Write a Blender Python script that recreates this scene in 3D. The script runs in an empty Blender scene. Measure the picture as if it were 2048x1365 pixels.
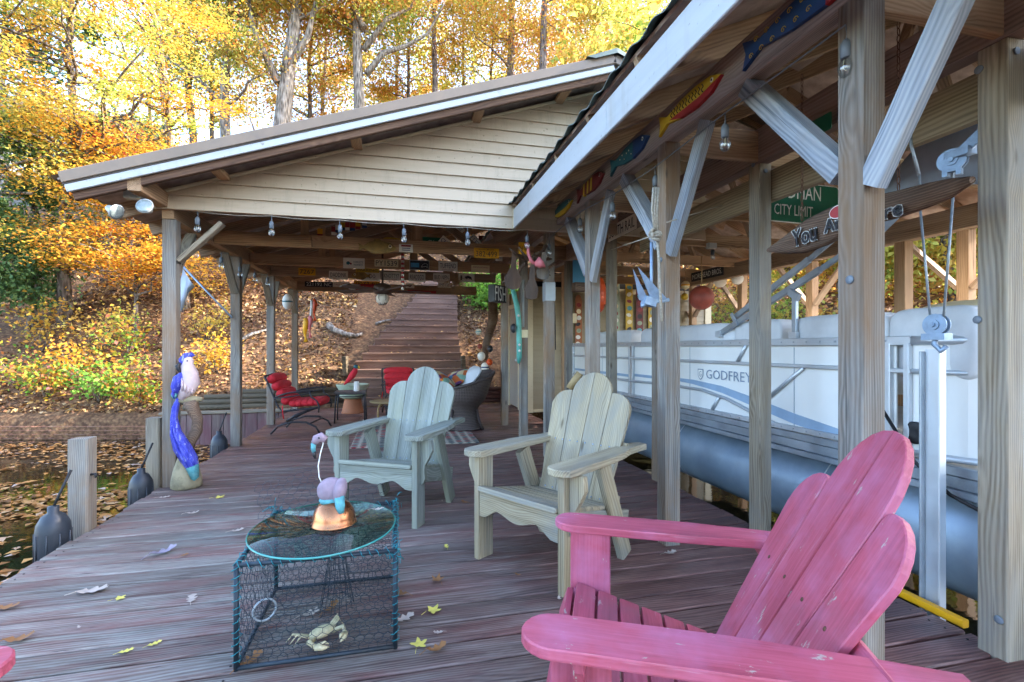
import bpy, math, random
import numpy as np
from mathutils import Matrix, Vector
R = math.radians
random.seed(7)
SC = bpy.context.scene
COL = SC.collection

# ------------------------------------------------------------------ camera, sky, sun, exposure
YAW = math.atan(231 / 967)
CAM_H = 1.2
cam_d = bpy.data.cameras.new('camera')
cam_d.sensor_width = 36.0
cam_d.lens = 36.0 * 967 / 2048
cam_d.shift_y = 12.5 / 2048
cam_d.clip_start = 0.03
cam_d.clip_end = 2000
cam = bpy.data.objects.new('camera', cam_d)
cam.location = (0, 0, CAM_H)
cam.rotation_euler = (R(90), 0, -YAW)
COL.objects.link(cam)
SC.camera = cam

SUN_AZ = R(-3)      # from +X towards +Y
SUN_EL = R(32)
world = bpy.data.worlds.new('World')
SC.world = world
world.use_nodes = True
wt = world.node_tree
wt.nodes.clear()
w_out = wt.nodes.new('ShaderNodeOutputWorld')
w_bg = wt.nodes.new('ShaderNodeBackground')
w_sky = wt.nodes.new('ShaderNodeTexSky')
w_sky.sky_type = 'NISHITA'
w_sky.sun_disc = False
w_sky.sun_elevation = SUN_EL
w_sky.sun_rotation = R(90) - SUN_AZ
w_sky.air_density = 0.85
w_sky.dust_density = 1.6
w_sky.ozone_density = 1.0
w_bg.inputs['Strength'].default_value = 0.15
wt.links.new(w_sky.outputs[0], w_bg.inputs[0])
wt.links.new(w_bg.outputs[0], w_out.inputs[0])
sun_d = bpy.data.lights.new('sun', 'SUN')
sun_d.energy = 2.7
sun_d.angle = R(0.5)
sun_d.color = (1.0, 0.93, 0.82)
sun = bpy.data.objects.new('sun', sun_d)
sd = Vector((math.cos(SUN_EL) * math.cos(SUN_AZ), math.cos(SUN_EL) * math.sin(SUN_AZ), math.sin(SUN_EL)))
sun.rotation_euler = sd.to_track_quat('Z', 'Y').to_euler()
COL.objects.link(sun)
vs = SC.view_settings
vs.view_transform = 'Standard'
vs.look = 'None'
vs.exposure = 3.25
vs.gamma = 1.0
vs.use_curve_mapping = False
SC.cycles.use_denoising = True
SC.cycles.max_bounces = 6
SC.cycles.diffuse_bounces = 4
SC.cycles.use_adaptive_sampling = True
SC.cycles.adaptive_threshold = 0.025
SC.cycles.transmission_bounces = 6
SC.cycles.transparent_max_bounces = 6
SC.cycles.caustics_reflective = False
SC.cycles.caustics_refractive = False

# ------------------------------------------------------------------ places read off the photograph, on known planes
_c, _s = math.cos(YAW), math.sin(YAW)
def _ray(u, v):
    r = (u - 1024) / 967
    return Vector((r * _c + _s, -r * _s + _c, (695 - v) / 967))
def on_z(u, v, Z=0.0):
    a = _ray(u, v); return a * ((Z - CAM_H) / a.z) + Vector((0, 0, CAM_H))
def on_x(u, v, X):
    a = _ray(u, v); return a * (X / a.x) + Vector((0, 0, CAM_H))
def on_y(u, v, Y):
    a = _ray(u, v); return a * (Y / a.y) + Vector((0, 0, CAM_H))
def at_d(u, v, d):
    return _ray(u, v) * d + Vector((0, 0, CAM_H))

# ------------------------------------------------------------------ objects
def wmat(o):
    m = o.matrix_basis.copy()
    while o.parent:
        o = o.parent
        m = o.matrix_basis @ m
    return m
def tag(o, label=None, cat=None, group=None, kind=None):
    if label: o['label'] = label
    if cat: o['category'] = cat
    if group: o['group'] = group
    if kind: o['kind'] = kind
    return o
def thing(name, label, cat, loc=(0, 0, 0), rz=0.0, group=None, kind=None):
    o = bpy.data.objects.new(name, None)
    o.empty_display_size = 0.1
    COL.objects.link(o)
    o.matrix_basis = Matrix.Translation(Vector(loc)) @ Matrix.Rotation(rz, 4, 'Z')
    return tag(o, label, cat, group, kind)
def place(name, me, mat=None, parent=None, M=None, local=False):
    """link mesh me as an object; M is its world matrix, or local to the parent when local=True"""
    if mat is not None:
        if not me.materials:
            me.materials.append(mat)
    o = bpy.data.objects.new(name, me)
    COL.objects.link(o)
    M = M if M is not None else Matrix.Identity(4)
    if parent is not None:
        o.parent = parent
        if not local:
            M = wmat(parent).inverted() @ M
    o.matrix_basis = M
    return o
def copy_tree(o, parent=None):
    c = o.copy()
    COL.objects.link(c)
    c.parent = parent
    for ch in list(o.children):
        copy_tree(ch, c)
    return c
def frame(origin, x, y):
    x = Vector(x).normalized()
    y = Vector(y)
    y = (y - x * y.dot(x)).normalized()
    z = x.cross(y)
    m = Matrix((x, y, z)).transposed().to_4x4()
    m.translation = Vector(origin)
    return m
T = lambda x, y, z: Matrix.Translation((x, y, z))
def FY(p):   # a plate that faces the water end (-Y)
    return frame(p, (1, 0, 0), (0, 0, 1))
def FX(p):   # a plate on a face that looks to -X
    return frame(p, (0, -1, 0), (0, 0, 1))

class MB:
    def __init__(s):
        s.v = []; s.f = []; s.sm = []
    def add(s, vs_, fs, smooth=False):
        n = len(s.v)
        s.v += [tuple(p) for p in vs_]
        s.f += [tuple(i + n for i in f) for f in fs]
        s.sm += [smooth] * len(fs)
        return s
    def box(s, c, d, M=None, ch=0.0):
        x, y, z = d[0] / 2, d[1] / 2, d[2] / 2
        if ch <= 0:
            P = [Vector((a * x, b * y, e * z)) for a in (-1, 1) for b in (-1, 1) for e in (-1, 1)]
            F = [(0, 1, 3, 2), (4, 6, 7, 5), (0, 4, 5, 1), (2, 3, 7, 6), (0, 2, 6, 4), (1, 5, 7, 3)]
        else:
            # chamfered along the long (x) edges and at the ends
            def ring(xx, i):
                return [Vector((xx, a, b)) for a, b in ((-y + i, -z), (y - i, -z), (y, -z + i), (y, z - i), (y - i, z), (-y + i, z), (-y, z - i), (-y, -z + i))]
            P = ring(-x, ch) + ring(x, ch)
            F = [(7, 6, 5, 4, 3, 2, 1, 0), tuple(range(8, 16))]
            for i in range(8):
                j = (i + 1) % 8
                F.append((i, j, 8 + j, 8 + i))
        M = M if M is not None else Matrix.Identity(4)
        c = Vector(c)
        return s.add([M @ (p + c) for p in P], F)
    def tube(s, pts, r, n=6, cap=True, smooth=True):
        pts = [Vector(p) for p in pts]
        rr = r if isinstance(r, (list, tuple)) else [r] * len(pts)
        V = []; F = []
        prev = None
        for i, p in enumerate(pts):
            a = pts[min(i + 1, len(pts) - 1)] - pts[max(i - 1, 0)]
            a.normalize()
            if prev is None:
                u = a.orthogonal().normalized()
            else:
                u = (prev - a * prev.dot(a))
                u = u.normalized() if u.length > 1e-6 else a.orthogonal().normalized()
            prev = u
            w = a.cross(u)
            for k in range(n):
                t = 2 * math.pi * k / n
                V.append(p + (u * math.cos(t) + w * math.sin(t)) * rr[i])
        for i in range(len(pts) - 1):
            for k in range(n):
                k2 = (k + 1) % n
                F.append((i * n + k, i * n + k2, (i + 1) * n + k2, (i + 1) * n + k))
        s.add(V, F, smooth)
        if cap:
            m = len(s.v) - len(V)
            s.f.append(tuple(m + k for k in reversed(range(n)))); s.sm.append(False)
            b = m + (len(pts) - 1) * n
            s.f.append(tuple(b + k for k in range(n))); s.sm.append(False)
        return s
    def lathe(s, prof, n=16, M=None, smooth=True):
        M = M if M is not None else Matrix.Identity(4)
        V = []; F = []
        for r, z in prof:
            for k in range(n):
                t = 2 * math.pi * k / n
                V.append(M @ Vector((r * math.cos(t), r * math.sin(t), z)))
        for i in range(len(prof) - 1):
            for k in range(n):
                k2 = (k + 1) % n
                F.append((i * n + k, i * n + k2, (i + 1) * n + k2, (i + 1) * n + k))
        F.append(tuple(reversed(range(n))))
        F.append(tuple((len(prof) - 1) * n + k for k in range(n)))
        return s.add(V, F, smooth)
    def prism(s, pts, t, M=None, z0=None):
        """outline in local XY, thickness t in Z (centred)"""
        M = M if M is not None else Matrix.Identity(4)
        z0 = -t / 2 if z0 is None else z0
        n = len(pts)
        V = [M @ Vector((p[0], p[1], z0)) for p in pts] + [M @ Vector((p[0], p[1], z0 + t)) for p in pts]
        F = [tuple(reversed(range(n))), tuple(range(n, 2 * n))]
        for i in range(n):
            j = (i + 1) % n
            F.append((i, j, n + j, n + i))
        return s.add(V, F)
    def ball(s, c, r, n=12, m=8, M=None):
        r = r if isinstance(r, (tuple, list)) else (r, r, r)
        M = M if M is not None else Matrix.Identity(4)
        c = Vector(c)
        V = [M @ (c + Vector((0, 0, -r[2])))]
        F = []
        for i in range(1, m):
            a = -math.pi / 2 + math.pi * i / m
            for k in range(n):
                t = 2 * math.pi * k / n
                V.append(M @ (c + Vector((r[0] * math.cos(a) * math.cos(t), r[1] * math.cos(a) * math.sin(t), r[2] * math.sin(a)))))
        V.append(M @ (c + Vector((0, 0, r[2]))))
        for k in range(n):
            F.append((0, 1 + (k + 1) % n, 1 + k))
            F.append((len(V) - 1, 1 + (m - 2) * n + k, 1 + (m - 2) * n + (k + 1) % n))
        for i in range(m - 2):
            for k in range(n):
                k2 = (k + 1) % n
                F.append((1 + i * n + k, 1 + i * n + k2, 1 + (i + 1) * n + k2, 1 + (i + 1) * n + k))
        return s.add(V, F, True)
    def mesh(s, name='mesh'):
        me = bpy.data.meshes.new(name)
        me.from_pydata(s.v, [], s.f)
        me.polygons.foreach_set('use_smooth', s.sm)
        me.update()
        return me
    def build(s, name, mat, parent=None, M=None, local=False):
        return place(name, s.mesh(name), mat, parent, M, local)

_boxes = {}
def box_mesh(L, w, h, mat, ch=0.004):
    key = (round(L, 3), round(w, 3), round(h, 3), mat.name, ch)
    if key not in _boxes:
        me = MB().box((0, 0, 0), (L, w, h), ch=min(ch, w / 4, h / 4)).mesh('board')
        me.materials.append(mat)
        _boxes[key] = me
    return _boxes[key]
def board(name, p0, p1, w, h, mat, parent=None, up=(0, 0, 1), local=False, ch=0.004):
    """a timber from p0 to p1 (centre line); w across, h along up; its grain runs along local X"""
    p0, p1 = Vector(p0), Vector(p1)
    x = (p1 - p0)
    L = x.length
    x.normalize()
    up = Vector(up)
    z = (up - x * up.dot(x)).normalized()
    y = z.cross(x)
    m = Matrix((x, y, z)).transposed().to_4x4()
    m.translation = (p0 + p1) / 2
    return place(name, box_mesh(L, w, h, mat, ch), None, parent, m, local)

def rounded(w, h, r, n=3):
    pts = []
    for cx, cy, a0 in ((w / 2 - r, h / 2 - r, 0), (-w / 2 + r, h / 2 - r, 90), (-w / 2 + r, -h / 2 + r, 180), (w / 2 - r, -h / 2 + r, 270)):
        for k in range(n + 1):
            a = R(a0 + 90 * k / n)
            pts.append((cx + r * math.cos(a), cy + r * math.sin(a)))
    return pts
def oval(a, b, n=20):
    return [(a * math.cos(2 * math.pi * k / n), b * math.sin(2 * math.pi * k / n)) for k in range(n)]

def text_mesh(s, w, h, mat, depth=0.0008, shear=0.0, stretch=True):
    """flat lettering fitted to a w x h field, centred"""
    cu = bpy.data.curves.new('lettering', 'FONT')
    cu.body = s
    cu.align_x = 'CENTER'
    cu.size = 1.0
    cu.extrude = 0.0
    cu.resolution_u = 2
    cu.shear = shear
    ob = bpy.data.objects.new('lettering', cu)
    me = bpy.data.meshes.new_from_object(ob)
    bpy.data.objects.remove(ob)
    n = len(me.vertices)
    co = np.empty(n * 3)
    me.vertices.foreach_get('co', co)
    co = co.reshape(-1, 3)
    lo, hi = co.min(0), co.max(0)
    sx = w / (hi[0] - lo[0]); sy = h / (hi[1] - lo[1])
    if not stretch:
        sx = sy = min(sx, sy)
    co[:, 0] = (co[:, 0] - (lo[0] + hi[0]) / 2) * sx
    co[:, 1] = (co[:, 1] - (lo[1] + hi[1]) / 2) * sy
    co[:, 2] = depth
    me.vertices.foreach_set('co', co.ravel())
    me.materials.clear()
    me.materials.append(mat)
    me.update()
    return me
def lettering(s, w, h, mat, parent, x=0, y=0, z=0.002, rot=0.0, stretch=True, name='lettering'):
    return place(name, text_mesh(s, w, h, mat, stretch=stretch), None, parent, T(x, y, z) @ Matrix.Rotation(rot, 4, 'Z'), True)
# ------------------------------------------------------------------ materials
def lin(h):
    h = h.lstrip('#')
    o = []
    for i in (0, 2, 4):
        c = int(h[i:i + 2], 16) / 255
        o.append(c / 12.92 if c <= 0.04045 else ((c + 0.055) / 1.055) ** 2.4)
    return tuple(o) + (1.0,)
def col(c):
    return lin(c) if isinstance(c, str) else (tuple(c) + (1.0,) if len(c) == 3 else tuple(c))
class Nodes:
    def __init__(s, name):
        s.m = bpy.data.materials.new(name)
        s.m.use_nodes = True
        s.t = s.m.node_tree
        s.t.nodes.clear()
        s.out = s.t.nodes.new('ShaderNodeOutputMaterial')
        s.p = s.t.nodes.new('ShaderNodeBsdfPrincipled')
        s.link(s.p.outputs[0], s.out.inputs[0])
    def n(s, kind, **kw):
        nd = s.t.nodes.new('ShaderNode' + kind)
        for k, v in kw.items():
            if k.startswith('_'):
                setattr(nd, k[1:], v)
        return nd
    def link(s, a, b):
        s.t.links.new(a, b)
    def set(s, **kw):
        names = dict(color='Base Color', rough='Roughness', metal='Metallic', spec='Specular IOR Level', trans='Transmission Weight', ior='IOR', alpha='Alpha', coat='Coat Weight', emit='Emission Strength', sheen='Sheen Weight')
        for k, v in kw.items():
            i = s.p.inputs[names[k]]
            if hasattr(v, 'is_linked') or hasattr(v, 'links'):
                s.link(v, i)
            else:
                i.default_value = col(v) if k == 'color' else v
        return s
    def vec(s, scale=(1, 1, 1), rand=True, which='Object'):
        tc = s.n('TexCoord')
        v = tc.outputs[which]
        if rand:
            oi = s.n('ObjectInfo')
            mul = s.n('VectorMath', _operation='MULTIPLY')
            cmb = s.n('CombineXYZ')
            for i in range(3):
                s.link(oi.outputs['Random'], cmb.inputs[i])
            s.link(cmb.outputs[0], mul.inputs[0]); mul.inputs[1].default_value = (31.7, 17.3, 23.9)
            ad = s.n('VectorMath', _operation='ADD')
            s.link(v, ad.inputs[0]); s.link(mul.outputs[0], ad.inputs[1])
            v = ad.outputs[0]
        return s.scaled(v, scale)
    def scaled(s, v, scale):
        mp = s.n('VectorMath', _operation='MULTIPLY')
        s.link(v, mp.inputs[0]); mp.inputs[1].default_value = scale
        return mp.outputs[0]
    def noise(s, v, scale=1.0, detail=4, rough=0.55, dist=0.0):
        nd = s.n('TexNoise')
        nd.inputs['Scale'].default_value = scale
        nd.inputs['Detail'].default_value = detail
        nd.inputs['Roughness'].default_value = rough
        nd.inputs['Distortion'].default_value = dist
        s.link(v, nd.inputs['Vector'])
        return nd.outputs['Fac']
    def ramp(s, f, stops, interp='LINEAR'):
        nd = s.n('ValToRGB')
        cr = nd.color_ramp
        cr.interpolation = interp
        while len(cr.elements) < len(stops):
            cr.elements.new(0.5)
        for e, (p, c) in zip(cr.elements, stops):
            e.position = p
            e.color = col(c) if not isinstance(c, (int, float)) else (c, c, c, 1)
        s.link(f, nd.inputs[0])
        return nd.outputs[0]
    def mix(s, f, a, b, mode='MIX'):
        nd = s.n('Mix', _data_type='RGBA', _blend_type=mode)
        for sock, v in ((nd.inputs[0], f), (nd.inputs[6], a), (nd.inputs[7], b)):
            if hasattr(v, 'links'):
                s.link(v, sock)
            else:
                sock.default_value = v if isinstance(v, (int, float)) else col(v)
        return nd.outputs[2]
    def math(s, op, a, b):
        nd = s.n('Math', _operation=op)
        for i, v in enumerate((a, b)):
            if hasattr(v, 'links'):
                s.link(v, nd.inputs[i])
            else:
                nd.inputs[i].default_value = v
        return nd.outputs[0]
    def bump(s, h, strength=0.3, dist=0.01):
        nd = s.n('Bump')
        nd.inputs['Strength'].default_value = strength
        nd.inputs['Distance'].default_value = dist
        s.link(h, nd.inputs['Height'])
        s.link(nd.outputs[0], s.p.inputs['Normal'])
    def vary(s, c, amt=0.25):
        oi = s.n('ObjectInfo')
        hs = s.n('HueSaturation')
        mr = s.n('MapRange')
        s.link(oi.outputs['Random'], mr.inputs[0])
        mr.inputs[3].default_value = 1 - amt; mr.inputs[4].default_value = 1 + amt
        s.link(mr.outputs[0], hs.inputs['Value'])
        s.link(c, hs.inputs['Color'])
        return hs.outputs[0]

def wood(name, dark, mid, light, stain=None, samt=0.5, rough=0.75, bump=0.35, gs=(1.6, 22, 22), vary=0.18, rings=(560, 320), axis='X'):
    """sawn timber: growth-ring lines that wander and close into cathedrals, fine fibre, cracks, knots, weather stain"""
    N = Nodes(name)
    base = N.vec((1, 1, 1))
    k = N.n('TexVoronoi'); k.inputs['Scale'].default_value = 1.0
    N.link(N.scaled(base, (2.1, 7, 7)), k.inputs['Vector'])
    kd = k.outputs['Distance']
    sep = N.n('SeparateXYZ'); N.link(base, sep.inputs[0])
    wn = N.noise(N.scaled(base, (1.1, 5, 5)), 1.0, 2, 0.5)
    near = N.ramp(kd, [(0.0, 1.0), (0.34, 0.0)])
    t = N.math('ADD', N.math('MULTIPLY', sep.outputs[1], rings[0]), N.math('MULTIPLY', sep.outputs[2], rings[1]))
    t = N.math('ADD', t, N.math('MULTIPLY', wn, 34.0))
    t = N.math('ADD', t, N.math('MULTIPLY', near, 16.0))
    sn = N.n('Math', _operation='SINE'); N.link(t, sn.inputs[0])
    ring = N.math('ADD', N.math('MULTIPLY', sn.outputs[0], 0.5), 0.5)
    g = N.noise(N.scaled(base, (gs[0] * 0.6, gs[1] * 0.5, gs[2] * 0.5)), 1.0, 5, 0.6, 0.6)
    f = N.noise(N.scaled(base, (6, 170, 170)), 1.0, 3, 0.6)
    mixv = N.math('ADD', N.math('MULTIPLY', ring, 0.15), N.math('MULTIPLY', g, 0.69))
    mixv = N.math('ADD', mixv, N.math('MULTIPLY', f, 0.22))
    c = N.ramp(mixv, [(0.30, dark), (0.50, mid), (0.72, light)])
    if stain:
        w = N.noise(N.scaled(base, (1.3, 3.5, 3.5)), 1.0, 5, 0.65, 0.4)
        c = N.mix(N.math('MULTIPLY', N.ramp(w, [(0.42, 0.0), (0.68, 1.0)]), samt), c, stain)
    cr_ = N.noise(N.scaled(base, (1.0, 62, 62)), 1.0, 2, 0.5, 0.5)
    crk = N.ramp(cr_, [(0.27, 0.85), (0.31, 0.0)])
    c = N.mix(crk, c, dark)
    c = N.mix(N.ramp(kd, [(0.035, 0.85), (0.10, 0.0)]), c, dark)
    c = N.vary(c, vary)
    N.set(color=c, rough=rough, spec=0.25)
    h = N.math('ADD', N.math('MULTIPLY', ring, 0.5), N.math('MULTIPLY', f, 0.6))
    h = N.math('SUBTRACT', h, N.math('MULTIPLY', crk, 1.6))
    N.bump(h, bump, 0.003)
    return N.m
def bark_mat(name, dark, mid, light):
    N = Nodes(name)
    b = N.vec((1, 1, 1))
    v = N.n('TexVoronoi'); v.inputs['Scale'].default_value = 1.0
    N.link(N.scaled(b, (16, 16, 3.2)), v.inputs['Vector'])
    n = N.noise(N.scaled(b, (9, 9, 2)), 1.0, 6, 0.7)
    w = N.noise(b, 0.8, 4, 0.6)
    c = N.ramp(N.math('ADD', N.math('MULTIPLY', v.outputs['Distance'], 0.55), N.math('MULTIPLY', n, 0.5)), [(0.28, dark), (0.5, mid), (0.72, light)])
    c = N.mix(N.ramp(w, [(0.45, 0.0), (0.7, 0.5)]), c, dark)
    N.set(color=c, rough=0.95, spec=0.1)
    N.bump(N.math('ADD', v.outputs['Distance'], n), 1.0, 0.03)
    return N.m
def plain(name, color, rough=0.5, metal=0.0, var=0.12, vs_=6.0, bump=0.0, bs=40.0, spec=0.5, dirt=None, damt=0.4, coat=0.0):
    N = Nodes(name)
    v = N.vec((1, 1, 1))
    n = N.noise(v, vs_, 5, 0.6)
    c0 = col(color)
    lo = tuple(x * (1 - var) for x in c0[:3]); hi = tuple(min(1, x * (1 + var)) for x in c0[:3])
    c = N.ramp(n, [(0.3, lo), (0.7, hi)])
    if dirt:
        w = N.noise(v, vs_ * 0.6, 6, 0.7)
        c = N.mix(N.math('MULTIPLY', N.ramp(w, [(0.48, 0.0), (0.7, 1.0)]), damt), c, dirt)
    N.set(color=c, metal=metal, spec=spec, coat=coat)
    N.set(rough=N.ramp(N.noise(v, vs_ * 2, 3), [(0.3, max(0.02, rough - 0.1)), (0.7, min(1, rough + 0.1))]))
    if bump:
        N.bump(N.noise(v, bs, 4), bump, 0.003)
    return N.m
def leafy(name, stops, trans=0.5, rough=0.55, clump=None):
    """thin leaves: each leaf (island) takes its own colour, light passes through"""
    N = Nodes(name)
    geo = N.n('NewGeometry')
    c = N.ramp(geo.outputs['Random Per Island'], stops)
    if clump:
        w = N.noise(N.vec((1, 1, 1), which='Object'), 0.55, 3, 0.5)
        c2 = N.ramp(geo.outputs['Random Per Island'], clump)
        c = N.mix(N.ramp(w, [(0.42, 0.0), (0.58, 1.0)]), c, c2)
    N.set(color=c, rough=rough, spec=0.3)
    tr = N.n('BsdfTranslucent')
    N.link(c, tr.inputs['Color'])
    mx = N.n('MixShader')
    mx.inputs[0].default_value = trans
    N.link(N.p.outputs[0], mx.inputs[1]); N.link(tr.outputs[0], mx.inputs[2])
    N.link(mx.outputs[0], N.out.inputs[0])
    return N.m
M = {}
M['post'] = wood('weathered_post', '#413e3b', '#7a766f', '#a09a90', stain='#85684a', samt=0.85)
M['post_tan'] = wood('treated_post', '#524638', '#877a66', '#a89c87', stain='#878681', samt=0.7)
M['beam'] = wood('old_beam', '#57463a', '#a08469', '#bea488', stain='#8d7c6d', samt=0.6, rough=0.8)
M['beam_dark'] = wood('dark_beam', '#574b44', '#998478', '#b5a295', stain='#a3968b', samt=0.6, rough=0.85)
M['joist'] = wood('brown_joist', '#5f4937', '#a98663', '#c4a37f', stain='#977d65', samt=0.5)
M['beam_brown'] = wood('brown_rafter', '#33241b', '#5f4636', '#775a45', stain='#4a3a30', samt=0.5)
M['big_beam'] = wood('grained_beam', '#4f4436', '#8f7e62', '#ab9b80', stain='#7d7060', samt=0.5, gs=(1.0, 16, 16))
M['brace'] = wood('blue_grey_brace', '#525b66', '#8c959e', '#b3b8ba', stain='#8b8172', samt=0.6)
M['sheath'] = plain('roof_sheathing', '#a89689', 0.9, var=0.35, vs_=9, bump=0.6, bs=60)
M['chair_wood'] = wood('bleached_pine', '#50534a', '#838880', '#a3a89d', stain='#87876e', samt=0.6, gs=(1.4, 26, 26), vary=0.1)
M['chair_wood2'] = wood('bleached_pine_warm', '#5f5340', '#9a8b6e', '#b5a88c', stain='#85867f', samt=0.9, gs=(1.4, 26, 26), vary=0.1)
M['log'] = wood('landscape_log', '#2f281f', '#5d5040', '#7a6b56', stain='#3f3c33', samt=0.5)
M['log_red'] = wood('red_landscape_log', '#251513', '#4c2d2a', '#60413a', stain='#2d2523', samt=0.5)
M['stair'] = wood('stained_stair_board', '#41302a', '#75594c', '#8e7263', stain='#64544e', samt=0.5)
M['plank'] = wood('bulkhead_plank', '#3c3438', '#6b5a58', '#8a7a72', stain='#713f48', samt=0.7)
M['drift'] = wood('driftwood', '#30231d', '#5e4738', '#8a7059', stain='#6f665c', samt=0.5, gs=(2.5, 14, 14), bump=0.8)
M['bark'] = bark_mat('oak_bark', '#4f463f', '#83796e', '#aba196')
M['bark_dark'] = bark_mat('dark_bark', '#3a322c', '#6b5f55', '#8f8377')
M['bark_pine'] = bark_mat('pine_bark', '#4a4240', '#7d7270', '#a09592')

def deck_material():
    N = Nodes('worn_deck_stain')
    b = N.vec((1, 1, 1))
    wpos = N.n('NewGeometry').outputs['Position']
    sep0 = N.n('SeparateXYZ'); N.link(b, sep0.inputs[0])
    wn = N.noise(N.scaled(b, (0.9, 5, 5)), 1.0, 2, 0.5)
    sn = N.n('Math', _operation='SINE')
    N.link(N.math('ADD', N.math('MULTIPLY', sep0.outputs[1], 420.0), N.math('MULTIPLY', wn, 50.0)), sn.inputs[0])
    ring = N.math('ADD', N.math('MULTIPLY', sn.outputs[0], 0.5), 0.5)
    g = N.noise(N.scaled(b, (2.2, 16, 16)), 1.0, 6, 0.7, 0.5)
    f = N.noise(N.scaled(b, (7, 160, 160)), 1.0, 3, 0.65)
    gg = N.math('ADD', N.math('ADD', N.math('MULTIPLY', g, 0.62), N.math('MULTIPLY', f, 0.26)), N.math('MULTIPLY', ring, 0.14))
    c = N.ramp(gg, [(0.34, '#443531'), (0.46, '#6e6259'), (0.56, '#807a72'), (0.70, '#99948b')])
    red = N.noise(N.scaled(b, (1.6, 9, 9)), 1.0, 6, 0.7, 0.5)
    c = N.mix(N.ramp(red, [(0.44, 0.0), (0.66, 0.75)]), c, '#744641')
    grn = N.noise(N.scaled(wpos, (1.2, 2.4, 1)), 1.0, 4, 0.6)
    c = N.mix(N.ramp(grn, [(0.5, 0.0), (0.72, 0.35)]), c, '#6f7d78')
    dk = N.noise(N.scaled(b, (3.5, 45, 45)), 1.0, 4, 0.65)
    c = N.mix(N.ramp(dk, [(0.30, 0.85), (0.38, 0.0)]), c, '#332a2a')
    # the stain has survived where rain and sun do not reach the boards
    sep = N.n('SeparateXYZ'); N.link(wpos, sep.inputs[0])
    wob = N.noise(N.scaled(wpos, (1, 1, 1)), 1.4, 4, 0.6)
    edge = N.math('ADD', sep.outputs[0], N.math('MULTIPLY', N.math('SUBTRACT', wob, 0.5), 2.2))
    mrx = N.n('MapRange'); N.link(edge, mrx.inputs[0]); mrx.inputs[1].default_value = -0.7; mrx.inputs[2].default_value = 1.4
    edy = N.math('ADD', sep.outputs[1], N.math('MULTIPLY', N.math('SUBTRACT', wob, 0.5), 2.0))
    mry = N.n('MapRange'); N.link(edy, mry.inputs[0]); mry.inputs[1].default_value = 3.4; mry.inputs[2].default_value = 6.8
    kept = N.math('MAXIMUM', mrx.outputs[0], mry.outputs[0])
    stained = N.ramp(gg, [(0.36, '#3a221f'), (0.5, '#643f39'), (0.66, '#845c51')])
    c = N.mix(N.math('MULTIPLY', kept, 0.85), c, stained)
    c = N.vary(c, 0.24)
    N.set(color=c, spec=0.4)
    wet = N.noise(N.scaled(wpos, (0.8, 1.6, 1)), 1.3, 5, 0.6)
    r = N.ramp(wet, [(0.38, 0.28), (0.6, 0.6)])
    r2 = N.mix(N.math('MULTIPLY', N.math('SUBTRACT', 1.0, kept), 0.95), r, (0.78, 0.78, 0.78))
    N.set(rough=r2)
    N.bump(N.math('ADD', N.math('MULTIPLY', f, 0.7), N.math('MULTIPLY', ring, 0.3)), 0.35, 0.003)
    return N.m
M['deck'] = deck_material()

def siding_mat(name, c, dirt):
    N = Nodes(name)
    b = N.vec((1, 1, 1))
    n = N.noise(N.scaled(b, (0.7, 3, 9)), 1.5, 5, 0.65)
    cc = N.mix(N.ramp(n, [(0.45, 0.0), (0.75, 0.5)]), c, dirt)
    f = N.noise(N.scaled(b, (1, 1, 1)), 26, 3, 0.6)
    cc = N.mix(N.ramp(f, [(0.66, 0.0), (0.72, 0.55)]), cc, '#6e6048')
    dr = N.noise(N.scaled(b, (9, 3, 0.8)), 1.0, 5, 0.7)
    cc = N.mix(N.ramp(dr, [(0.55, 0.0), (0.8, 0.45)]), cc, '#8d8068')
    N.set(color=N.vary(cc, 0.05), rough=0.5, spec=0.35)
    N.bump(N.noise(N.scaled(b, (2, 30, 30)), 1.0, 3), 0.06, 0.003)
    return N.m
M['siding'] = siding_mat('cream_vinyl_siding', '#c3b096', '#a79479')
M['siding_tan'] = siding_mat('tan_vinyl_siding', '#9c8f74', '#857757')
M['trim'] = siding_mat('white_trim', '#b3b7b8', '#999c9b')
M['trim_cream'] = siding_mat('cream_trim', '#cdbf9f', '#ab9b7c')
M['roof_brown'] = plain('brown_metal_roof', '#7a6a59', 0.42, 0.0, var=0.1, vs_=3, dirt='#5f574c')
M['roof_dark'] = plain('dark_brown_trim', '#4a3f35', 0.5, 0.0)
M['roof_green'] = plain('grey_green_metal_roof', '#59665f', 0.45, 0.0, var=0.2, vs_=3, dirt='#3b423d')
M['door'] = siding_mat('grey_door_paint', '#a39a8d', '#8c8375')

M['white'] = plain('white_paint', '#e6e4dc', 0.55, dirt='#9a9484', damt=0.3)
M['offwhite'] = plain('plate_white', '#f0ebdd', 0.5, var=0.04, dirt='#b8a98a', damt=0.25)
M['cream'] = plain('cream_paint', '#e8d9b0', 0.5, var=0.05, dirt='#b39a68', damt=0.3)
M['black'] = plain('black_paint', '#17171a', 0.5, var=0.3)
M['ink'] = plain('dark_ink', '#262428', 0.6)
M['ink_blue'] = plain('blue_ink', '#38507e', 0.6)
M['ink_red'] = plain('red_ink', '#8e2b2e', 0.6)
M['silver_ink'] = plain('silver_ink', '#7d8c9d', 0.4)
M['yellow'] = plain('sign_yellow', '#eaa812', 0.5, dirt='#9a6a14')
M['yellow_fish'] = plain('yellow_enamel', '#c8a428', 0.45, dirt='#8d7423')
M['red'] = plain('red_paint', '#a32528', 0.45, dirt='#6d1f20')
M['red_dark'] = plain('oxblood_paint', '#6d2220', 0.5)
M['navy'] = plain('navy_paint', '#1d3f6b', 0.4, dirt='#18304d')
M['teal'] = plain('teal_paint', '#1f5b62', 0.45)
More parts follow.
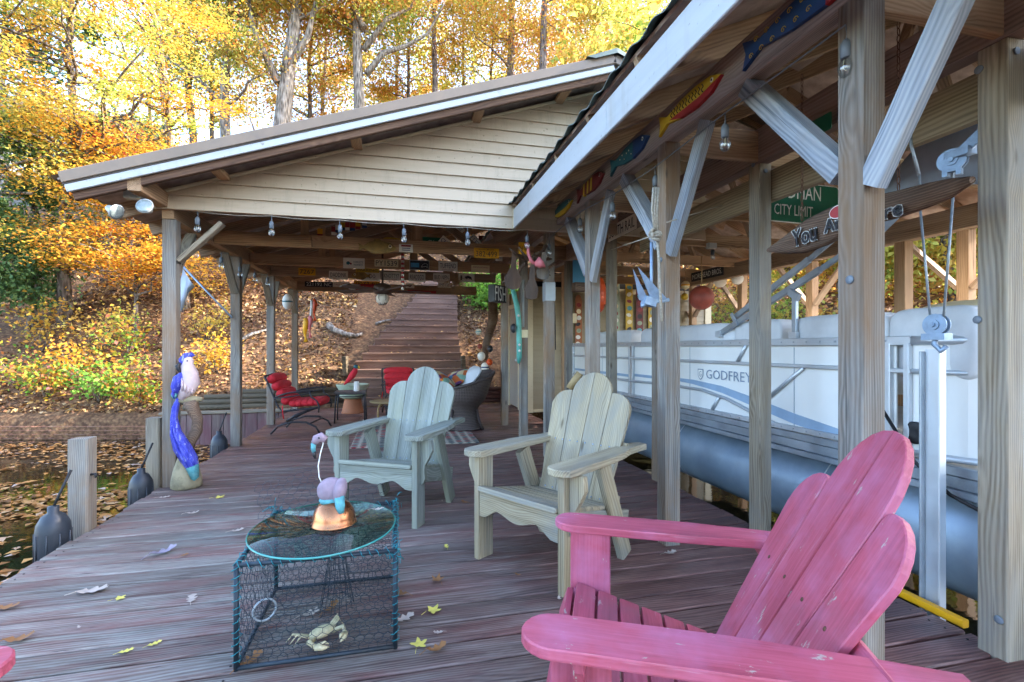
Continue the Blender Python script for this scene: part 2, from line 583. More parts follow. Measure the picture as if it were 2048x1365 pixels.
M['green_sign'] = plain('green_sign_sheet', '#0d6448', 0.4, dirt='#0a4a38')
M['blue_panel'] = plain('light_blue_print', '#4d9ecb', 0.5)
M['maroon'] = plain('maroon_enamel', '#7a1620', 0.4)
M['rust'] = plain('rusty_red', '#93402f', 0.55, var=0.3, vs_=14, dirt='#5f2c22')
M['orange'] = plain('orange_vinyl', '#d8501c', 0.4)
M['pink_plastic'] = plain('pink_plastic', '#d9777c', 0.5, dirt='#b85a5c')
M['alu'] = plain('brushed_aluminium', '#c3c9ce', 0.42, 0.6, var=0.05, vs_=5)
M['alu_dull'] = plain('dull_aluminium', '#a5aeb6', 0.45, 0.7, var=0.12, vs_=9, dirt='#6c7680')
M['galv'] = plain('galvanised_steel', '#8fa3b8', 0.5, 0.5, var=0.2, vs_=30, bump=0.2)
M['pontoon'] = plain('pontoon_aluminium', '#8a9aa8', 0.42, 0.35, var=0.14, vs_=2.2, dirt='#66798a', damt=0.6, bump=0.12, bs=25)
M['boat_white'] = plain('white_boat_panel', '#e4e4df', 0.4, var=0.04, vs_=2)
M['boat_blue'] = plain('pale_blue_stripe', '#8ea6bd', 0.45)
M['vinyl'] = plain('grey_white_vinyl', '#d0d2d3', 0.5, var=0.06, vs_=3, dirt='#9da1a5', bump=0.1, bs=30)
M['canvas'] = plain('grey_canvas_cover', '#93a2b3', 0.8, var=0.15, bump=0.3, bs=12)
M['rubber'] = plain('black_rubber', '#252a31', 0.45, var=0.2, dirt='#3c434b')
M['cord'] = plain('black_cord', '#141416', 0.6)
M['wire_dark'] = plain('dark_coated_wire', '#23303a', 0.5, 0.2, var=0.3, vs_=30)
M['wire_teal'] = plain('teal_twine', '#1b7d86', 0.6, var=0.35, vs_=40)
M['iron'] = plain('dark_iron', '#2a2a2e', 0.5, 0.3, var=0.2)
M['rust_chain'] = plain('rusty_chain', '#5f4030', 0.8, 0.2, var=0.3, vs_=50)
M['steel_cable'] = plain('steel_cable', '#9aa3a8', 0.5, 0.5, var=0.2, vs_=60)
M['rope'] = plain('grey_rope', '#a59c8b', 0.9, var=0.3, vs_=90, bump=0.6, bs=200)
M['rope_tan'] = plain('tan_rope', '#a8865c', 0.9, var=0.3, vs_=90)
M['copper'] = plain('worn_copper', '#b57a55', 0.3, 0.95, var=0.25, vs_=9, dirt='#7a4a35')
M['terracotta'] = plain('terracotta', '#a86a49', 0.85, var=0.15, dirt='#8c6a55')
M['planter_green'] = plain('pale_green_ceramic', '#9aa78c', 0.6, var=0.2, dirt='#d7d4c4')
M['cushion'] = plain('red_cushion_fabric', '#c4242f', 0.85, var=0.12, vs_=20, bump=0.3, bs=120)
M['wicker'] = plain('brown_wicker', '#453a36', 0.6, var=0.3, vs_=50)
M['shell'] = plain('sun_bleached_shell', '#bdb08a', 0.7, var=0.25, vs_=40, dirt='#7d7354')
M['flamingo'] = plain('chalky_pink', '#96828d', 0.9, var=0.18, vs_=30, bump=0.9, bs=60, dirt='#8e8790')
M['aqua'] = plain('aqua_paint', '#5a9ea3', 0.85, var=0.3, vs_=40, dirt='#8fb0b2', bump=0.6, bs=60)
M['skin_ski'] = plain('teal_ski', '#5fb3a4', 0.4, var=0.2)
M['lamp_white'] = plain('white_plastic', '#a8aca9', 0.4)
M['socket'] = plain('grey_socket', '#69727a', 0.5)
M['fabric_white'] = plain('pale_flag_cloth', '#bcc6d3', 0.9, var=0.1, vs_=8, bump=0.2)
M['brown_metal'] = plain('fan_brown', '#4b3a31', 0.5)
M['ochre_fish'] = plain('carved_bass', '#93773a', 0.6, var=0.5, vs_=14, dirt='#3b3018', bump=0.3)
M['stump'] = plain('mossy_stump', '#8f8468', 0.9, var=0.25, vs_=12, dirt='#4f4c38', damt=0.8, bump=0.8, bs=30)
M['tan_paint'] = plain('tan_board', '#9a8359', 0.7, dirt='#6a5a3c')
M['gap_shade'] = plain('painted_gap_shade', '#0d0c0b', 0.9)

def glass(name, tint, rough=0.0, f0=0.06):
    """thin clear sheet: mostly lets light straight through, mirrors at grazing angles"""
    N = Nodes(name)
    tr = N.n('BsdfTransparent'); tr.inputs[0].default_value = col(tint)
    gl = N.n('BsdfGlossy'); gl.inputs['Roughness'].default_value = rough
    fr = N.n('Fresnel'); fr.inputs[0].default_value = 1.5
    fac = N.math('ADD', N.math('MULTIPLY', fr.outputs[0], 0.42), f0 * 0.3)
    mx = N.n('MixShader')
    N.link(fac, mx.inputs[0]); N.link(tr.outputs[0], mx.inputs[1]); N.link(gl.outputs[0], mx.inputs[2])
    N.link(mx.outputs[0], N.out.inputs[0])
    return N.m
M['glass'] = glass('clear_bulb_glass', '#eef2f3', 0.02, 0.3)
M['glass_table'] = glass('pale_green_table_glass', '#cde4de', 0.0)
M['glass_edge'] = plain('green_glass_edge', '#3f8f86', 0.15, 0.0, spec=0.7)
M['glass_lens'] = plain('floodlight_lens', '#8b9694', 0.2, 0.2, var=0.2, vs_=30)

def pink_mat(name, tint_up):
    N = Nodes(name)
    b = N.vec((1, 1, 1))
    g = N.math('ADD', N.math('MULTIPLY', N.noise(N.scaled(b, (1.5, 14, 14)), 1.0, 5, 0.6, 0.6), 0.55), N.math('MULTIPLY', N.noise(N.scaled(b, (6, 150, 150)), 1.0, 3, 0.6), 0.45))
    c = N.ramp(g, [(0.36, '#98404f'), (0.55, '#b05162'), (0.75, '#bc687a')])
    w = N.noise(b, 4.0, 5, 0.65)
    c = N.mix(N.ramp(w, [(0.45, 0.0), (0.75, 0.6)]), c, tint_up)
    chips = N.noise(N.scaled(b, (7, 20, 20)), 1.3, 6, 0.7)
    c = N.mix(N.ramp(chips, [(0.64, 0.0), (0.66, 1.0)]), c, '#a89a90')
    scr = N.noise(N.scaled(b, (3, 60, 60)), 1.0, 3, 0.6)
    c = N.mix(N.ramp(scr, [(0.68, 0.0), (0.76, 0.55)]), c, '#c9a0ae')
    grime = N.noise(b, 3.0, 6, 0.7)
    c = N.mix(N.ramp(grime, [(0.55, 0.0), (0.78, 0.5)]), c, '#7e5560')
    N.set(color=N.vary(c, 0.06), rough=0.5, spec=0.4)
    N.bump(N.math('ADD', g, N.math('MULTIPLY', chips, 0.6)), 0.25, 0.004)
    return N.m
M['pink'] = pink_mat('faded_pink_paint', '#b9789a')  # lilac patches put the sky's light on upper faces into the colour
M['pink_seat'] = pink_mat('worn_pink_paint', '#7d626b')

def parrot_mat():
    N = Nodes('blue_parrot_paint')
    b = N.vec((1, 1, 1), rand=False)
    sc = N.noise(N.scaled(b, (26, 26, 9)), 1.0, 6, 0.7, 0.5)
    c = N.ramp(sc, [(0.32, '#2c2f86'), (0.5, '#4448b0'), (0.62, '#5a5fc0')])
    wr = N.noise(N.scaled(b, (60, 40, 14)), 1.0, 5, 0.7, 0.8)
    c = N.mix(N.ramp(wr, [(0.57, 0.0), (0.63, 0.85)]), c, '#a9aecb')
    N.set(color=c, rough=0.75, spec=0.25)
    N.bump(wr, 0.4, 0.004)
    return N.m
M['parrot_blue'] = parrot_mat()
M['parrot_white'] = plain('cream_parrot_paint', '#c9b3b2', 0.55, var=0.12, vs_=14, dirt='#b78f9c')

def hill_mat():
    N = Nodes('leaf_litter_soil')
    p = N.n('NewGeometry').outputs['Position']
    n = N.noise(p, 9.0, 6, 0.7)
    c = N.ramp(n, [(0.3, '#453528'), (0.5, '#735640'), (0.65, '#937453'), (0.8, '#ad8f66')])
    v = N.n('TexVoronoi'); v.inputs['Scale'].default_value = 14; N.link(p, v.inputs['Vector'])
    c = N.mix(0.4, c, N.ramp(v.outputs['Distance'], [(0.0, '#a5805f'), (0.6, '#3b2a22')]))
    N.set(color=c, rough=0.95, spec=0.1)
    N.bump(n, 0.8, 0.05)
    return N.m
M['hill'] = hill_mat()
def water_mat():
    N = Nodes('lake_water')
    p = N.n('NewGeometry').outputs['Position']
    N.set(color='#1d1c12', rough=0.04, spec=0.6)
    N.bump(N.noise(N.scaled(p, (1, 2.2, 1)), 3.0, 3, 0.5), 0.12, 0.02)
    return N.m
M['water'] = water_mat()
def rug_mat():
    N = Nodes('patterned_rug')
    b = N.vec((1, 1, 1), rand=False)
    v = N.n('TexVoronoi'); v.inputs['Scale'].default_value = 1.0
    v.inputs['Randomness'].default_value = 0.12
    N.link(N.scaled(b, (9.5, 15, 1)), v.inputs['Vector'])
    wc = N.n('SeparateColor'); N.link(v.outputs['Color'], wc.inputs[0])
    cc = N.ramp(wc.outputs[0], [(0.0, '#8c2f3a'), (0.4, '#3d4a4c'), (0.7, '#5b6a68')], 'CONSTANT')
    c = N.mix(N.ramp(v.outputs['Distance'], [(0.34, 1.0), (0.42, 0.0)]), '#b4ab9a', cc)
    N.set(color=c, rough=0.95, spec=0.1)
    return N.m
M['rug'] = rug_mat()
def pillow_mat():
    N = Nodes('patchwork_pillow')
    b = N.vec((1, 1, 1), rand=False)
    v = N.n('TexVoronoi'); v.inputs['Scale'].default_value = 9; N.link(b, v.inputs['Vector'])
    wc = N.n('SeparateColor'); N.link(v.outputs['Color'], wc.inputs[0])
    c = N.ramp(wc.outputs[1], [(0.0, '#c8b48c'), (0.25, '#c2622f'), (0.45, '#d8a83c'), (0.6, '#5b86a6'), (0.75, '#5a2f5c'), (0.88, '#7da58f')], 'CONSTANT')
    N.set(color=c, rough=0.9)
    return N.m
M['pillow'] = pillow_mat()
M['brick'] = plain('weathered_brick', '#94614a', 0.9, var=0.3, vs_=7, dirt='#8d8a7c', damt=0.7, bump=0.4)
M['mortar'] = plain('mortar', '#8f887a', 0.95, var=0.2)

YEL = [(0.0, '#8f9a3a'), (0.15, '#c9a038'), (0.45, '#dcb34a'), (0.7, '#d9a040'), (0.9, '#c48a45'), (1.0, '#a9b050')]
RUST = [(0.0, '#9aa84e'), (0.2, '#cdb555'), (0.4, '#dba855'), (0.6, '#d28e50'), (0.8, '#c4764a'), (0.92, '#e0c06a'), (1.0, '#a9b85a')]
GRN = [(0.0, '#6f9040'), (0.35, '#9ab24e'), (0.6, '#bcc05c'), (0.85, '#d6cb68'), (1.0, '#dab55c')]
GOLD = [(0.0, '#cfae4a'), (0.5, '#dcc260'), (0.8, '#b5b558'), (1.0, '#cf9a4a')]
ORG = [(0.0, '#c9b03c'), (0.3, '#e0a83a'), (0.6, '#dd9434'), (0.85, '#d07a35'), (1.0, '#b9b548')]
M['leaf_yellow'] = leafy('yellow_beech_leaves', YEL, 0.5, clump=ORG)
M['leaf_mix'] = leafy('yellow_and_green_leaves', YEL, 0.5, clump=GRN)
M['leaf_orange'] = leafy('orange_brown_leaves', RUST, 0.5, clump=YEL)
M['leaf_rust'] = leafy('rust_oak_leaves', RUST, 0.5, clump=GRN)
M['leaf_green'] = leafy('yellow_green_leaves', GRN, 0.5, clump=GOLD)
M['leaf_gold'] = leafy('gold_leaves', GOLD, 0.5, clump=RUST)
M['leaf_ever'] = leafy('evergreen_sprays', [(0.0, '#3a5530'), (0.5, '#557440'), (1.0, '#7d9150')], 0.3)
M['leaf_red'] = leafy('red_maple_leaves', [(0.0, '#8f2a2a'), (0.5, '#b8453f'), (1.0, '#c8663f')], 0.45)
M['leaf_shrub'] = leafy('mixed_shrub_leaves', [(0.0, '#5d8a35'), (0.35, '#86a63c'), (0.55, '#c8b038'), (0.75, '#c88a3a'), (0.93, '#b0653f'), (1.0, '#b87a74')], 0.45)
M['leaf_bright'] = leafy('bright_green_leaves', [(0.0, '#4f7d2a'), (0.5, '#77a83f'), (1.0, '#9bbf55')], 0.45)
M['litter'] = leafy('fallen_leaves', [(0.0, '#4a3226'), (0.3, '#7a5640'), (0.55, '#97704c'), (0.75, '#b08f64'), (0.88, '#c0924a'), (1.0, '#cbb08a')], 0.15, 0.8)
M['float_leaf'] = leafy('floating_leaves', [(0.0, '#6d4a2c'), (0.3, '#a8703a'), (0.6, '#c9884a'), (0.8, '#d7a05c'), (1.0, '#c9b0a0')], 0.1, 0.6)
M['leaf_brown'] = plain('dry_brown_leaf', '#8f6238', 0.8, var=0.3, vs_=25)
M['leaf_pale'] = plain('pale_grey_leaf', '#b3a294', 0.8, var=0.2, vs_=25)
M['leaf_lilac'] = plain('lilac_grey_leaf', '#8a808c', 0.8, var=0.2, vs_=25)
M['leaf_dyellow'] = plain('fallen_yellow_leaf', '#d4c35a', 0.7, var=0.2, vs_=25)
# ------------------------------------------------------------------ numpy leaf meshes
def fast_mesh(name, V, nper, mat):
    """V: (n, nper, 3) array, one polygon each"""
    n = V.shape[0]
    me = bpy.data.meshes.new(name)
    me.vertices.add(n * nper)
    me.vertices.foreach_set('co', V.reshape(-1).astype(np.float32))
    me.loops.add(n * nper)
    me.loops.foreach_set('vertex_index', np.arange(n * nper, dtype=np.int32))
    me.polygons.add(n)
    me.polygons.foreach_set('loop_start', np.arange(n, dtype=np.int32) * nper)
    try:
        me.polygons.foreach_set('loop_total', np.full(n, nper, dtype=np.int32))
    except Exception:
        pass
    me.update(calc_edges=True)
    me.materials.append(mat)
    return me
def leaf_polys(C, size, rng, flat=0.6, width=0.32, sag=0.0):
    """kite-shaped leaves at centres C; flat = how much they lie level"""
    n = len(C)
    N_ = rng.normal(size=(n, 3)) * (1 - flat) + np.array([0, 0, 1.0]) * flat
    N_ /= np.linalg.norm(N_, axis=1)[:, None]
    A = rng.normal(size=(n, 3))
    A -= N_ * (A * N_).sum(1)[:, None]
    A /= np.linalg.norm(A, axis=1)[:, None]
    B = np.cross(N_, A)
    s = np.asarray(size).reshape(-1, 1) * np.ones((n, 1))
    w = width
    V = np.stack([C - A * s * .5, C + (A * .06 + B * w + N_ * .10) * s, C + A * s * .55 - N_ * s * sag, C + (A * .02 - B * w + N_ * .10) * s], axis=1)
    return V

# ------------------------------------------------------------------ the lie of the land
WATER_Z = -0.6
def shore(x):
    x = np.asarray(x, dtype=float)
    return np.where(x < -2, 10.12 - 0.24 * (x + 2), np.where(x < 6.6, 10.12, 10.12 - 1.05 * (x - 6.6)))
def ground_z(x, y):
    x = np.asarray(x, dtype=float); y = np.asarray(y, dtype=float)
    s = y - shore(x)
    s = np.where(x > 6.6, s * 0.75, s)
    h = np.where(s < 0, np.maximum(-0.05 + s * 0.9, -2.0), np.where(s < 14, 0.0 + 0.565 * s, 7.91 + 0.16 * (s - 14)))
    bump = 0.10 * np.sin(x * 1.3 + y * 0.7) + 0.08 * np.sin(x * 0.6 - y * 1.7 + 1.0) + 0.05 * np.sin(3.1 * x + 2.3 * y)
    bump = bump * np.clip(s / 3.0, 0, 1)
    near = np.exp(-((x - 0.6) / 2.2) ** 2)
    low = np.clip((-3.6 - x) / 1.2, 0, 1) * np.exp(-np.clip(s, 0, None) / 1.6) * 0.2 * (s >= 0)
    return h + bump * (1 - 0.8 * near) - 0.16 * near * np.clip(s, 0, 1) - low
def build_ground():
    xs = np.concatenate([np.linspace(-60, -12, 17)[:-1], np.linspace(-12, 16, 113), np.linspace(16, 70, 19)[1:]])
    ss = np.concatenate([np.array([-3.0, -1.2, -0.5, -0.02]), np.linspace(0.0, 16, 90), np.linspace(16, 90, 22)[1:]])
    X, S = np.meshgrid(xs, ss)
    Y = shore(X) + S
    Z = ground_z(X, Y)
    # behind the retaining walls the ground drops straight to the lake bed
    wall = (X < 6.6) & (S < 0)
    Z = np.where(wall, -2.0, Z)
    V = np.stack([X, Y, Z], -1).reshape(-1, 3)
    nx, ny = len(xs), len(ss)
    F = [(j * nx + i, j * nx + i + 1, (j + 1) * nx + i + 1, (j + 1) * nx + i) for j in range(ny - 1) for i in range(nx - 1)]
    me = bpy.data.meshes.new('hillside')
    me.from_pydata(V.tolist(), [], F)
    me.polygons.foreach_set('use_smooth', [True] * len(F))
    o = place('hillside', me, M['hill'])
    tag(o, 'wooded bank covered in fallen brown leaves behind the dock', kind='structure')
build_ground()
w = MB().add([(-300, -300, WATER_Z), (300, -300, WATER_Z), (300, 120, WATER_Z), (-300, 120, WATER_Z)], [(0, 1, 2, 3)])
tag(w.build('water', M['water']), 'dark still lake water beside the dock', kind='structure')

rng = np.random.default_rng(3)
def scatter_ground(n, x0, x1, s0, s1, size, name, label, lift=0.03, flat=0.62):
    x = rng.uniform(x0, x1, n)
    s = s0 + (s1 - s0) * rng.uniform(0, 1, n) ** 1.25
    y = shore(x) + s
    z = ground_z(x, y) + rng.uniform(0.0, lift, n)
    keep = ~((x > -1.1) & (x < 1.75) & (s < 6.5) & (s > 0))
    keep &= ~((x > 2.2) & (x < 6.3) & (s < 2.6))
    C = np.stack([x, y, z], -1)[keep]
    V = leaf_polys(C, rng.uniform(0.6, 1.35, len(C)) * size, rng, flat, 0.30)
    o = place(name, fast_mesh(name, V, 4, M['litter']))
    tag(o, label, kind='stuff')
scatter_ground(26000, -9, 8, 0.15, 6.5, 0.095, 'leaf_litter', 'brown and tan fallen leaves covering the lower bank')
scatter_ground(26000, -14, 14, 4, 22, 0.14, 'leaf_litter', 'fallen leaves covering the upper wooded slope', 0.05)
# leaves floating on the water
n = 15000
x = -2.05 - 8.0 * rng.uniform(0, 1, n) ** 1.3; y = rng.uniform(1.6, 10.9, n)
band = np.sin(x * 0.9 + y * 2.6 + 0.8 * np.sin(y * 1.1)) + 0.5 * np.sin(x * 2.3 - y * 4.1)
keep = (y < shore(x) - 0.1) & (band + rng.normal(size=n) * 0.6 > -0.15)
C = np.stack([x, y, np.full(n, WATER_Z + 0.012)], -1)[keep]
V = leaf_polys(C, rng.uniform(0.05, 0.13, len(C)), rng, 0.94, 0.33)
tag(place('floating_leaves', fast_mesh('floating_leaves', V, 4, M['float_leaf'])), 'orange and brown leaves floating on the dark water', kind='stuff')

# ------------------------------------------------------------------ deck
XL, XR = -1.96, 2.34
deck = thing('deck', 'worn red stained plank dock floor', None, (0, 0, 0), kind='structure')
yb = -1.2
rr = random.Random(11)
while yb < 10.05:
    wbd = 0.132
    dx = rr.uniform(-0.012, 0.012)
    board('deck_board', (XL + dx, yb + wbd / 2, -0.019 + rr.uniform(-0.0015, 0.0015)), (XR + dx * 0.5, yb + wbd / 2, -0.019 + rr.uniform(-0.0015, 0.0015)), wbd, 0.038, M['deck'], deck, ch=0.006)
    yb += wbd + 0.0125
for x_ in (XL + 0.05, -0.6, 0.9, XR - 0.06):
    board('deck_joist', (x_, -1.2, -0.14), (x_, 10.05, -0.14), 0.045, 0.19, M['beam'], deck)
for x_ in (XL + 0.12, 0.1, XR - 0.2):
    for y_ in (0.5, 3.0, 5.6, 8.2):
        board('deck_piling', (x_, y_, -2.0), (x_, y_, -0.24), 0.14, 0.14, M['post'], deck, up=(1, 0, 0))

nh = MB()
for i in range(int(11.2 / 0.146)):
    for x_ in (XL + 0.05, -0.6, 0.9, XR - 0.06):
        for q in (0.035, 0.097):
            nh.prism([(0.0045 * math.cos(R(60 * k)), 0.0045 * math.sin(R(60 * k))) for k in range(6)], 0.002, T(x_ + rr.uniform(-.012, .012), -1.2 + i * 0.1445 + q, 0.001))
tag(nh.build('nail_heads', M['iron'], deck), kind='stuff')

# ------------------------------------------------------------------ retaining walls
bw = thing('brick_wall', 'low weathered brick retaining wall along the water under the leafy bank', 'wall', (-4.2, 10.45, WATER_Z))
a0, a1 = Vector((-4.05, 10.42, 0)), Vector((-12.5, 12.45, 0))
dirv = (a1 - a0).normalized(); nrm = Vector((-dirv.y, dirv.x, 0)); nrm = nrm if nrm.y < 0 else -nrm
Lw = (a1 - a0).length
mid = (a0 + a1) / 2
core = MB().box((0, 0, 0), (Lw, 0.2, 0.86))
core.build('mortar_core', M['mortar'], bw, frame(mid - nrm * 0.11 + Vector((0, 0, -0.665)), dirv, (nrm.y, -nrm.x, 0)))
bm_ = box_mesh(0.194, 0.06, 0.056, M['brick'], 0.003)
rr = random.Random(5)
for row in range(5):
    z = -0.60 + row * 0.074
    t = 0.1 + (0.105 if row % 2 else 0)
    while t < 7.6:
        p = a0 + dirv * t + nrm * (0.015 + rr.uniform(-0.004, 0.006)) + Vector((0, 0, z))
        place('brick', bm_, None, bw, frame(p, dirv, (nrm.y, -nrm.x, 0)))
        t += 0.211
cap = MB().box((0, 0, 0), (Lw, 0.26, 0.05))
cap.build('cap', M['mortar'], bw, frame(mid - nrm * 0.09 + Vector((0, 0, -0.215)), dirv, (nrm.y, -nrm.x, 0)))

bh = thing('plank_bulkhead', 'faded red plank bulkhead between brick wall and dock edge', 'bulkhead', (-3, 9.9, WATER_Z))
x = -4.12
rr = random.Random(9)
while x < -1.99:
    wd = rr.uniform(0.16, 0.22)
    board('plank', (x + wd / 2, 9.95 + rr.uniform(-.006, .006), -1.0), (x + wd / 2, 9.95, -0.03 + rr.uniform(-.02, 0)), wd - 0.006, 0.04, M['plank'], bh, up=(0, -1, 0))
    x += wd
board('cap_board', (-4.15, 10.0, 0.0), (-1.98, 10.0, 0.0), 0.2, 0.04, M['post_tan'], bh)
board('return_plank', (-4.1, 10.0, -0.3), (-4.1, 10.45, -0.3), 0.05, 0.6, M['plank'], bh)

lw = thing('log_wall', 'stacked landscape logs holding the bank left of the stairs', 'log wall', (-2.5, 10.4, 0))
for k, (z, xa, xb) in enumerate(((0.05, -3.95, -0.95), (0.145, -3.98, -0.98), (0.24, -3.6, -1.0), (0.33, -3.0, -1.02))):
    p0, p1 = Vector((xa, 10.42 + k * 0.015, z)), Vector((xb, 10.3 + k * 0.015, z + 0.01))
    mb = MB().tube([Vector((-0.5 * (p1 - p0).length, 0, 0)), Vector((0, 0, 0)), Vector((0.5 * (p1 - p0).length, 0, 0))], 0.05, 10)
    mb.build('log', M['log'], lw, frame((p0 + p1) / 2, p1 - p0, (0, 1, 0)))
lw = thing('log_wall', 'dark red landscape logs right of the stairs by the shed', 'log wall', (1.9, 10.3, 0))
for k in range(4):
    p0, p1 = Vector((1.33, 10.2, 0.05 + k * 0.085)), Vector((2.36, 10.2 + k * 0.01, 0.05 + k * 0.085))
    MB().tube([(-0.515, 0, 0), (0, 0, 0.004), (0.515, 0, 0)], 0.045, 10).build('log', M['log_red'], lw, frame((p0 + p1) / 2, p1 - p0, (0, 1, 0)))

# ------------------------------------------------------------------ stairs up the bank
st = thing('hillside_stairs', 'long dark red wooden stairs climbing the leafy bank', 'stairs', (0.3, 10.2, 0))
def stair_x(n):
    left = np.interp(n, [0, 5, 10, 15, 20], [-1.0, -0.88, -0.27, 0.46, 1.0])
    right = np.interp(n, [0, 5, 10, 15, 20], [1.42, 1.50, 1.58, 1.76, 1.9])
    return float(left), float(right)
for n_ in range(1, 22):
    l, r_ = stair_x(n_)
    y = 10.15 + 0.304 * (n_ - 1)
    z = 0.178 * n_
    board('riser', (l, y + 0.02, z - 0.10), (r_, y + 0.02, z - 0.10), 0.03, 0.165, M['stair'], st)
    board('tread', (l - 0.02, y + 0.145, z - 0.018), (r_ + 0.02, y + 0.145, z - 0.018), 0.31, 0.036, M['stair'], st)
for side in (0, 1):
    pts = []
    for n_ in (0, 5, 10, 15, 21):
        x_ = stair_x(n_)[side]
        pts.append(Vector((x_, 10.2 + 0.304 * n_, 0.178 * n_ - 0.26)))
    for a, b in zip(pts, pts[1:]):
        board('stringer', a, b, 0.05, 0.28, M['stair'], st)
for (x_, nm) in ((-1.1, 'left'), (1.52, 'right')):
    for k in range(5):
        board('timber_end', (x_ - 0.005 * k, 11.1, 0.62 + 0.085 * k), (x_, 11.5, 0.62 + 0.085 * k), 0.085, 0.08, M['log'], st)
# fallen leaves caught on the treads
cs = []
for n_ in range(1, 19):
    l, r_ = stair_x(n_)
    m_ = 12
    xx = rng.uniform(l, r_, m_); yy = 10.15 + 0.304 * (n_ - 1) + rng.uniform(0.12, 0.28, m_)
    cs.append(np.stack([xx, yy, np.full(m_, 0.178 * n_ + 0.012)], -1))
C = np.concatenate(cs)
tag(place('stair_leaves', fast_mesh('stair_leaves', leaf_polys(C, rng.uniform(0.05, 0.1, len(C)), rng, 0.85), 4, M['litter'])), 'dry leaves scattered on the stair treads', kind='stuff')

# ------------------------------------------------------------------ gabled pavilion over the dock
ZP = lambda x: 2.48 + 0.336 * (x + 2.34) if x < 2.0 else 2.48 + 0.336 * 4.34 - 0.336 * (x - 2.0)
pav = thing('dock_pavilion', 'open gabled dock shelter with cream siding and brown metal roof', 'pavilion', (0, 7.3, 0))
PY = (4.77, 6.52, 8.19, 10.02)
for y in PY:
    board('post', (-1.9, y, -1.9 if y < 9.9 else -0.1), (-1.9, y, 2.30), 0.105, 0.1, M['post'], pav, up=(0, -1, 0))
board('header_beam', (-1.9, 4.7, 2.385), (-1.9, 10.55, 2.385), 0.09, 0.17, M['joist'], pav)
for y in PY:
    for s_ in (-1, 1):
        if y < 4.8 and s_ < 0 or y > 10 and s_ > 0: continue
        board('knee_brace', (-1.9, y + s_ * 0.06, 1.86), (-1.9, y + s_ * 0.42, 2.27), 0.04, 0.085, M['post_tan'], pav, up=(1, 0, 0))
board('knee_brace', (-1.84, 4.77, 1.95), (-1.5, 4.77, 2.3), 0.04, 0.085, M['post_tan'], pav, up=(0, -1, 0))
JY = (5.66, 6.92, 7.98, 10.0)
for k, y in enumerate(JY):
    h = 0.14 if k < 3 else 0.175
    x1 = 1.62
    board('tie_beam', (-1.85, y, 2.285 + h / 2), (x1, y, 2.285 + h / 2), 0.04, h, M['joist'] if k < 2 else M['beam'], pav)
board('tie_beam', (-1.85, 5.64, 2.32 + 0.02), (-0.9, 5.625, 2.32 + 0.02), 0.035, 0.12, M['joist'], pav)
# king posts and diagonal webs
for y in JY[:3]:
    for x_ in (-0.98, 0.25):
        board('web_post', (x_, y + 0.04, 2.3), (x_, y + 0.04, ZP(x_) - 0.1), 0.085, 0.035, M['joist'], pav, up=(0, -1, 0))
    board('web_brace', (0.9, y + 0.045, 2.4), (-0.1, y + 0.045, ZP(-0.1) - 0.15), 0.035, 0.085, M['beam'], pav, up=(0, 0, 1))
y = 4.86
while y < 10.6:
    for (xa, xb) in ((-2.36, 2.0), (2.0, 4.6)):
        board('rafter', (xa, y, ZP(xa) - 0.105), (xb, y, ZP(xb) - 0.105), 0.038, 0.135, M['beam'], pav)
    y += 0.61
for (xa, xb) in ((-2.4, 2.0), (2.0, 4.6)):
    mb = MB()
    za, zb = ZP(xa) - 0.034, ZP(xb) - 0.034
    mb.box((0, 0, 0), (1, 1, 1))
    L = math.hypot(xb - xa, zb - za)
    MB().box((0, 0, 0), (L, 6.5, 0.014)).build('roof_sheathing', M['sheath'], pav, frame(((xa + xb) / 2, 7.44, (za + zb) / 2), (xb - xa, 0, zb - za), (0, 1, 0)))
    # ribbed metal sheets
    sh = MB()
    nr = 46
    ys = np.linspace(4.2, 10.72, nr * 4 + 1)
    prof = [(yy, 0.018 if (i % 4) == 0 else 0.0) for i, yy in enumerate(ys)]
    V = []; F = []
    dz = 0.336 if xa < 0 else -0.336
    for i, (yy, b_) in enumerate(prof):
        V += [(xa - (0.05 if xa < 0 else 0), yy, ZP(xa) - (0.05 * 0.336 if xa < 0 else 0) - 0.012 + b_), (xb, yy, ZP(xb) - 0.012 + b_)]
    for i in range(len(prof) - 1):
        F.append((2 * i, 2 * i + 1, 2 * i + 3, 2 * i + 2))
    sh.add(V, F)
    sh.build('metal_roof_sheet', M['roof_brown'], pav)
for (xa, xb) in ((-2.38, 1.99), (1.99, 3.2)):
    d_ = Vector((xb - xa, 0, ZP(xb) - ZP(xa)))
    q = lambda x, dz, yy: Vector((x, yy, ZP(x) + dz))
    board('rake_trim', q(xa, -0.030, 4.19), q(xb, -0.030, 4.19), 0.03, 0.082, M['roof_brown'], pav)
    board('rake_dark_strip', q(xa + 0.01, -0.078, 4.197), q(xb, -0.078, 4.197), 0.02, 0.018, M['roof_dark'], pav)  # dark brown band between rake trim and fascia
    board('rake_fascia', q(xa + 0.03, -0.115, 4.2), q(xb, -0.115, 4.2), 0.025, 0.056, M['trim'], pav)
    board('barge_rafter', q(xa + 0.05, -0.135, 4.24), q(xb, -0.135, 4.24), 0.04, 0.13, M['beam_brown'], pav)
for x_ in (-1.45, -0.35, 0.75, 1.6):
    board('lookout', (x_, 4.265, ZP(x_) - 0.11), (x_, 4.68, ZP(x_) - 0.11), 0.09, 0.04, M['joist'], pav)
board('outrigger_beam', (-1.93, 4.22, 2.45), (-1.93, 4.75, 2.45), 0.09, 0.13, M['joist'], pav)
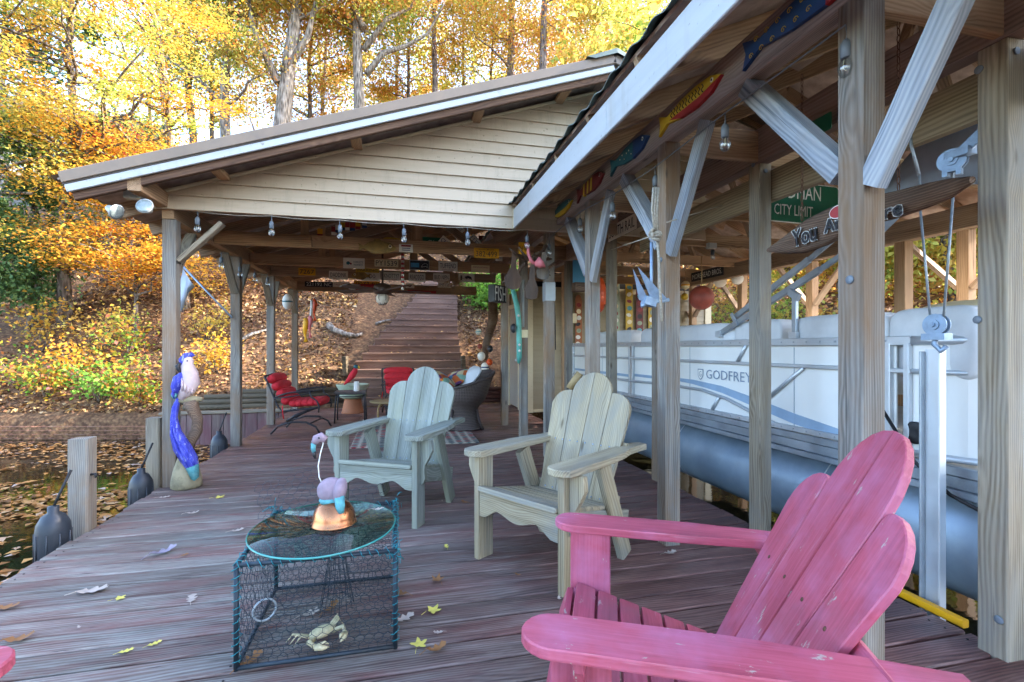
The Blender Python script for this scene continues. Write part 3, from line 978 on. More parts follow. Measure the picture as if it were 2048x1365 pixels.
MB().add([(1.7, 4.15, ZP(1.7) + 0.03), (2.0, 4.15, ZP(2.0) + 0.05), (2.3, 4.15, ZP(2.3) + 0.03), (1.7, 10.7, ZP(1.7) + 0.03), (2.0, 10.7, ZP(2.0) + 0.05), (2.3, 10.7, ZP(2.3) + 0.03),
          (1.78, 4.14, ZP(1.7) + 0.02), (2.0, 4.14, ZP(2.0) - 0.0), (2.22, 4.14, ZP(2.3) + 0.02)], [(0, 1, 4, 3), (1, 2, 5, 4), (0, 6, 7, 1), (1, 7, 8, 2)]).build('ridge_cap', M['roof_green'], pav)
# gable siding, course by course
GT = lambda x: ZP(x) - 0.105
zc = 2.375
exp_ = 0.121
first = True
while zc < 3.86:
    z0, z1 = zc, min(zc + exp_, 3.90)
    def xl(z):   # left limit where the course meets the roof line
        return -1.976 if z <= GT(-1.976) else -1.976 + (z - GT(-1.976)) / 0.336
    def xr(z):
        return min(3.3, 2.0 + (GT(2.0) - z) / 0.336)
    xs0, xs1 = xl(z0), xl(z1)
    xe0, xe1 = xr(z0), xr(z1)
    if xe0 - xs0 > 0.05 and z1 > z0:
        kz = GT(-1.976)
        top = [(max(xs1, xs0), z1)]
        out = [(xs0, z0), (xe0, z0), (xe1, z1)]
        if z0 < kz < z1:
            out += [(xs1, z1), (xs0, kz)]
        else:
            out += [(xs1, z1)]
        cx = sum(p[0] for p in out) / len(out)
        n_ = len(out)
        V = []
        for (px_, pz_) in out:     # front face leans: bottom edge proud
            fr = 0.020 * (1 - (pz_ - z0) / exp_) + 0.003
            V.append((px_ - cx, 4.68 - fr - 4.68, pz_ - z0))
        V += [(px_ - cx, 0.012, pz_ - z0) for (px_, pz_) in out]
        F = [tuple(range(n_)), tuple(reversed(range(n_, 2 * n_)))] + [((i + 1) % n_, i, n_ + i, n_ + (i + 1) % n_) for i in range(n_)]
        MB().add(V, F).build('siding_board', M['siding'], pav, T(cx, 4.68, z0))
    zc += exp_
board('gable_edge_trim', (-1.99, 4.655, 2.37), (-1.99, 4.655, GT(-1.99)), 0.03, 0.04, M['trim_cream'], pav, up=(0, -1, 0))
board('gable_top_trim', (-2.0, 4.652, GT(-2.0) - 0.004), (2.0, 4.652, GT(2.0) - 0.004), 0.03, 0.022, M['trim_cream'], pav)
board('gable_backing', (-1.95, 4.73, 2.43), (1.5, 4.73, 2.43), 0.04, 0.1, M['beam'], pav)

# ------------------------------------------------------------------ boathouse
bt = thing('boathouse', 'long open boathouse of weathered posts with corrugated green metal roof', 'boathouse', (3.6, 4, 0))
ZB = lambda x: 2.81 + 0.45 * (x - 1.6) if x <= 3.7 else 2.81 + 0.45 * 2.1 - 0.45 * (x - 3.7)   # underside of the sheathing
B_Y0, B_Y1 = -0.4, 8.4
for y in (0.1, 1.4, 2.665, 3.85, 5.06, 6.16, 7.3):
    tall = 2.44
    board('post', (1.625, y, -1.9), (1.625, y, tall), 0.1, 0.1, M['post'], bt, up=(0, -1, 0))
    if y > 0.5 and y < 4.5:
        board('knee_brace', (1.627, y + 0.06, 1.84), (1.627, y + 0.56, 2.425), 0.09, 0.085, M['brace'], bt, up=(0, -0.8, 1))
        board('knee_brace', (1.6, y - 0.06, 1.76), (1.6, y - 0.42, 2.40), 0.045, 0.09, M['brace'], bt, up=(0, 1, 0.5))
board('eave_beam', (1.625, B_Y0, 2.545), (1.625, 8.3, 2.545), 0.085, 0.205, M['beam_dark'], bt)
for y in (0.1, 1.4, 2.69, 3.94, 4.93, 6.3):
    board('post', (2.305, y, -1.9), (2.305, y, 2.38), 0.09, 0.1, M['post_tan'] if y in (1.4, 2.69, 4.93) else M['post'], bt, up=(0, -1, 0))
    board('cross_tie', (1.67, y - 0.02, 2.49), (2.26, y - 0.02, 2.49), 0.04, 0.19, M['joist'], bt)
board('inner_beam', (2.30, B_Y0, 2.495), (2.30, 8.3, 2.495), 0.085, 0.22, M['beam_dark'], bt)
board('lift_beam', (2.385, B_Y0, 2.25), (2.385, 4.4, 2.25), 0.045, 0.20, M['big_beam'], bt)
for y in (0.2, 2.4, 3.72, 5.6, 7.0, 8.4):
    board('post', (5.65, y, -1.9), (5.65, y, 2.4), 0.11, 0.11, M['joist'], bt, up=(0, -1, 0))
    board('knee_brace', (5.65, y + 0.06, 1.8), (5.65, y + 0.6, 2.4), 0.04, 0.09, M['beam'], bt, up=(1, 0, 0))
    board('knee_brace', (5.65, y - 0.06, 1.8), (5.65, y - 0.6, 2.4), 0.04, 0.09, M['beam'], bt, up=(1, 0, 0))
board('post', (4.98, 3.83, -1.9), (4.98, 3.83, 2.3), 0.11, 0.11, M['joist'], bt, up=(0, -1, 0))
board('eave_beam', (5.65, B_Y0, 2.5), (5.65, 8.4, 2.5), 0.085, 0.2, M['beam_dark'], bt)
board('inner_beam', (4.95, B_Y0, 2.36), (4.95, 8.4, 2.36), 0.085, 0.2, M['beam'], bt)
for y in (2.66, 3.9, 5.0, 6.2, 7.3, 8.35):
    board('ceiling_joist', (2.34, y + 0.07, 2.47), (5.6, y + 0.07, 2.47), 0.04, 0.14, M['joist'], bt)
    for xk in (3.2, 4.3):
        board('web_brace', (xk, y + 0.11, 2.45), (xk + (0.5 if xk < 3.7 else -0.5), y + 0.11, ZB(xk + (0.5 if xk < 3.7 else -0.5)) - 0.1), 0.035, 0.085, M['beam'], bt, up=(0, 1, 0))
y = B_Y0 + 0.1
while y < B_Y1:
    for (xa, xb) in ((1.15, 3.7), (3.7, 6.15)):
        board('rafter', (xa, y, ZB(xa) - 0.072), (xb, y, ZB(xb) - 0.072), 0.038, 0.14, M['beam'], bt)
    y += 0.61
for xk in (1.35, 2.0, 2.6, 3.2, 4.2, 4.8, 5.4):
    board('purlin', (xk, B_Y0, ZB(xk) - 0.02), (xk, B_Y1, ZB(xk) - 0.02), 0.09, 0.036, M['beam_dark'], bt, up=(0.3, 0, 1))
for (xa, xb) in ((1.12, 3.7), (3.7, 6.2)):
    L = math.hypot(xb - xa, ZB(xb) - ZB(xa))
    MB().box((0, 0, 0), (L, B_Y1 - B_Y0, 0.016)).build('roof_sheathing', M['sheath'], bt, frame(((xa + xb) / 2, (B_Y0 + B_Y1) / 2, (ZB(xa) + ZB(xb)) / 2 + 0.012), (xb - xa, 0, ZB(xb) - ZB(xa)), (0, 1, 0)))
    V = []; F = []
    xo = xa - (0.045 if xa < 2 else 0); xe = xb + (0.05 if xb > 4 else 0)
    ys = np.arange(B_Y0 - 0.05, B_Y1 + 0.06, 0.025)
    for yy in ys:
        b_ = 0.032 + 0.013 * math.cos(2 * math.pi * yy / 0.21) + 0.006 * math.sin(2 * math.pi * yy / 0.9)
        V += [(xo, yy, ZB(xo) + b_), (xe, yy, ZB(xe) + b_), (xo, yy, ZB(xo) + b_ - 0.006)]
    for i in range(len(ys) - 1):
        F += [(3 * i, 3 * i + 1, 3 * i + 4, 3 * i + 3), (3 * i + 2, 3 * i, 3 * i + 3, 3 * i + 5)]
    MB().add(V, F, True).build('corrugated_roof_sheet', M['roof_green'], bt)
for (ya, yb_) in ((B_Y0, 2.46), (2.463, 4.62)):
    board('eave_fascia', (1.13, ya, 2.462), (1.13, yb_, 2.462), 0.022, 0.185, M['trim'], bt)
board('fascia_end_cap', (1.13, 4.632, 2.37), (1.13, 4.632, 2.56), 0.03, 0.022, M['trim_cream'], bt, up=(0, -1, 0))

sw = thing('shade_walkway', 'added plank walkway with skirt darkening the water beyond the boat', None, (6, 4, 0), kind='structure')  # added to hide the lit bank and darken reflections under the boat
for k in range(5):
    board('shade_skirt', (5.50, B_Y0, -0.62 + 0.145 * k), (5.50, 8.5, -0.62 + 0.145 * k), 0.03, 0.135, M['beam_brown'], sw)
for k in range(6):
    board('shade_walk_board', (5.62 + 0.145 * k, B_Y0, 0.0), (5.62 + 0.145 * k, 8.5, 0.0), 0.135, 0.036, M['stair'], sw)

def bolt(p, r_=0.016):
    MB().lathe([(r_, 0), (r_, .003), (r_ * .8, .006)], 12).build('bolt_head', M['socket'], bt, FX(p))
for (u, v, X_) in ((1958, 140, 2.259), (1998, 1240, 2.259), (1507, 330, 2.259), (1955, 640, 2.259), (1700, 560, 1.574), (1322, 520, 1.574)):
    bolt(on_x(u, v, X_))
for y in (1.4, 2.69):
    MB().tube([(2.30, y - .052, 2.33), (2.30, y - .058, 2.33)], .014, 10).build('bolt_head', M['socket'], bt)

# ------------------------------------------------------------------ tool shed at the landward end
sh = thing('dock_shed', 'tan vinyl sided shed with cream corner trim and grey door', 'shed', (4.2, 9.3, 0))
SX0, SX1, SY0, SY1 = 2.31, 6.15, 8.56, 10.05
nz = 0
z = 0.02
while z < 2.3:
    h = 0.1
    def course(name, L, Mx):
        V = [(-L / 2, -0.018, 0), (L / 2, -0.018, 0), (L / 2, -0.003, h), (-L / 2, -0.003, h), (-L / 2, 0.01, 0), (L / 2, 0.01, 0), (L / 2, 0.01, h), (-L / 2, 0.01, h)]
        F = [(0, 1, 2, 3), (5, 4, 7, 6), (1, 0, 4, 5), (3, 2, 6, 7), (0, 3, 7, 4), (2, 1, 5, 6)]
        key = ('course', round(L, 3))
        if key not in _boxes:
            _boxes[key] = MB().add(V, F).mesh('course'); _boxes[key].materials.append(M['siding_tan'])
        place(name, _boxes[key], None, sh, Mx)
    course('siding_board', SX1 - SX0, T((SX0 + SX1) / 2, SY0, z))
    for (ya, yb_) in ((SY0 + 0.03, 8.95), (9.86, SY1)):
        course('siding_board', yb_ - ya, T(SX0, (ya + yb_) / 2, z) @ Matrix.Rotation(R(-90), 4, 'Z'))
    z += h
MB().box((0, 0, 0), (SX1 - SX0 - 0.04, SY1 - SY0 - 0.04, 2.3)).build('wall_core', M['tan_paint'], sh, T((SX0 + SX1) / 2, (SY0 + SY1) / 2, 1.16))
board('corner_trim', (SX0 + 0.05, SY0 - 0.024, 0.0), (SX0 + 0.05, SY0 - 0.024, 2.2), 0.15, 0.02, M['trim_cream'], sh, up=(0, -1, 0))
board('corner_trim', (SX0 - 0.024, SY0 + 0.05, 0.0), (SX0 - 0.024, SY0 + 0.05, 2.2), 0.15, 0.02, M['trim_cream'], sh, up=(-1, 0, 0))
board('corner_trim', (SX1 - 0.06, SY0 - 0.024, 0.0), (SX1 - 0.06, SY0 - 0.024, 2.2), 0.14, 0.02, M['trim_cream'], sh, up=(0, -1, 0))
board('base_trim', (SX0, SY0 - 0.022, 0.03), (SX1, SY0 - 0.022, 0.03), 0.02, 0.05, M['trim_cream'], sh)
dr = board('door', (SX0 - 0.004, 9.4, 0.03), (SX0 - 0.004, 9.4, 1.98), 0.76, 0.03, M['door'], sh, up=(-1, 0, 0))
MB().ball((0, 0, 0), 0.03, 10, 6).build('door_knob', M['alu'], dr, T(SX0 - 0.05, 9.1, 0.95))
for yy in (8.98, 9.82):
    board('door_jamb', (SX0 - 0.02, yy, 0.0), (SX0 - 0.02, yy, 2.06), 0.09, 0.04, M['trim_cream'], sh, up=(-1, 0, 0))
board('door_head', (SX0 - 0.02, 8.93, 2.02), (SX0 - 0.02, 9.87, 2.02), 0.04, 0.08, M['trim_cream'], sh)
MB().box((0, 0, 0), (SX1 - SX0, 0.03, 0.35)).build('gable_gap_shade', M['gap_shade'], sh, T((SX0 + SX1) / 2, SY0 + 0.35, 2.46))  # black sheet standing in for the shade inside the open gap
# ------------------------------------------------------------------ trees and shrubs
def base_at(u, d, v=300):
    p = at_d(u, v, d)
    return Vector((p.x, p.y, float(ground_z(p.x, p.y)) - 0.15))
def wobble_path(p0, p1, n, amp, rg):
    p0, p1 = Vector(p0), Vector(p1)
    out = []
    for i in range(n + 1):
        t = i / n
        k = amp * math.sin(math.pi * t)
        out.append(p0.lerp(p1, t) + Vector((rg.uniform(-1, 1), rg.uniform(-1, 1), rg.uniform(-.5, .5))) * k)
    return out
def tree(name, label, base, height, r0, crowns, leaf, bark, seed, lean=(0, 0), leaf_size=0.125, clump=(0.62, 0.42), flat=0.45, limbs=(), group=None, limb_share=0.5, wig=0.25):
    """crowns: (centre above the base dx, dy, z), (radii), clumps, leaves; limbs: extra polylines relative to the base"""
    rg = random.Random(seed); nr = np.random.default_rng(seed)
    t = thing(name, label, 'tree', base, 0, group)
    top = Vector((lean[0], lean[1], height))
    path = [Vector((0, 0, -0.3))]
    for i in range(1, 9):
        f = i / 8
        path.append(Vector((lean[0] * f ** 1.4 + rg.uniform(-1, 1) * wig * 0.6, lean[1] * f ** 1.4 + rg.uniform(-1, 1) * wig * 0.6, height * f)))
    rad = [r0 * 1.35] + [r0 * (1 - 0.82 * (i / 8)) for i in range(1, 9)]
    mb = MB().tube(path, rad, 10)
    def trunk_at(z):
        f = max(0.0, min(1.0, z / height)) * 8
        i = min(7, int(f))
        return path[i].lerp(path[i + 1], f - i), rad[i] + (rad[i + 1] - rad[i]) * (f - i)
    for lp, lr in limbs:
        pp = [Vector(p) for p in lp]
        mb.tube(pp, [lr * (1 - 0.75 * i / (len(pp) - 1)) for i in range(len(pp))], 7)
    Vs = []
    for (cx, cy, cz), (rx, ry, rz), nc, nl in crowns:
        cy += 0.0 if leaf_size == 0.125 else 0.0
        cc = []
        while len(cc) < nc:
            q = Vector((rg.uniform(-1, 1), rg.uniform(-1, 1), rg.uniform(-1, 1)))
            if 0.15 < q.length < 1.0:
                cc.append(Vector((cx + q.x * rx, cy + q.y * ry, cz + q.z * rz)))
        for k, c_ in enumerate(cc):
            if rg.random() < limb_share:
                hz = min(height * 0.97, max(height * 0.12, c_.z - rg.uniform(0.2, 0.9) * (Vector((c_.x, c_.y, 0)).length * 0.55 + 0.3)))
                p0, rt = trunk_at(hz)
                L = (c_ - p0).length
                pp = wobble_path(p0, c_, 5, 0.10 * L, rg)
                pp[0] = p0
                mb.tube(pp, [min(rt * 0.5, 0.018 * L + 0.012) * (1 - 0.85 * i / 5) + 0.006 for i in range(6)], 5)
        C0 = np.array([tuple(c_) for c_ in cc])
        idx = nr.integers(0, nc, nl)
        nl = int(nl * (1.75 if leaf_size == 0.125 else (1.55 if leaf_size == 0.078 else 1.2))); idx = nr.integers(0, nc, nl)
        off = nr.normal(size=(nl, 3)) * np.array([clump[0], clump[0], clump[1]])
        C = C0[idx] + off * (0.5 + nr.random((nc, 1)) * 0.9)[idx]
        Vs.append(leaf_polys(C, nr.uniform(0.65, 1.3, nl) * leaf_size, nr, flat, 0.30, 0.06))
    mb.build('trunk', bark, t, Matrix.Identity(4), True)
    place('crown', fast_mesh('crown', np.concatenate(Vs), 4, leaf), None, t, Matrix.Identity(4), True)
    return t
G1 = 'trees standing on the bank behind the shelter'
ob = M['bark']
b = base_at(392, 22)
tree('oak_tree', 'slender dark trunked oak above the left end of the gabled roof', b, 15, 0.2, [((0.3, 0, 9.5), (3.0, 2.5, 4.5), 26, 7000)], M['leaf_mix'], M['bark_dark'], 21, (-1.0, 0), group=G1)
b = base_at(458, 20)
tree('oak_tree', 'pale barked oak with rust and green leaves left of the thick leaning trunk', b, 15, 0.25, [((-1, 0, 10.5), (3.2, 2.5, 3.6), 26, 8500), ((1.2, -1, 8), (2.2, 2, 2), 10, 2600)], M['leaf_rust'], ob, 22, (-0.2, 0), group=G1,
     limbs=[(((0, 0, 5.0), (-1.2, 0, 6.2), (-2.6, -0.3, 7.0)), 0.13), (((0.1, 0, 8.6), (-1.5, -.2, 8.5), (-3.0, -0.4, 7.7), (-3.6, -.4, 7.2)), 0.1), (((0.1, 0, 8.9), (1.2, -.2, 9.0), (2.2, -.3, 10.4)), 0.1)])
b = base_at(540, 19)
tree('oak_tree', 'thick pale oak trunk leaning right above the roof slope', b, 15, 0.42, [((0.8, 0, 11), (3.2, 2.6, 3.4), 26, 8500)], M['leaf_orange'], ob, 23, (2.0, 0.5), group=G1,
     limbs=[(((0.5, 0, 6.4), (1.4, 0, 8.0), (1.9, 0, 10.5)), 0.2), (((0.3, 0, 6.0), (-.6, 0, 8.0), (-.9, 0, 10)), 0.16)])
b = base_at(728, 20)
tree('oak_tree', 'forked oak with wide crooked limbs and rust coloured leaves', b, 15, 0.31, [((1.6, 0, 11), (3.6, 2.6, 3.6), 26, 8500), ((-1.2, 0.6, 11), (2.6, 2, 3), 14, 4000)], M['leaf_rust'], ob, 24, (-0.4, 0.2), group=G1,
     limbs=[(((0.0, 0, 7.6), (0.9, 0, 9.0), (1.9, -.1, 9.6), (2.6, -.1, 11)), 0.13), (((0.1, 0, 6.6), (0.8, 0, 7.6), (1.7, 0, 8.0), (2.6, -.1, 8.6), (3.4, -.1, 10.2)), 0.14), (((0, 0, 8.5), (-.8, 0, 10), (-1.2, 0, 12)), 0.15)])
b = base_at(868, 24)
tree('pine_tree', 'straight slim trunk in the middle between forked oak and two pines', b, 18, 0.2, [((0.5, 0, 12), (3.6, 2.6, 4.0), 24, 7000)], M['leaf_orange'], M['bark_pine'], 25, (0.1, 0), group=G1, wig=0.08)
b = base_at(1022, 24)
tree('pine_tree', 'tall straight grey pine trunk left of its thicker twin', b, 19, 0.27, [((0.5, 0, 13.5), (3.4, 2.6, 4.0), 20, 5500), ((-1.5, 0, 10), (2, 2, 2), 8, 1700)], M['leaf_gold'], M['bark_pine'], 26, (0.0, 0), group=G1, wig=0.08,
     limbs=[(((0, 0, 11.3), (-1.0, 0, 11.2), (-2.4, 0, 13)), 0.06)])
b = base_at(1086, 22)
tree('pine_tree', 'tall straight pine trunk just left of the roof ridge', b, 19, 0.26, [((1.2, 0, 12), (3.2, 2.4, 4.0), 24, 6500)], M['leaf_gold'], M['bark_pine'], 27, (0.1, 0), group=G1, wig=0.08)
b = base_at(1055, 27)
tree('young_tree', 'thin leaning grey stem between the two straight pines', b, 15, 0.14, [((0.5, 0, 12), (2.6, 2.4, 4.0), 16, 4200)], M['leaf_gold'], ob, 28, (1.2, 0), group=G1)
b = base_at(1175, 24)
tree('maple_tree', 'yellow green maple with dark branches above the roof ridge', b, 15, 0.17, [((0.6, 0, 10.5), (3.4, 2.6, 5), 26, 8500)], M['leaf_green'], M['bark_dark'], 29, (0.6, 0), group=G1,
     limbs=[(((0, 0, 9.5), (0.5, 0, 11), (1.3, 0, 13.5)), 0.12)])
b = base_at(1285, 21)
tree('maple_tree', 'green and gold maple beside the edge of the corrugated roof', b, 15, 0.16, [((0.0, 0, 10.5), (3.0, 2.4, 5), 26, 8500)], M['leaf_green'], M['bark_dark'], 30, (0.4, 0), group=G1)
for k, (u, d, r_, ln, lb) in enumerate(((330, 25, .12, -.6, 'slim grey stem at the left end of the roof line'), (640, 26, .13, .5, 'slim grey stem between thick leaning oak and forked oak'), (790, 27, .11, .3, 'slim pale stem right of the forked oak'), (930, 26, .12, -.3, 'slim grey stem left of the twin pines'), (1120, 27, .13, .2, 'slim grey stem right of the twin pines'), (1215, 27, .1, .5, 'slim dark stem above the roof ridge'))):
    tree('young_tree', lb, base_at(u, d), 16, r_, [((0.2, 0, 12), (2.2, 1.8, 3.5), 12, 1800)], M[('leaf_green', 'leaf_rust')[k % 2]], M['bark'] if k % 2 else M['bark_pine'], 120 + k, (ln, 0), group=G1, wig=.15)
for k, (u, d, mt_, lb) in enumerate(((425, 24, 'leaf_mix', 'yellow and green oak filling the gap left of the pale oak'), (615, 23, 'leaf_orange', 'orange oak filling the gap right of the thick leaning trunk'), (815, 25, 'leaf_orange', 'orange oak behind the slim trunk'), (975, 26, 'leaf_mix', 'yellow green oak behind the twin pines'))):
    tree('oak_tree', lb, base_at(u, d), 14, .13, [((0, 0, 8.8), (2.6, 2.0, 5.0), 30, 5200)], M[mt_], M['bark_dark'], 140 + k, (.3, 0), group=G1)
# far crowns closing the gaps low over the roof
for k, (u, d, mat_, nm) in enumerate(((640, 31, 'leaf_gold', 'far golden tree glimpsed between thick leaning oak and forked oak'), (950, 32, 'leaf_green', 'far yellow green tree glimpsed left of the pines'), (300, 30, 'leaf_green', 'far yellow green tree behind the slender dark oak'), (1180, 33, 'leaf_gold', 'far golden tree behind the roof ridge'), (790, 29, 'leaf_rust', 'far rust tree between forked oak and slim trunk'))):
    tree('distant_tree', nm, base_at(u, d), 15, 0.16, [((0, 0, 7.5), (5.0, 3, 5.5), 40, 6000)], M[mat_], M['bark_dark'], 60 + k, leaf_size=0.2, group='distant trees up the slope')

# the yellow beeches at the left
def beech(label, u, d, height, r0, crowns, seed, lean, mat='leaf_yellow', ls=0.078):
    return tree('beech_tree', label, base_at(u, d), height, r0, crowns, M[mat], M['bark_dark'], seed, lean, leaf_size=ls, clump=(0.42, 0.11), flat=0.72, limb_share=0.75, group='yellow beeches left of the shelter')
beech('yellow beech whose low sprays hang behind the hanging flag', 372, 13.5, 9, 0.13, [((-0.6, -0.6, 2.6), (2.6, 2.0, 2.0), 54, 13000), ((-1.5, -1, 6.5), (3.2, 2.0, 3.0), 34, 8000)], 41, (-0.8, -0.5))
beech('tall yellow beech arching over the left corner of the roof', 130, 12.5, 11, 0.15, [((0.8, -1.0, 6.4), (3.0, 2.0, 2.8), 36, 7800), ((0.2, -0.6, 4.2), (2.0, 1.2, 0.8), 10, 1800)], 42, (0.8, -0.8), 'leaf_green')
beech('golden beech with sparse hanging sprays at the left edge', -60, 11.5, 10, 0.14, [((0.6, -0.6, 4.8), (2.4, 1.6, 2.2), 12, 2200), ((0.8, -0.6, 7.6), (2.6, 1.6, 2.2), 12, 2200)], 43, (0.4, -0.4), 'leaf_mix')
beech('small golden beech between flag and second shelter post', 520, 15.0, 6, 0.08, [((-0.5, -0.3, 2.4), (1.3, 1.2, 1.4), 14, 2200)], 44, (-0.3, -0.3))
beech('low spreading yellow beech in front of the bank beside the corner post', 285, 12.0, 4.2, 0.06, [((0.2, -0.3, 2.3), (1.9, 1.0, 1.0), 30, 5200)], 49, (-0.2, -0.2))
tree('pine_tree', 'bare limbed pine against the bright sky at far left', base_at(20, 17), 14, 0.16, [((0, 0, 8.5), (2.2, 1.6, 3.5), 14, 2500)], M['leaf_ever'], ob, 45, (-0.2, 0), leaf_size=0.2, flat=0.3,
     limbs=[(((0, 0, 7.4), (1.0, -.3, 7.0), (2.0, -.5, 7.9)), 0.08), (((0, 0, 6.4), (1.4, -.3, 6.3), (2.4, -.5, 7.4)), 0.07)])
tree('cedar_tree', 'dark green cedar at the left edge over the brick wall', base_at(60, 12.4), 6.2, 0.12, [((0, 0, 2.2), (1.4, 1.0, 1.7), 30, 8000), ((0.1, 0, 4.3), (1.1, 0.9, 1.3), 16, 3800)], M['leaf_ever'], M['bark_dark'], 46, (0.1, 0), leaf_size=0.11, clump=(0.3, 0.2), flat=0.2)
tree('cedar_tree', 'dark evergreen behind the hanging yellow leaves at the roof corner', base_at(225, 17), 6.0, 0.12, [((0, 0, 3.2), (1.8, 1.2, 2.2), 26, 5500)], M['leaf_ever'], M['bark_dark'], 47, (0.1, 0), leaf_size=0.14, clump=(0.35, 0.25), flat=0.2)
tree('maple_tree', 'small red maple glimpsed under the left roof eave', base_at(262, 16), 4.6, 0.06, [((0, 0, 3.7), (1.4, 1.0, 0.9), 14, 2600)], M['leaf_red'], M['bark_dark'], 48, leaf_size=0.11, clump=(0.4, 0.12), flat=0.6)

# right of the boathouse
RG = 'autumn trees seen through the open side of the boathouse'
for k, (u, d, mat_, nm, H) in enumerate((
        (1480, 15, 'leaf_gold', 'golden tree standing just right of the shed corner', 5.5),
        (1590, 13.5, 'leaf_green', 'yellow green tree seen above the boat seats right of the shed', 5),
        (1690, 13, 'leaf_rust', 'rust red tree seen past the thick middle post', 5.2),
        (1805, 12, 'leaf_rust', 'orange tree seen between the hoist cables', 5.5),
        (1900, 10.8, 'leaf_green', 'yellow green tree seen right of the hoist cables', 5.2),
        (2010, 10.5, 'leaf_gold', 'golden tree half hidden by the rightmost post', 5.6))):
    tree('woodland_tree', nm, base_at(u, d), H, 0.11, [((0, 0, H * 0.42), (1.8, 1.5, H * 0.32), 26, 4600), ((0, 0, H * 0.8), (1.6, 1.5, H * 0.22), 14, 1800)], M[mat_], M['bark_dark'], 70 + k, leaf_size=0.13, clump=(0.4, 0.2), flat=0.5, group=RG)
# the wood behind the right trees; first two oaks added unseen to shade the bank
for k, (x_, y_, lb) in enumerate(((8.6, 13.9, 'unseen tall oak added behind the shed roof to shade the bank'), (9.5, 18.5, 'unseen tall oak added farther right behind the boathouse to shade the bank'), (18.5, 20.0, 'tall oak farthest right on the bank beyond the boathouse'))):
    b = Vector((x_, y_, float(ground_z(x_, y_)) - 0.2))
    tree('woodland_tree', lb, b, 10, 0.2, [((0, 0, 6.4), (3.2, 3.2, 3.2), 34, 5200)], M['leaf_rust'] if k % 2 else M['leaf_green'], M['bark_dark'], 90 + k, leaf_size=0.24, clump=(0.6, 0.4), group='tall oaks on the right bank')

def shrub(label, p, h, spread, n, mat, seed, ls=0.085, cat='shrub', grp=None, flat=0.55, stems=6):
    rg = random.Random(seed); nr = np.random.default_rng(seed)
    t = thing('leafy_shrub', label, cat, p, 0, grp)
    mb = MB(); tips = []
    for k in range(stems):
        a = rg.uniform(0, 6.28)
        tip = Vector((math.cos(a) * spread * rg.uniform(.3, 1), math.sin(a) * spread * rg.uniform(.3, 1), h * rg.uniform(.6, 1)))
        pp = wobble_path((0, 0, 0), tip, 4, 0.12 * h, rg)
        mb.tube(pp, [0.012, 0.010, 0.008, 0.005, 0.003], 4)
        tips += pp[2:]
    mb.build('stem', M['bark_dark'], t, Matrix.Identity(4), True)
    C0 = np.array([tuple(q) for q in tips])
    C = C0[nr.integers(0, len(C0), n)] + nr.normal(size=(n, 3)) * np.array([spread * .28, spread * .28, h * .16])
    place('foliage', fast_mesh('foliage', leaf_polys(C, nr.uniform(.6, 1.3, n) * ls, nr, flat, 0.36, 0.08), 4, M[mat]), None, t, Matrix.Identity(4), True)
SG = 'shrubs growing on the bank above the brick wall'
spots = [(20, 0.8, .9, 'leaf_shrub', 'pink tinged shrub at the left edge above the brick wall'), (80, 0.5, .7, 'leaf_shrub', 'low mixed shrub above the left part of the brick wall'), (140, 0.9, 1.0, 'leaf_yellow', 'yellow leaved shrub over the middle of the brick wall'),
         (190, 0.4, .7, 'leaf_bright', 'low green shrub trailing over the brick wall'), (235, 0.6, .9, 'leaf_shrub', 'green and pink shrub left of the parrot post'), (275, 0.35, .6, 'leaf_shrub', 'small shrub just left of the front corner post'),
         (60, 2.2, 1.2, 'leaf_yellow', 'yellow shrub halfway up the bank at left'), (180, 2.0, 1.2, 'leaf_gold', 'golden shrub up the bank behind the mooring post'), (250, 1.6, 1.0, 'leaf_shrub', 'mixed shrub up the bank left of the front post'),
         (430, 1.2, 0.8, 'leaf_yellow', 'yellow sapling between the first two shelter posts'), (400, 2.4, 1.0, 'leaf_gold', 'golden shrub up the bank behind the blue parrot')]
for k, (u, s_, h, mm, lb) in enumerate(spots):
    x_ = -2.0 - (400 - u) / 400 * 6.3 if u < 300 else -3.2
    p = on_z(u, 830, 0.0)
    y_ = float(shore(p.x)) + s_
    q = _ray(u, 800); tt = y_ / q.y
    x_ = q.x * tt
    y_ = float(shore(x_)) + s_
    shrub(lb, (x_, y_, float(ground_z(x_, y_)) - 0.02), h, 0.65 * h ** .5, 420, mm, 200 + k, grp=SG)
p = at_d(985, 600, 14.5)
shrub('bright green bush right of the hillside stairs', (p.x, p.y, float(ground_z(p.x, p.y)) - 0.1), 1.3, 1.0, 2600, 'leaf_bright', 230, 0.1, stems=14)
for k, (u, d) in enumerate(((1455, 13), (1560, 12), (1650, 11), (1760, 10), (1850, 9.6), (1950, 9))):
    p = at_d(u, 600, d)
    shrub(('leafy shrub on the right bank, seen over the boat: ' + ('by the shed corner', 'under the folded boat top', 'left of the thick middle post', 'behind the thick middle post', 'between the hoist cables', 'beside the rightmost post')[k]), (p.x, p.y, float(ground_z(p.x, p.y)) - 0.05), 1.4, 0.9, 900, ('leaf_rust', 'leaf_green', 'leaf_gold')[k % 3], 240 + k, 0.1, grp='shrubs on the right bank', stems=8)

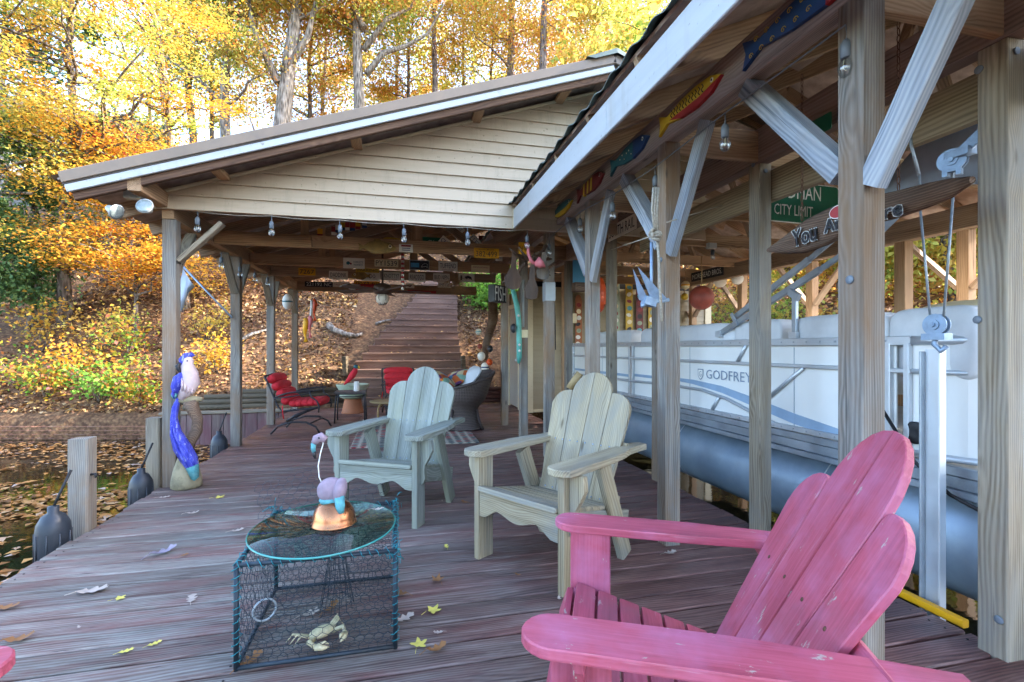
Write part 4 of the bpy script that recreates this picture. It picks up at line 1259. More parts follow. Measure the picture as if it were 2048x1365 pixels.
def fallen_branch(label, pts, r):
    P = [Vector(p) for p in pts]
    mb = MB().tube([p - P[0] for p in P], [r * (1 - .6 * i / (len(P) - 1)) for i in range(len(P))], 8)
    o = mb.build('fallen_branch', M['bark'], None, Matrix.Translation(P[0]))
    tag(o, label, 'branch', 'fallen branches on the bank')
def on_ground(u, v, lift=0.08):
    q = _ray(u, v)
    t = 5.0
    while t < 60:
        p = q * t + Vector((0, 0, CAM_H))
        if p.z < float(ground_z(p.x, p.y)) + lift and p.y > float(shore(p.x)):
            return p
        t += 0.05
    return q * 15 + Vector((0, 0, CAM_H))
fallen_branch('pale crooked fallen branch on the bank left of the stairs', [on_ground(657, 650), on_ground(668, 660), on_ground(690, 668), on_ground(712, 672), on_ground(725, 668)], 0.09)
fallen_branch('pale fallen limb lying beside the third shelter post', [on_ground(480, 683), on_ground(505, 668), on_ground(533, 660)], 0.06)
fallen_branch('thin fallen branch beside the upper stairs', [on_ground(752, 648), on_ground(770, 642), on_ground(785, 640)], 0.04)

# a neighbour's grey house high on the bank
hs = thing('grey_house', 'grey clapboard house with railing half hidden behind left trees', 'house', base_at(150, 30))
hb = hs.matrix_basis.translation.copy()
hm = Matrix.Translation(hb) @ Matrix.Rotation(R(20), 4, 'Z')
MB().box((0, 0, 2.6), (9, 5, 5.2)).build('wall', plain('grey_clapboard', '#8d9296', 0.7), hs, hm)
MB().add([(-4.9, -2.9, 5.2), (4.9, -2.9, 5.2), (4.9, 2.9, 5.2), (-4.9, 2.9, 5.2), (-4.9, 0, 7.2), (4.9, 0, 7.2)], [(0, 1, 5, 4), (2, 3, 4, 5), (0, 4, 3), (1, 2, 5), (3, 2, 1, 0)]).build('roof', M['roof_dark'], hs, hm)
for xx in (-3.0, -1.0, 1.0, 3.0):
    wdw = MB().box((0, 0, 0), (1.1, 0.1, 1.5)).build('window', M['trim'], hs, hm @ T(xx, -2.53, 3.4))
    MB().box((0, 0, 0), (0.9, 0.04, 1.3)).build('pane', plain('dark_window_pane', '#2d3a44', 0.1), wdw, hm @ T(xx, -2.60, 3.4))
for zr in (0.95, 0.1):
    MB().box((0, 0, zr), (9, 0.08, 0.08)).build('railing', M['white'], hs, hm @ T(0, -4.2, 1.6))
for k in range(40):
    place('baluster', box_mesh(0.8, 0.04, 0.04, M['white']), None, hs, hm @ T(-4.4 + k * 0.225, -4.2, 2.1) @ Matrix.Rotation(R(90), 4, 'Y'))
MB().box((0, 0, 0), (9, 1.8, 0.15)).build('porch_floor', M['beam'], hs, hm @ T(0, -3.4, 1.5))
# ------------------------------------------------------------------ armchairs of boards
def arc(cx, cy, r, a0, a1, n):
    return [(cx + r * math.cos(R(a0 + (a1 - a0) * k / n)), cy + r * math.sin(R(a0 + (a1 - a0) * k / n))) for k in range(n + 1)]
def plank_part(name, outline, thick, mat, parent, Mx, ch=0.004):
    """outline in (along, across); softened edges"""
    n = len(outline)
    cx = sum(p[0] for p in outline) / n; cy = sum(p[1] for p in outline) / n
    def inset(k):
        out = []
        for (x, y) in outline:
            d = math.hypot(x - cx, y - cy) or 1
            f = 1 - min(k / d, 0.4)
            out.append((cx + (x - cx) * f, cy + (y - cy) * f))
        return out
    a = inset(ch)
    V = [(p[0], p[1], -thick / 2) for p in a] + [(p[0], p[1], -thick / 2 + ch) for p in outline] + [(p[0], p[1], thick / 2 - ch) for p in outline] + [(p[0], p[1], thick / 2) for p in a]
    F = [tuple(reversed(range(n))), tuple(range(3 * n, 4 * n))]
    for s_ in range(3):
        for i in range(n):
            j = (i + 1) % n
            F.append((s_ * n + i, s_ * n + j, (s_ + 1) * n + j, (s_ + 1) * n + i))
    return MB().add(V, F).build(name, mat, parent, Mx, True)
def L_(p, x, y):   # local frame
    return frame(p, x, y)
def weathered_chair(label, loc, rz, wood_, grp):
    t = thing('adirondack_chair', label, 'armchair', loc, rz, grp)
    hw = 0.301
    for s_ in (-1, 1):
        board('leg', (s_ * hw, 0.05, 0.0), (s_ * hw, 0.05, 0.585), 0.04, 0.115, wood_, t, up=(0, 1, 0), local=True)
        # slanted rear leg
        board('leg', (s_ * (hw - 0.01), 0.60, 0.012), (s_ * (hw - 0.01), 0.37, 0.57), 0.04, 0.10, wood_, t, up=(0, 1, 0.4), local=True)
        # arm: rounded nose, waisted, flaring towards the back
        o = [(-0.055, -0.045), (-0.065, 0.0), (-0.055, 0.045), (-0.03, 0.07), (0.1, 0.078), (0.35, 0.075), (0.48, 0.06), (0.6, 0.03), (0.70, 0.028), (0.77, 0.035), (0.78, -0.02), (0.74, -0.05), (0.6, -0.062), (0.35, -0.07), (0.1, -0.074), (-0.03, -0.068)]
        if s_ > 0:
            o = [(a, -b) for a, b in reversed(o)]
        plank_part('arm', o, 0.036, wood_, t, L_((s_ * (hw + 0.005), 0, 0.604), (0, 1, 0.01), (-1, 0, 0)), 0.005)
        # scrolled bracket outside the front leg
        o = [(0, 0), (0.30, 0), (0.30, 0.018), (0.26, 0.035), (0.215, 0.03), (0.17, 0.035), (0.12, 0.065), (0.07, 0.088), (0.03, 0.085), (0, 0.08)]
        plank_part('bracket', [(a, b * 1.0) for a, b in o], 0.035, wood_, t, L_((s_ * (hw + 0.022), 0.05, 0.583), (0, 0, -1), (s_, 0, 0)), 0.003)
        board('side_rail', (s_ * 0.262, 0.01, 0.345), (s_ * 0.262, 0.66, 0.20), 0.036, 0.10, wood_, t, local=True)
    # scalloped apron
    o = []
    for k in range(25):
        u = -1 + 2 * k / 24
        a = abs(u)
        dpt = 0.105 + 0.02 * math.cos(a * math.pi * 2.0) if a < 0.82 else 0.125 + 0.02 * (a - 0.82) / 0.18
        dpt = 0.085 + 0.035 * (0.5 + 0.5 * math.cos(math.pi * a / 0.55)) if a < 0.55 else (0.085 + 0.055 * min(1, (a - 0.55) / 0.3))
        o.append((u * 0.281, -dpt))
    o += [(0.281, 0.0), (-0.281, 0.0)]
    plank_part('apron', o, 0.03, wood_, t, L_((0, 0.012, 0.388), (1, 0, 0), (0, 0, 1)), 0.003)
    for k in range(8):
        y = 0.01 + k * 0.064
        z = 0.402 - 0.012 * k - (0.006 if k > 0 else 0)
        o = rounded(0.56, 0.06, 0.006, 2)
        plank_part('seat_slat', o, 0.026, wood_, t, L_((0, y, z), (1, 0, 0), (0, 1, -0.2)), 0.005)
    # back of four boards with a raised arched middle
    lean = R(20)
    up = Vector((0, math.sin(lean), math.cos(lean)))
    hw0, hw1 = 0.235, 0.292
    H = lambda s__: hw0 + (hw1 - hw0) * min(1, s__ / 0.6)
    for k in range(4):
        a, b = (-1, -0.5, 0, 0.5)[k] , (-0.5, 0, 0.5, 1)[k]
        g = 0.0015
        if k in (1, 2):
            top = [(0.70, -0.146 if k == 1 else 0.146)]
            arcp = [(0.665 + 0.146 * math.sin(R(q)), 0.146 * math.cos(R(q))) for q in np.linspace(8, 90, 8)]
            if k == 2:
                o = [(0, g), (0.66, g)] + [(0.665 + 0.146, g)] + [(p, max(g, w_)) for p, w_ in reversed(arcp)] + [(0.655, 0.146), (0, H(0) * 0.5 - g)]
            else:
                o = [(0, -g), (0, -H(0) * 0.5 + g), (0.655, -0.146)] + [(p, min(-g, -w_)) for p, w_ in arcp] + [(0.665 + 0.146, -g)]
        else:
            sgn = -1 if k == 0 else 1
            pts = [(0, H(0) * 0.5 + g), (0, hw0), (0.55, H(0.55))] + [(0.57 + 0.115 * math.sin(R(q)), hw1 - 0.115 + 0.115 * math.cos(R(q))) for q in np.linspace(10, 90, 7)] + [(0.685, 0.15)]
            o = [(p, sgn * w_) for p, w_ in pts]
            if sgn < 0: o = list(reversed(o))
        if k == 3: o = list(o)
        # orientation: make counter-clockwise
        ar = sum(o[i][0] * o[(i + 1) % len(o)][1] - o[(i + 1) % len(o)][0] * o[i][1] for i in range(len(o)))
        if ar < 0: o = list(reversed(o))
        plank_part('back_slat', o, 0.024, wood_, t, L_((0, 0.475, 0.275), up, (-1, 0, 0)), 0.003)
    for d_ in (0.06, 0.36):
        p = Vector((0, 0.475, 0.275)) + up * d_ + Vector((0, 0.032, -0.01))
        board('back_rail', p + Vector((-0.29, 0, 0)), p + Vector((0.29, 0, 0)), 0.035, 0.08, wood_, t, up=up, local=True)
        for k in range(8):
            x_ = -0.2 + 0.4 * k / 7
            q = Vector((x_, 0.475, 0.275)) + up * d_ - Vector((0, math.cos(lean), -math.sin(lean))) * 0.0135
            MB().ball((0, 0, 0), (0.0045, 0.0045, 0.0045), 6, 4).build('screw', M['galv'], t, T(*q), True)
    return t
WG = 'weathered wooden armchairs facing the water'
weathered_chair('pale weathered wooden armchair behind the wire crab trap table', (-0.142, 3.417, 0), R(-30.4), M['chair_wood'], WG)
weathered_chair('yellowish weathered wooden armchair between the pink chair and the boat', (0.611, 2.467, 0), R(-56.9), M['chair_wood2'], WG)

def pink_chair(label, loc, rz, grp):
    t = thing('adirondack_chair', label, 'armchair', loc, rz, grp)
    pk = M['pink']
    hw = 0.325
    for s_ in (-1, 1):
        board('leg', (s_ * 0.30, 0.06, 0.0), (s_ * 0.30, 0.06, 0.562), 0.024, 0.135, pk, t, up=(0, 1, 0), local=True)
        o = arc(0.07, 0, 0.066, 90, 270, 10) + [(0.45, -0.066), (0.70, -0.05), (0.86, -0.035), (0.86, 0.035), (0.70, 0.05), (0.45, 0.066)]
        o = [(a, -b) for a, b in o]; o = list(reversed(o))
        plank_part('arm', o, 0.026, pk, t, L_((s_ * 0.345, -0.07, 0.578), (0, 1, -0.02), (-1, 0, 0)), 0.004)
        board('side_rail', (s_ * 0.275, -0.01, 0.325), (s_ * 0.275, 0.83, 0.05), 0.024, 0.11, pk, t, local=True)
        plank_part('bracket', [(0, 0), (0.16, 0), (0.03, 0.07), (0, 0.07)], 0.024, pk, t, L_((s_ * 0.318, 0.06, 0.56), (0, 0, -1), (s_, 0, 0)), 0.002)
    plank_part('seat_slat', rounded(0.57, 0.085, 0.006, 2), 0.02, M['pink_seat'], t, L_((0, -0.02, 0.335), (1, 0, 0), (0, 0.35, 1)), 0.004)
    for k in range(7):
        y = 0.045 + k * 0.071
        z = 0.378 - 0.0205 * k
        plank_part('seat_slat', rounded(0.57, 0.064, 0.005, 2), 0.02, M['pink_seat'], t, L_((0, y, z), (1, 0, 0), (0, 1, -0.29)), 0.004)
    lean = R(29)
    up = Vector((0, math.sin(lean), math.cos(lean)))
    base = Vector((0, 0.43, 0.25))
    for k, (a0, a1, b0, b1, ln) in enumerate(((-0.205, -0.108, -0.285, -0.150, 0.66), (-0.100, -0.004, -0.142, -0.005, 0.84), (0.004, 0.100, 0.005, 0.142, 0.84), (0.108, 0.205, 0.150, 0.285, 0.66))):
        o = [(0, a0), (0, a1)]
        if k in (1, 2):
            r_ = 0.19
            if k == 2:
                o += [(ln - r_, b1)] + [(ln - r_ + r_ * math.sin(R(q)), b0 + (b1 - b0) * math.cos(R(q))) for q in range(15, 91, 15)]
            else:
                o += [(ln, b1)] + [(ln - r_ + r_ * math.sin(R(q)), b1 - (b1 - b0) * math.cos(R(q))) for q in range(75, -1, -15)]
        else:
            r_ = 0.13; wf = b1 - b0
            if k == 3:
                o += [(ln - r_ + r_ * math.sin(R(q)), b0 + .025 + (wf - .025) * math.cos(R(q))) for q in range(0, 91, 15)] + [(ln - .006, b0 + .008), (ln - .025, b0)]
            else:
                o += [(ln - .025, b1), (ln - .006, b1 - .008)] + [(ln - r_ + r_ * math.sin(R(q)), b1 - .025 - (wf - .025) * math.cos(R(q))) for q in range(90, -1, -15)]
        ar = sum(o[i][0] * o[(i + 1) % len(o)][1] - o[(i + 1) % len(o)][0] * o[i][1] for i in range(len(o)))
        if ar < 0: o = list(reversed(o))
        plank_part('back_slat', o, 0.022, pk, t, L_(base, up, (-1, 0, 0)), 0.003)
        for d__ in (.07, .36):
            yc = (a0 + a1) / 2 + ((b0 + b1) / 2 - (a0 + a1) / 2) * d__ / ln
            MB().lathe([(.006, 0), (.006, .001), (.003, .002)], 8).build('screw', M['rust_chain'], t, L_(base, up, (-1, 0, 0)) @ T(d__, yc, .0108), True)
            MB().lathe([(.006, 0), (.006, .001), (.003, .002)], 8).build('screw', M['rust_chain'], t, L_(base, up, (-1, 0, 0)) @ T(d__, yc, -.0108) @ Matrix.Rotation(math.pi, 4, 'X'), True)
    p = base + up * 0.36 + Vector((0, 0.025, -0.02))
    board('back_rail', p + Vector((-0.37, 0, 0)), p + Vector((0.37, 0, 0)), 0.024, 0.07, pk, t, up=up, local=True)
    p = base + up * 0.08 + Vector((0, 0.025, -0.02))
    board('back_rail', p + Vector((-0.27, 0, 0)), p + Vector((0.27, 0, 0)), 0.024, 0.07, pk, t, up=up, local=True)
    return t
PG = 'pink painted armchairs nearest the camera'
pink_chair('faded pink wooden armchair with fan back in the right foreground', (0.47, 1.31, 0), math.atan2(-0.909, -0.417), PG)
pink_chair('pink wooden armchair showing only its arm tip at the lower left edge', (-0.758, 0.80, 0), math.atan2(0.97, -0.12), PG)

# ------------------------------------------------------------------ crab trap table
tr = thing('crab_trap', 'old crab trap of chicken wire used as a low table', 'crab trap', (-0.29, 2.27, 0))
x0, x1, y0, y1, zt = -0.575, -0.005, 1.97, 2.575, 0.395
cor = [(x0, y0), (x1, y0), (x1, y1), (x0, y1)]
for i in range(4):
    (xa, ya), (xb, yb_) = cor[i], cor[(i + 1) % 4]
    for z in (0.016, zt):
        MB().tube([(xa, ya, z), (xb, yb_, z)], 0.0085, 8).build('frame_bar', M['wire_dark'], tr)
    MB().tube([(xa, ya, 0.008), (xa, ya, zt)], 0.0095, 8).build('frame_post', M['wire_dark'], tr)
# lacing twine round the frame
def lacing(p0, p1, r, turns, nm='lacing'):
    p0, p1 = Vector(p0), Vector(p1)
    x = (p1 - p0).normalized(); u = x.orthogonal().normalized(); w_ = x.cross(u)
    pts = []
    n_ = turns * 6
    for i in range(n_ + 1):
        t_ = i / n_
        a = 2 * math.pi * turns * t_ + 0.9 * math.sin(t_ * 23)
        rr_ = r * (1 + 0.35 * math.sin(i * 1.7))
        pts.append(p0.lerp(p1, t_) + (u * math.cos(a) + w_ * math.sin(a)) * rr_)
    return MB().tube(pts, 0.0017, 4).build(nm, M['wire_teal'], tr)
for i in range(4):
    (xa, ya), (xb, yb_) = cor[i], cor[(i + 1) % 4]
    lacing((xa, ya, 0.03), (xa, ya, zt), 0.014, 13)
    lacing((xa, ya, zt), (xb, yb_, zt), 0.013, 16)
for i in (1, 2, 3):
    rg = random.Random(i)
    mb = MB()
    for k in range(26):    # tangles of twine at the corners
        c_ = Vector((cor[i][0], cor[i][1], zt)) + Vector((rg.gauss(0, .012), rg.gauss(0, .012), rg.gauss(-.01, .02)))
        e = c_ + Vector((rg.gauss(0, .02), rg.gauss(0, .02), rg.gauss(0, .02)))
        mb.tube([c_, (c_ + e) / 2 + Vector((0, 0, .008)), e], 0.0018, 4)
    mb.build('lacing', M['wire_teal'], tr)
def hex_wire(w_, h_, cell, Mx, seed, sagz=0.0, r=0.00125):
    rg = random.Random(seed)
    a = cell / math.sqrt(3)
    P = {}
    E = set()
    def key(p): return (round(p[0], 4), round(p[1], 4))
    ncx = int(w_ / cell) + 2; ncy = int(h_ / (1.5 * a)) + 2
    for j in range(ncy):
        for i in range(ncx):
            cx = i * cell + (cell / 2 if j % 2 else 0); cy = j * 1.5 * a
            ps = [(cx + a * math.cos(R(60 * k + 30)), cy + a * math.sin(R(60 * k + 30))) for k in range(6)]
            for k in range(6):
                p, q = ps[k], ps[(k + 1) % 6]
                if all(-0.001 <= c_[0] <= w_ + .001 and -0.001 <= c_[1] <= h_ + .001 for c_ in (p, q)):
                    kp, kq = key(p), key(q)
                    E.add((min(kp, kq), max(kp, kq)))
    def warp(k):
        if k not in P:
            fx, fy = k[0] / w_, k[1] / h_
            bow = math.sin(math.pi * max(0, min(1, fx))) * math.sin(math.pi * max(0, min(1, fy)))
            jx, jy = rg.gauss(0, cell * .07), rg.gauss(0, cell * .07)
            wv = 0.012 * math.sin(fx * 7 + fy * 3 + seed) * bow
            P[k] = Mx @ Vector((k[0] + jx + wv, k[1] + jy + wv * .6, sagz * bow + rg.gauss(0, .0012)))
        return P[k]
    mb = MB()
    for p, q in E:
        A, B = warp(p), warp(q)
        mb.tube([A, B], r, 3, cap=False)
    return mb.build('wire_panel', M['wire_dark'], tr)
cw = 0.036
hex_wire(x1 - x0, zt, cw, frame((x0, y0, 0.0), (1, 0, 0), (0, 0, 1)), 1, 0.012)
hex_wire(x1 - x0, zt, cw, frame((x0, y1, 0.0), (1, 0, 0), (0, 0, 1)), 2, -0.012)
hex_wire(y1 - y0, zt, cw, frame((x0, y0, 0.0), (0, 1, 0), (0, 0, 1)), 3, 0.01)
hex_wire(y1 - y0, zt, cw, frame((x1, y0, 0.0), (0, 1, 0), (0, 0, 1)), 4, 0.01)
hex_wire(x1 - x0, y1 - y0, cw, frame((x0, y0, zt), (1, 0, 0), (0, 1, 0)), 5, -0.02)
hex_wire(x1 - x0, y1 - y0, cw, frame((x0, y0, 0.03), (1, 0, 0), (0, 1, 0)), 6, 0.01)
hex_wire(0.3, 0.56, cw, frame((x0 + 0.05, y0 + 0.28, 0.07), (1, 0, 0.25), (0, 0.4, 0.9)), 7, 0.05)
hex_wire(0.3, 0.5, cw, frame((x0 + 0.28, y0 + 0.33, 0.05), (1, 0, 0.1), (0, 0.1, 1)), 8, 0.06)
mb = MB()   # bait funnel of wire in the middle
for k in range(14):
    a = k * math.pi / 7
    mb.tube([(-0.26 + 0.075 * math.cos(a), 2.30 + 0.075 * math.sin(a), 0.03), (-0.26 + 0.045 * math.cos(a + .2), 2.30 + 0.045 * math.sin(a + .2), 0.2), (-0.26 + 0.02 * math.cos(a), 2.30 + 0.02 * math.sin(a), 0.385)], 0.0016, 4)
for z, r_ in ((0.06, .07), (0.12, .058), (0.18, .048), (0.25, .038), (0.32, .028)):
    mb.tube([(-0.26 + r_ * math.cos(a), 2.30 + r_ * math.sin(a), z) for a in np.linspace(0, 6.283, 15)], 0.0015, 4, cap=False)
mb.build('bait_funnel', M['wire_dark'], tr)
lead = MB().tube([Vector((0.042 * math.cos(a), 0, 0.042 * math.sin(a))) for a in np.linspace(0, 6.283, 25)], 0.0045, 8)
o = lead.build('white_ring', M['steel_cable'], None, T(-0.51, 2.1, 0.155) @ Matrix.Rotation(R(25), 4, 'Z'))
tag(o, 'white plastic ring hanging in the left side of the crab trap', 'ring')
# glass top
gt = MB().lathe([(0.2985, 0.003), (0.2985, 0.0042)], 56)
o = gt.build('glass_tabletop', M['glass_table'], None, T(-0.305, 2.25, 0.418) @ Matrix.Diagonal((1.0, 1.12, 1, 1)))
tag(o, 'oval glass tabletop with green edge lying on the crab trap', 'tabletop')
rim_ = MB().tube([(0.2985 * math.cos(a), 0.2985 * math.sin(a), 0) for a in np.linspace(0, 2 * math.pi, 73)], 0.0042, 8, cap=False).build('edge', M['glass_edge'], o, Matrix.Identity(4), True)
# crab shell inside
cb = thing('crab_shell', 'bleached crab shell with claws lying inside the wire trap', 'crab', (-0.29, 2.06, 0.04), R(35))
cb.matrix_basis = cb.matrix_basis @ Matrix.Scale(0.72, 4)
MB().ball((0, 0, 0.03), (0.075, 0.045, 0.026), 14, 8).build('carapace', M['shell'], cb, Matrix.Identity(4), True)
for s_ in (-1, 1):
    MB().tube([(s_ * .05, -.02, .02), (s_ * .10, -.05, .035), (s_ * .085, -.095, .02)], [.013, .014, .011], 7).build('claw_arm', M['shell'], cb, Matrix.Identity(4), True)
    MB().tube([(s_ * .085, -.095, .02), (s_ * .06, -.13, .02), (s_ * .03, -.14, .015)], [.017, .013, .002], 7).tube([(s_ * .075, -.105, .03), (s_ * .045, -.12, .04), (s_ * .03, -.135, .03)], [.01, .008, .002], 6).build('claw', M['shell'], cb, Matrix.Identity(4), True)
    for k in range(3):
        MB().tube([(s_ * .06, .0 + .018 * k, .02), (s_ * (.11 + .01 * k), .02 + .025 * k, .045), (s_ * (.145 + .005 * k), .03 + .035 * k, .0)], [.007, .006, .002], 5).build('leg', M['shell'], cb, Matrix.Identity(4), True)
# copper dome and flamingo
cd = MB().lathe([(0.096, 0.0), (0.097, 0.004), (0.092, 0.008), (0.090, 0.03), (0.082, 0.058), (0.066, 0.083), (0.042, 0.099), (0.015, 0.106), (0.001, 0.107)], 32).build('copper_dome', M['copper'], None, T(-0.268, 2.26, 0.4245))
tag(cd, 'polished copper dome upside down on the glass tabletop', 'bowl')
fl = thing('wooden_flamingo', 'chalky pink flamingo with wire neck perched on the copper dome', 'flamingo', (-0.268, 2.26, 0.53))
bd = MB()
pr = [(-0.062, .012), (-.05, .038), (-.02, .056), (.015, .058), (.04, .046), (.056, .02)]
V = []
bd.ball((0, 0, 0.028), (0.060, 0.046, 0.056), 18, 12)
bd.build('body', M['flamingo'], fl, T(-0.012, 0, 0.012), True)
MB().ball((0, 0, 0), (0.03, 0.05, 0.055), 14, 10).build('wing', M['flamingo'], fl, T(0.026, -0.02, 0.042) @ Matrix.Rotation(R(12), 4, 'Y'), True)
MB().tube([(0.026, -.045, .02), (.032, -.06, -.015), (.034, -.062, -.045)], [.022, .02, .014], 10).build('tail', M['aqua'], fl, Matrix.Identity(4), True)
MB().ball((0, 0, 0), (0.052, 0.042, 0.026), 14, 8).build('belly', M['aqua'], fl, T(-0.012, 0, -0.002), True)
MB().tube([(-.045, 0, .06), (-.062, 0, .10), (-.066, 0, .15), (-.058, .0, .20), (-.046, 0, .245), (-.045, 0, .262)], 0.0028, 6).build('neck', M['white'], fl, Matrix.Identity(4), True)
MB().tube([(-.035, 0, .262), (-.055, 0, .275), (-.072, 0, .268), (-.084, 0, .25)], [.014, .022, .021, .013], 10).build('head', M['flamingo'], fl, Matrix.Identity(4), True)
MB().tube([(-.084, 0, .25), (-.087, 0, .228), (-.084, 0, .212)], [.012, .010, .009], 8).build('bill', M['aqua'], fl, Matrix.Identity(4), True)
MB().tube([(-.084, 0, .214), (-.082, 0, .195), (-.078, 0, .182)], [.009, .007, .003], 8).build('bill_tip', M['black'], fl, Matrix.Identity(4), True)
MB().ball((-.06, -.022, .276), .004, 6, 4).build('eye', M['black'], fl, Matrix.Identity(4), True)

# ------------------------------------------------------------------ fallen leaves on the deck
def lobed(n_l, depth, r=1.0, long=1.25):
    pts = []
    m_ = n_l * 4
    for k in range(m_):
        a = 2 * math.pi * k / m_
        f = 1 - depth * (0.5 - 0.5 * math.cos(a * n_l + math.pi))
        pts.append((r * f * math.cos(a) * long, r * f * math.sin(a)))
    return pts
def leaf_obj(label, u, v, size, mat, rot, kind='oak', curl=0.2, grp='leaves lying on the deck', Z=0.006, cat='leaf'):
    p = on_z(u, v, Z)
    rg_ = random.Random(int(u * 7 + v))
    bx, by = rg_.uniform(-1, 1), rg_.uniform(.3, 1)
    def zz(a, b): return curl * (abs(b) * 0.5 * by + (a * a) / size * .9 + 0.18 * bx * b * a / size) + .001
    V = []; F = []
    if kind == 'oak':
        n_ = 20
        for i in range(n_ + 1):
            t_ = i / n_
            env = 0.30 * math.sin(math.pi * min(1, t_ * .97 + .015)) ** .6
            for side in (1, 0, -1):
                w_ = env * (0.70 + 0.30 * math.cos(2 * math.pi * (t_ * 3.2 + .4 + .06 * side))) * (1 + .12 * rg_.uniform(-1, 1)) * side
                x_ = (t_ - .5) * size + abs(w_) * size * .35
                V.append((x_, w_ * size, zz(x_, w_ * size)))
        for i in range(n_):
            a = 3 * i
            F += [(a, a + 3, a + 4, a + 1), (a + 1, a + 4, a + 5, a + 2)]
    else:
        V.append((0, 0, 0.001))
        for k in range(25):
            a = 2 * math.pi * k / 25
            f = (0.55, .8, 1.0, .72, .5)[k % 5] * (1 + .1 * rg_.uniform(-1, 1)) * (1 if abs(a - math.pi) > .5 else .6)
            x_, y_ = size * .52 * f * math.cos(a), size * .52 * f * math.sin(a)
            V.append((x_, y_, zz(x_, y_)))
        F = [(0, 1 + k, 1 + (k + 1) % 25) for k in range(25)]
    mb = MB().add(V, F, True)
    mb.tube([(-size * .45, 0, zz(-size * .45, 0)), (-size * .8, size * .08 * bx, .003)], size * .015, 4)
    ob_ = mb.build('fallen_leaf', M[mat], None, Matrix.Translation(p) @ Matrix.Rotation(rot, 4, 'Z'))
    return tag(ob_, label, cat, grp)
leaf_obj('bright yellow maple leaf on the deck right of the crab trap', 866, 1222, 0.075, 'leaf_dyellow', 0.4, 'maple', 0.6)
leaf_obj('yellow maple leaf on the deck near the bottom edge, beside the trap', 838, 1290, 0.075, 'leaf_dyellow', 1.2, 'maple', 0.5)
leaf_obj('crumpled tan maple leaf on the deck behind the yellow leaf', 875, 1162, 0.075, 'leaf_brown', 2.0, 'maple', 0.9)
leaf_obj('brown oak leaf on the deck beside the trap corner', 801, 1188, 0.085, 'leaf_brown', 2.6, 'oak', 0.6)
leaf_obj('pale lobed oak leaf on the deck right of the trap', 808, 1238, 0.095, 'leaf_pale', 0.5, 'oak', 0.5)
leaf_obj('curled brown leaf on the deck below the yellow maple leaf', 872, 1302, 0.085, 'leaf_brown', 0.3, 'oak', 1.2)
leaf_obj('large lilac grey oak leaf left of the trap on the deck', 326, 1106, 0.14, 'leaf_lilac', 0.8, 'oak', 0.8)
leaf_obj('pale long oak leaf on the deck at left', 184, 1183, 0.13, 'leaf_pale', 0.2, 'oak', 0.4)
leaf_obj('pale star shaped leaf on the deck left of the trap', 383, 1199, 0.085, 'leaf_pale', 1.8, 'oak', 0.3)
leaf_obj('small yellow leaf left of the pale star leaf', 239, 1197, 0.055, 'leaf_dyellow', 0.5, 'maple', 0.2)
leaf_obj('white curled leaf on the deck far left of the glass top', 385, 1027, 0.085, 'leaf_pale', 0.2, 'oak', 0.7)
leaf_obj('pale leaf just left of the glass tabletop', 474, 1062, 0.08, 'leaf_pale', 0.4, 'oak', 0.5)
leaf_obj('pale leaf by the stump of the blue parrot', 328, 995, 0.085, 'leaf_pale', 0.2, 'oak', 0.3)
leaf_obj('yellow leaf on the deck right of the parrot stump', 438, 995, 0.085, 'leaf_dyellow', 0.3, 'maple', 0.3)
leaf_obj('brown leaf at the left edge of the deck', 38, 1280, 0.10, 'leaf_brown', 0.3, 'oak', 0.8)
leaf_obj('tan leaf at the left edge above the brown one', 12, 1216, 0.10, 'leaf_brown', 0.1, 'oak', 0.5)
leaf_obj('thin yellow leaf near the bottom left of the deck', 252, 1303, 0.05, 'leaf_dyellow', 0.4, 'oak', 0.3)
leaf_obj('yellow sliver of leaf above the thin yellow leaf', 309, 1288, 0.05, 'leaf_dyellow', 0.6, 'oak', 0.3)
leaf_obj('white leaf lying on the glass tabletop', 755, 1019, 0.06, 'leaf_pale', 0.1, 'oak', 0.4, Z=0.428)
leaf_obj('tan leaf on the deck under the yellowish chair', 930, 1005, 0.075, 'leaf_brown', 2.2, 'oak', 0.5)
leaf_obj('tan leaf on the deck behind the pale weathered chair leg', 898, 998, 0.075, 'leaf_brown', 1.2, 'oak', 0.5)
leaf_obj('white leaf at the foot of the second boathouse post', 1340, 1107, 0.085, 'leaf_pale', 0.2, 'oak', 0.6)
leaf_obj('rust leaf inside the crab trap by the funnel', 660, 1220, 0.09, 'leaf_brown', 1.0, 'oak', 1.3)
leaf_obj('tan leaf inside the front corner of the crab trap', 500, 1325, 0.10, 'leaf_brown', 0.9, 'oak', 0.9)
leaf_obj('pale leaf inside the crab trap beside the crab', 620, 1230, 0.085, 'leaf_pale', 0.4, 'oak', 0.8)
rg = random.Random(77)
for k in range(26):
    x_, y_ = rg.uniform(-1.85, 0.9), rg.uniform(2.0, 7.5)
    if -0.65 < x_ < 0.05 and y_ < 2.7: continue
    u_, v_ = 0, 0
    r_ = x_ * _c - y_ * _s; d_ = x_ * _s + y_ * _c
    leaf_obj('small dry leaf scrap scattered on the deck boards', 1024 + 967 * r_ / d_, 695 + 967 * 1.2 / d_, rg.uniform(0.02, 0.055), rg.choice(['leaf_pale', 'leaf_brown', 'leaf_brown', 'leaf_dyellow', 'leaf_pale']), rg.uniform(0, 6), 'oak', rg.uniform(.2, .8), grp='leaf scraps on the deck')

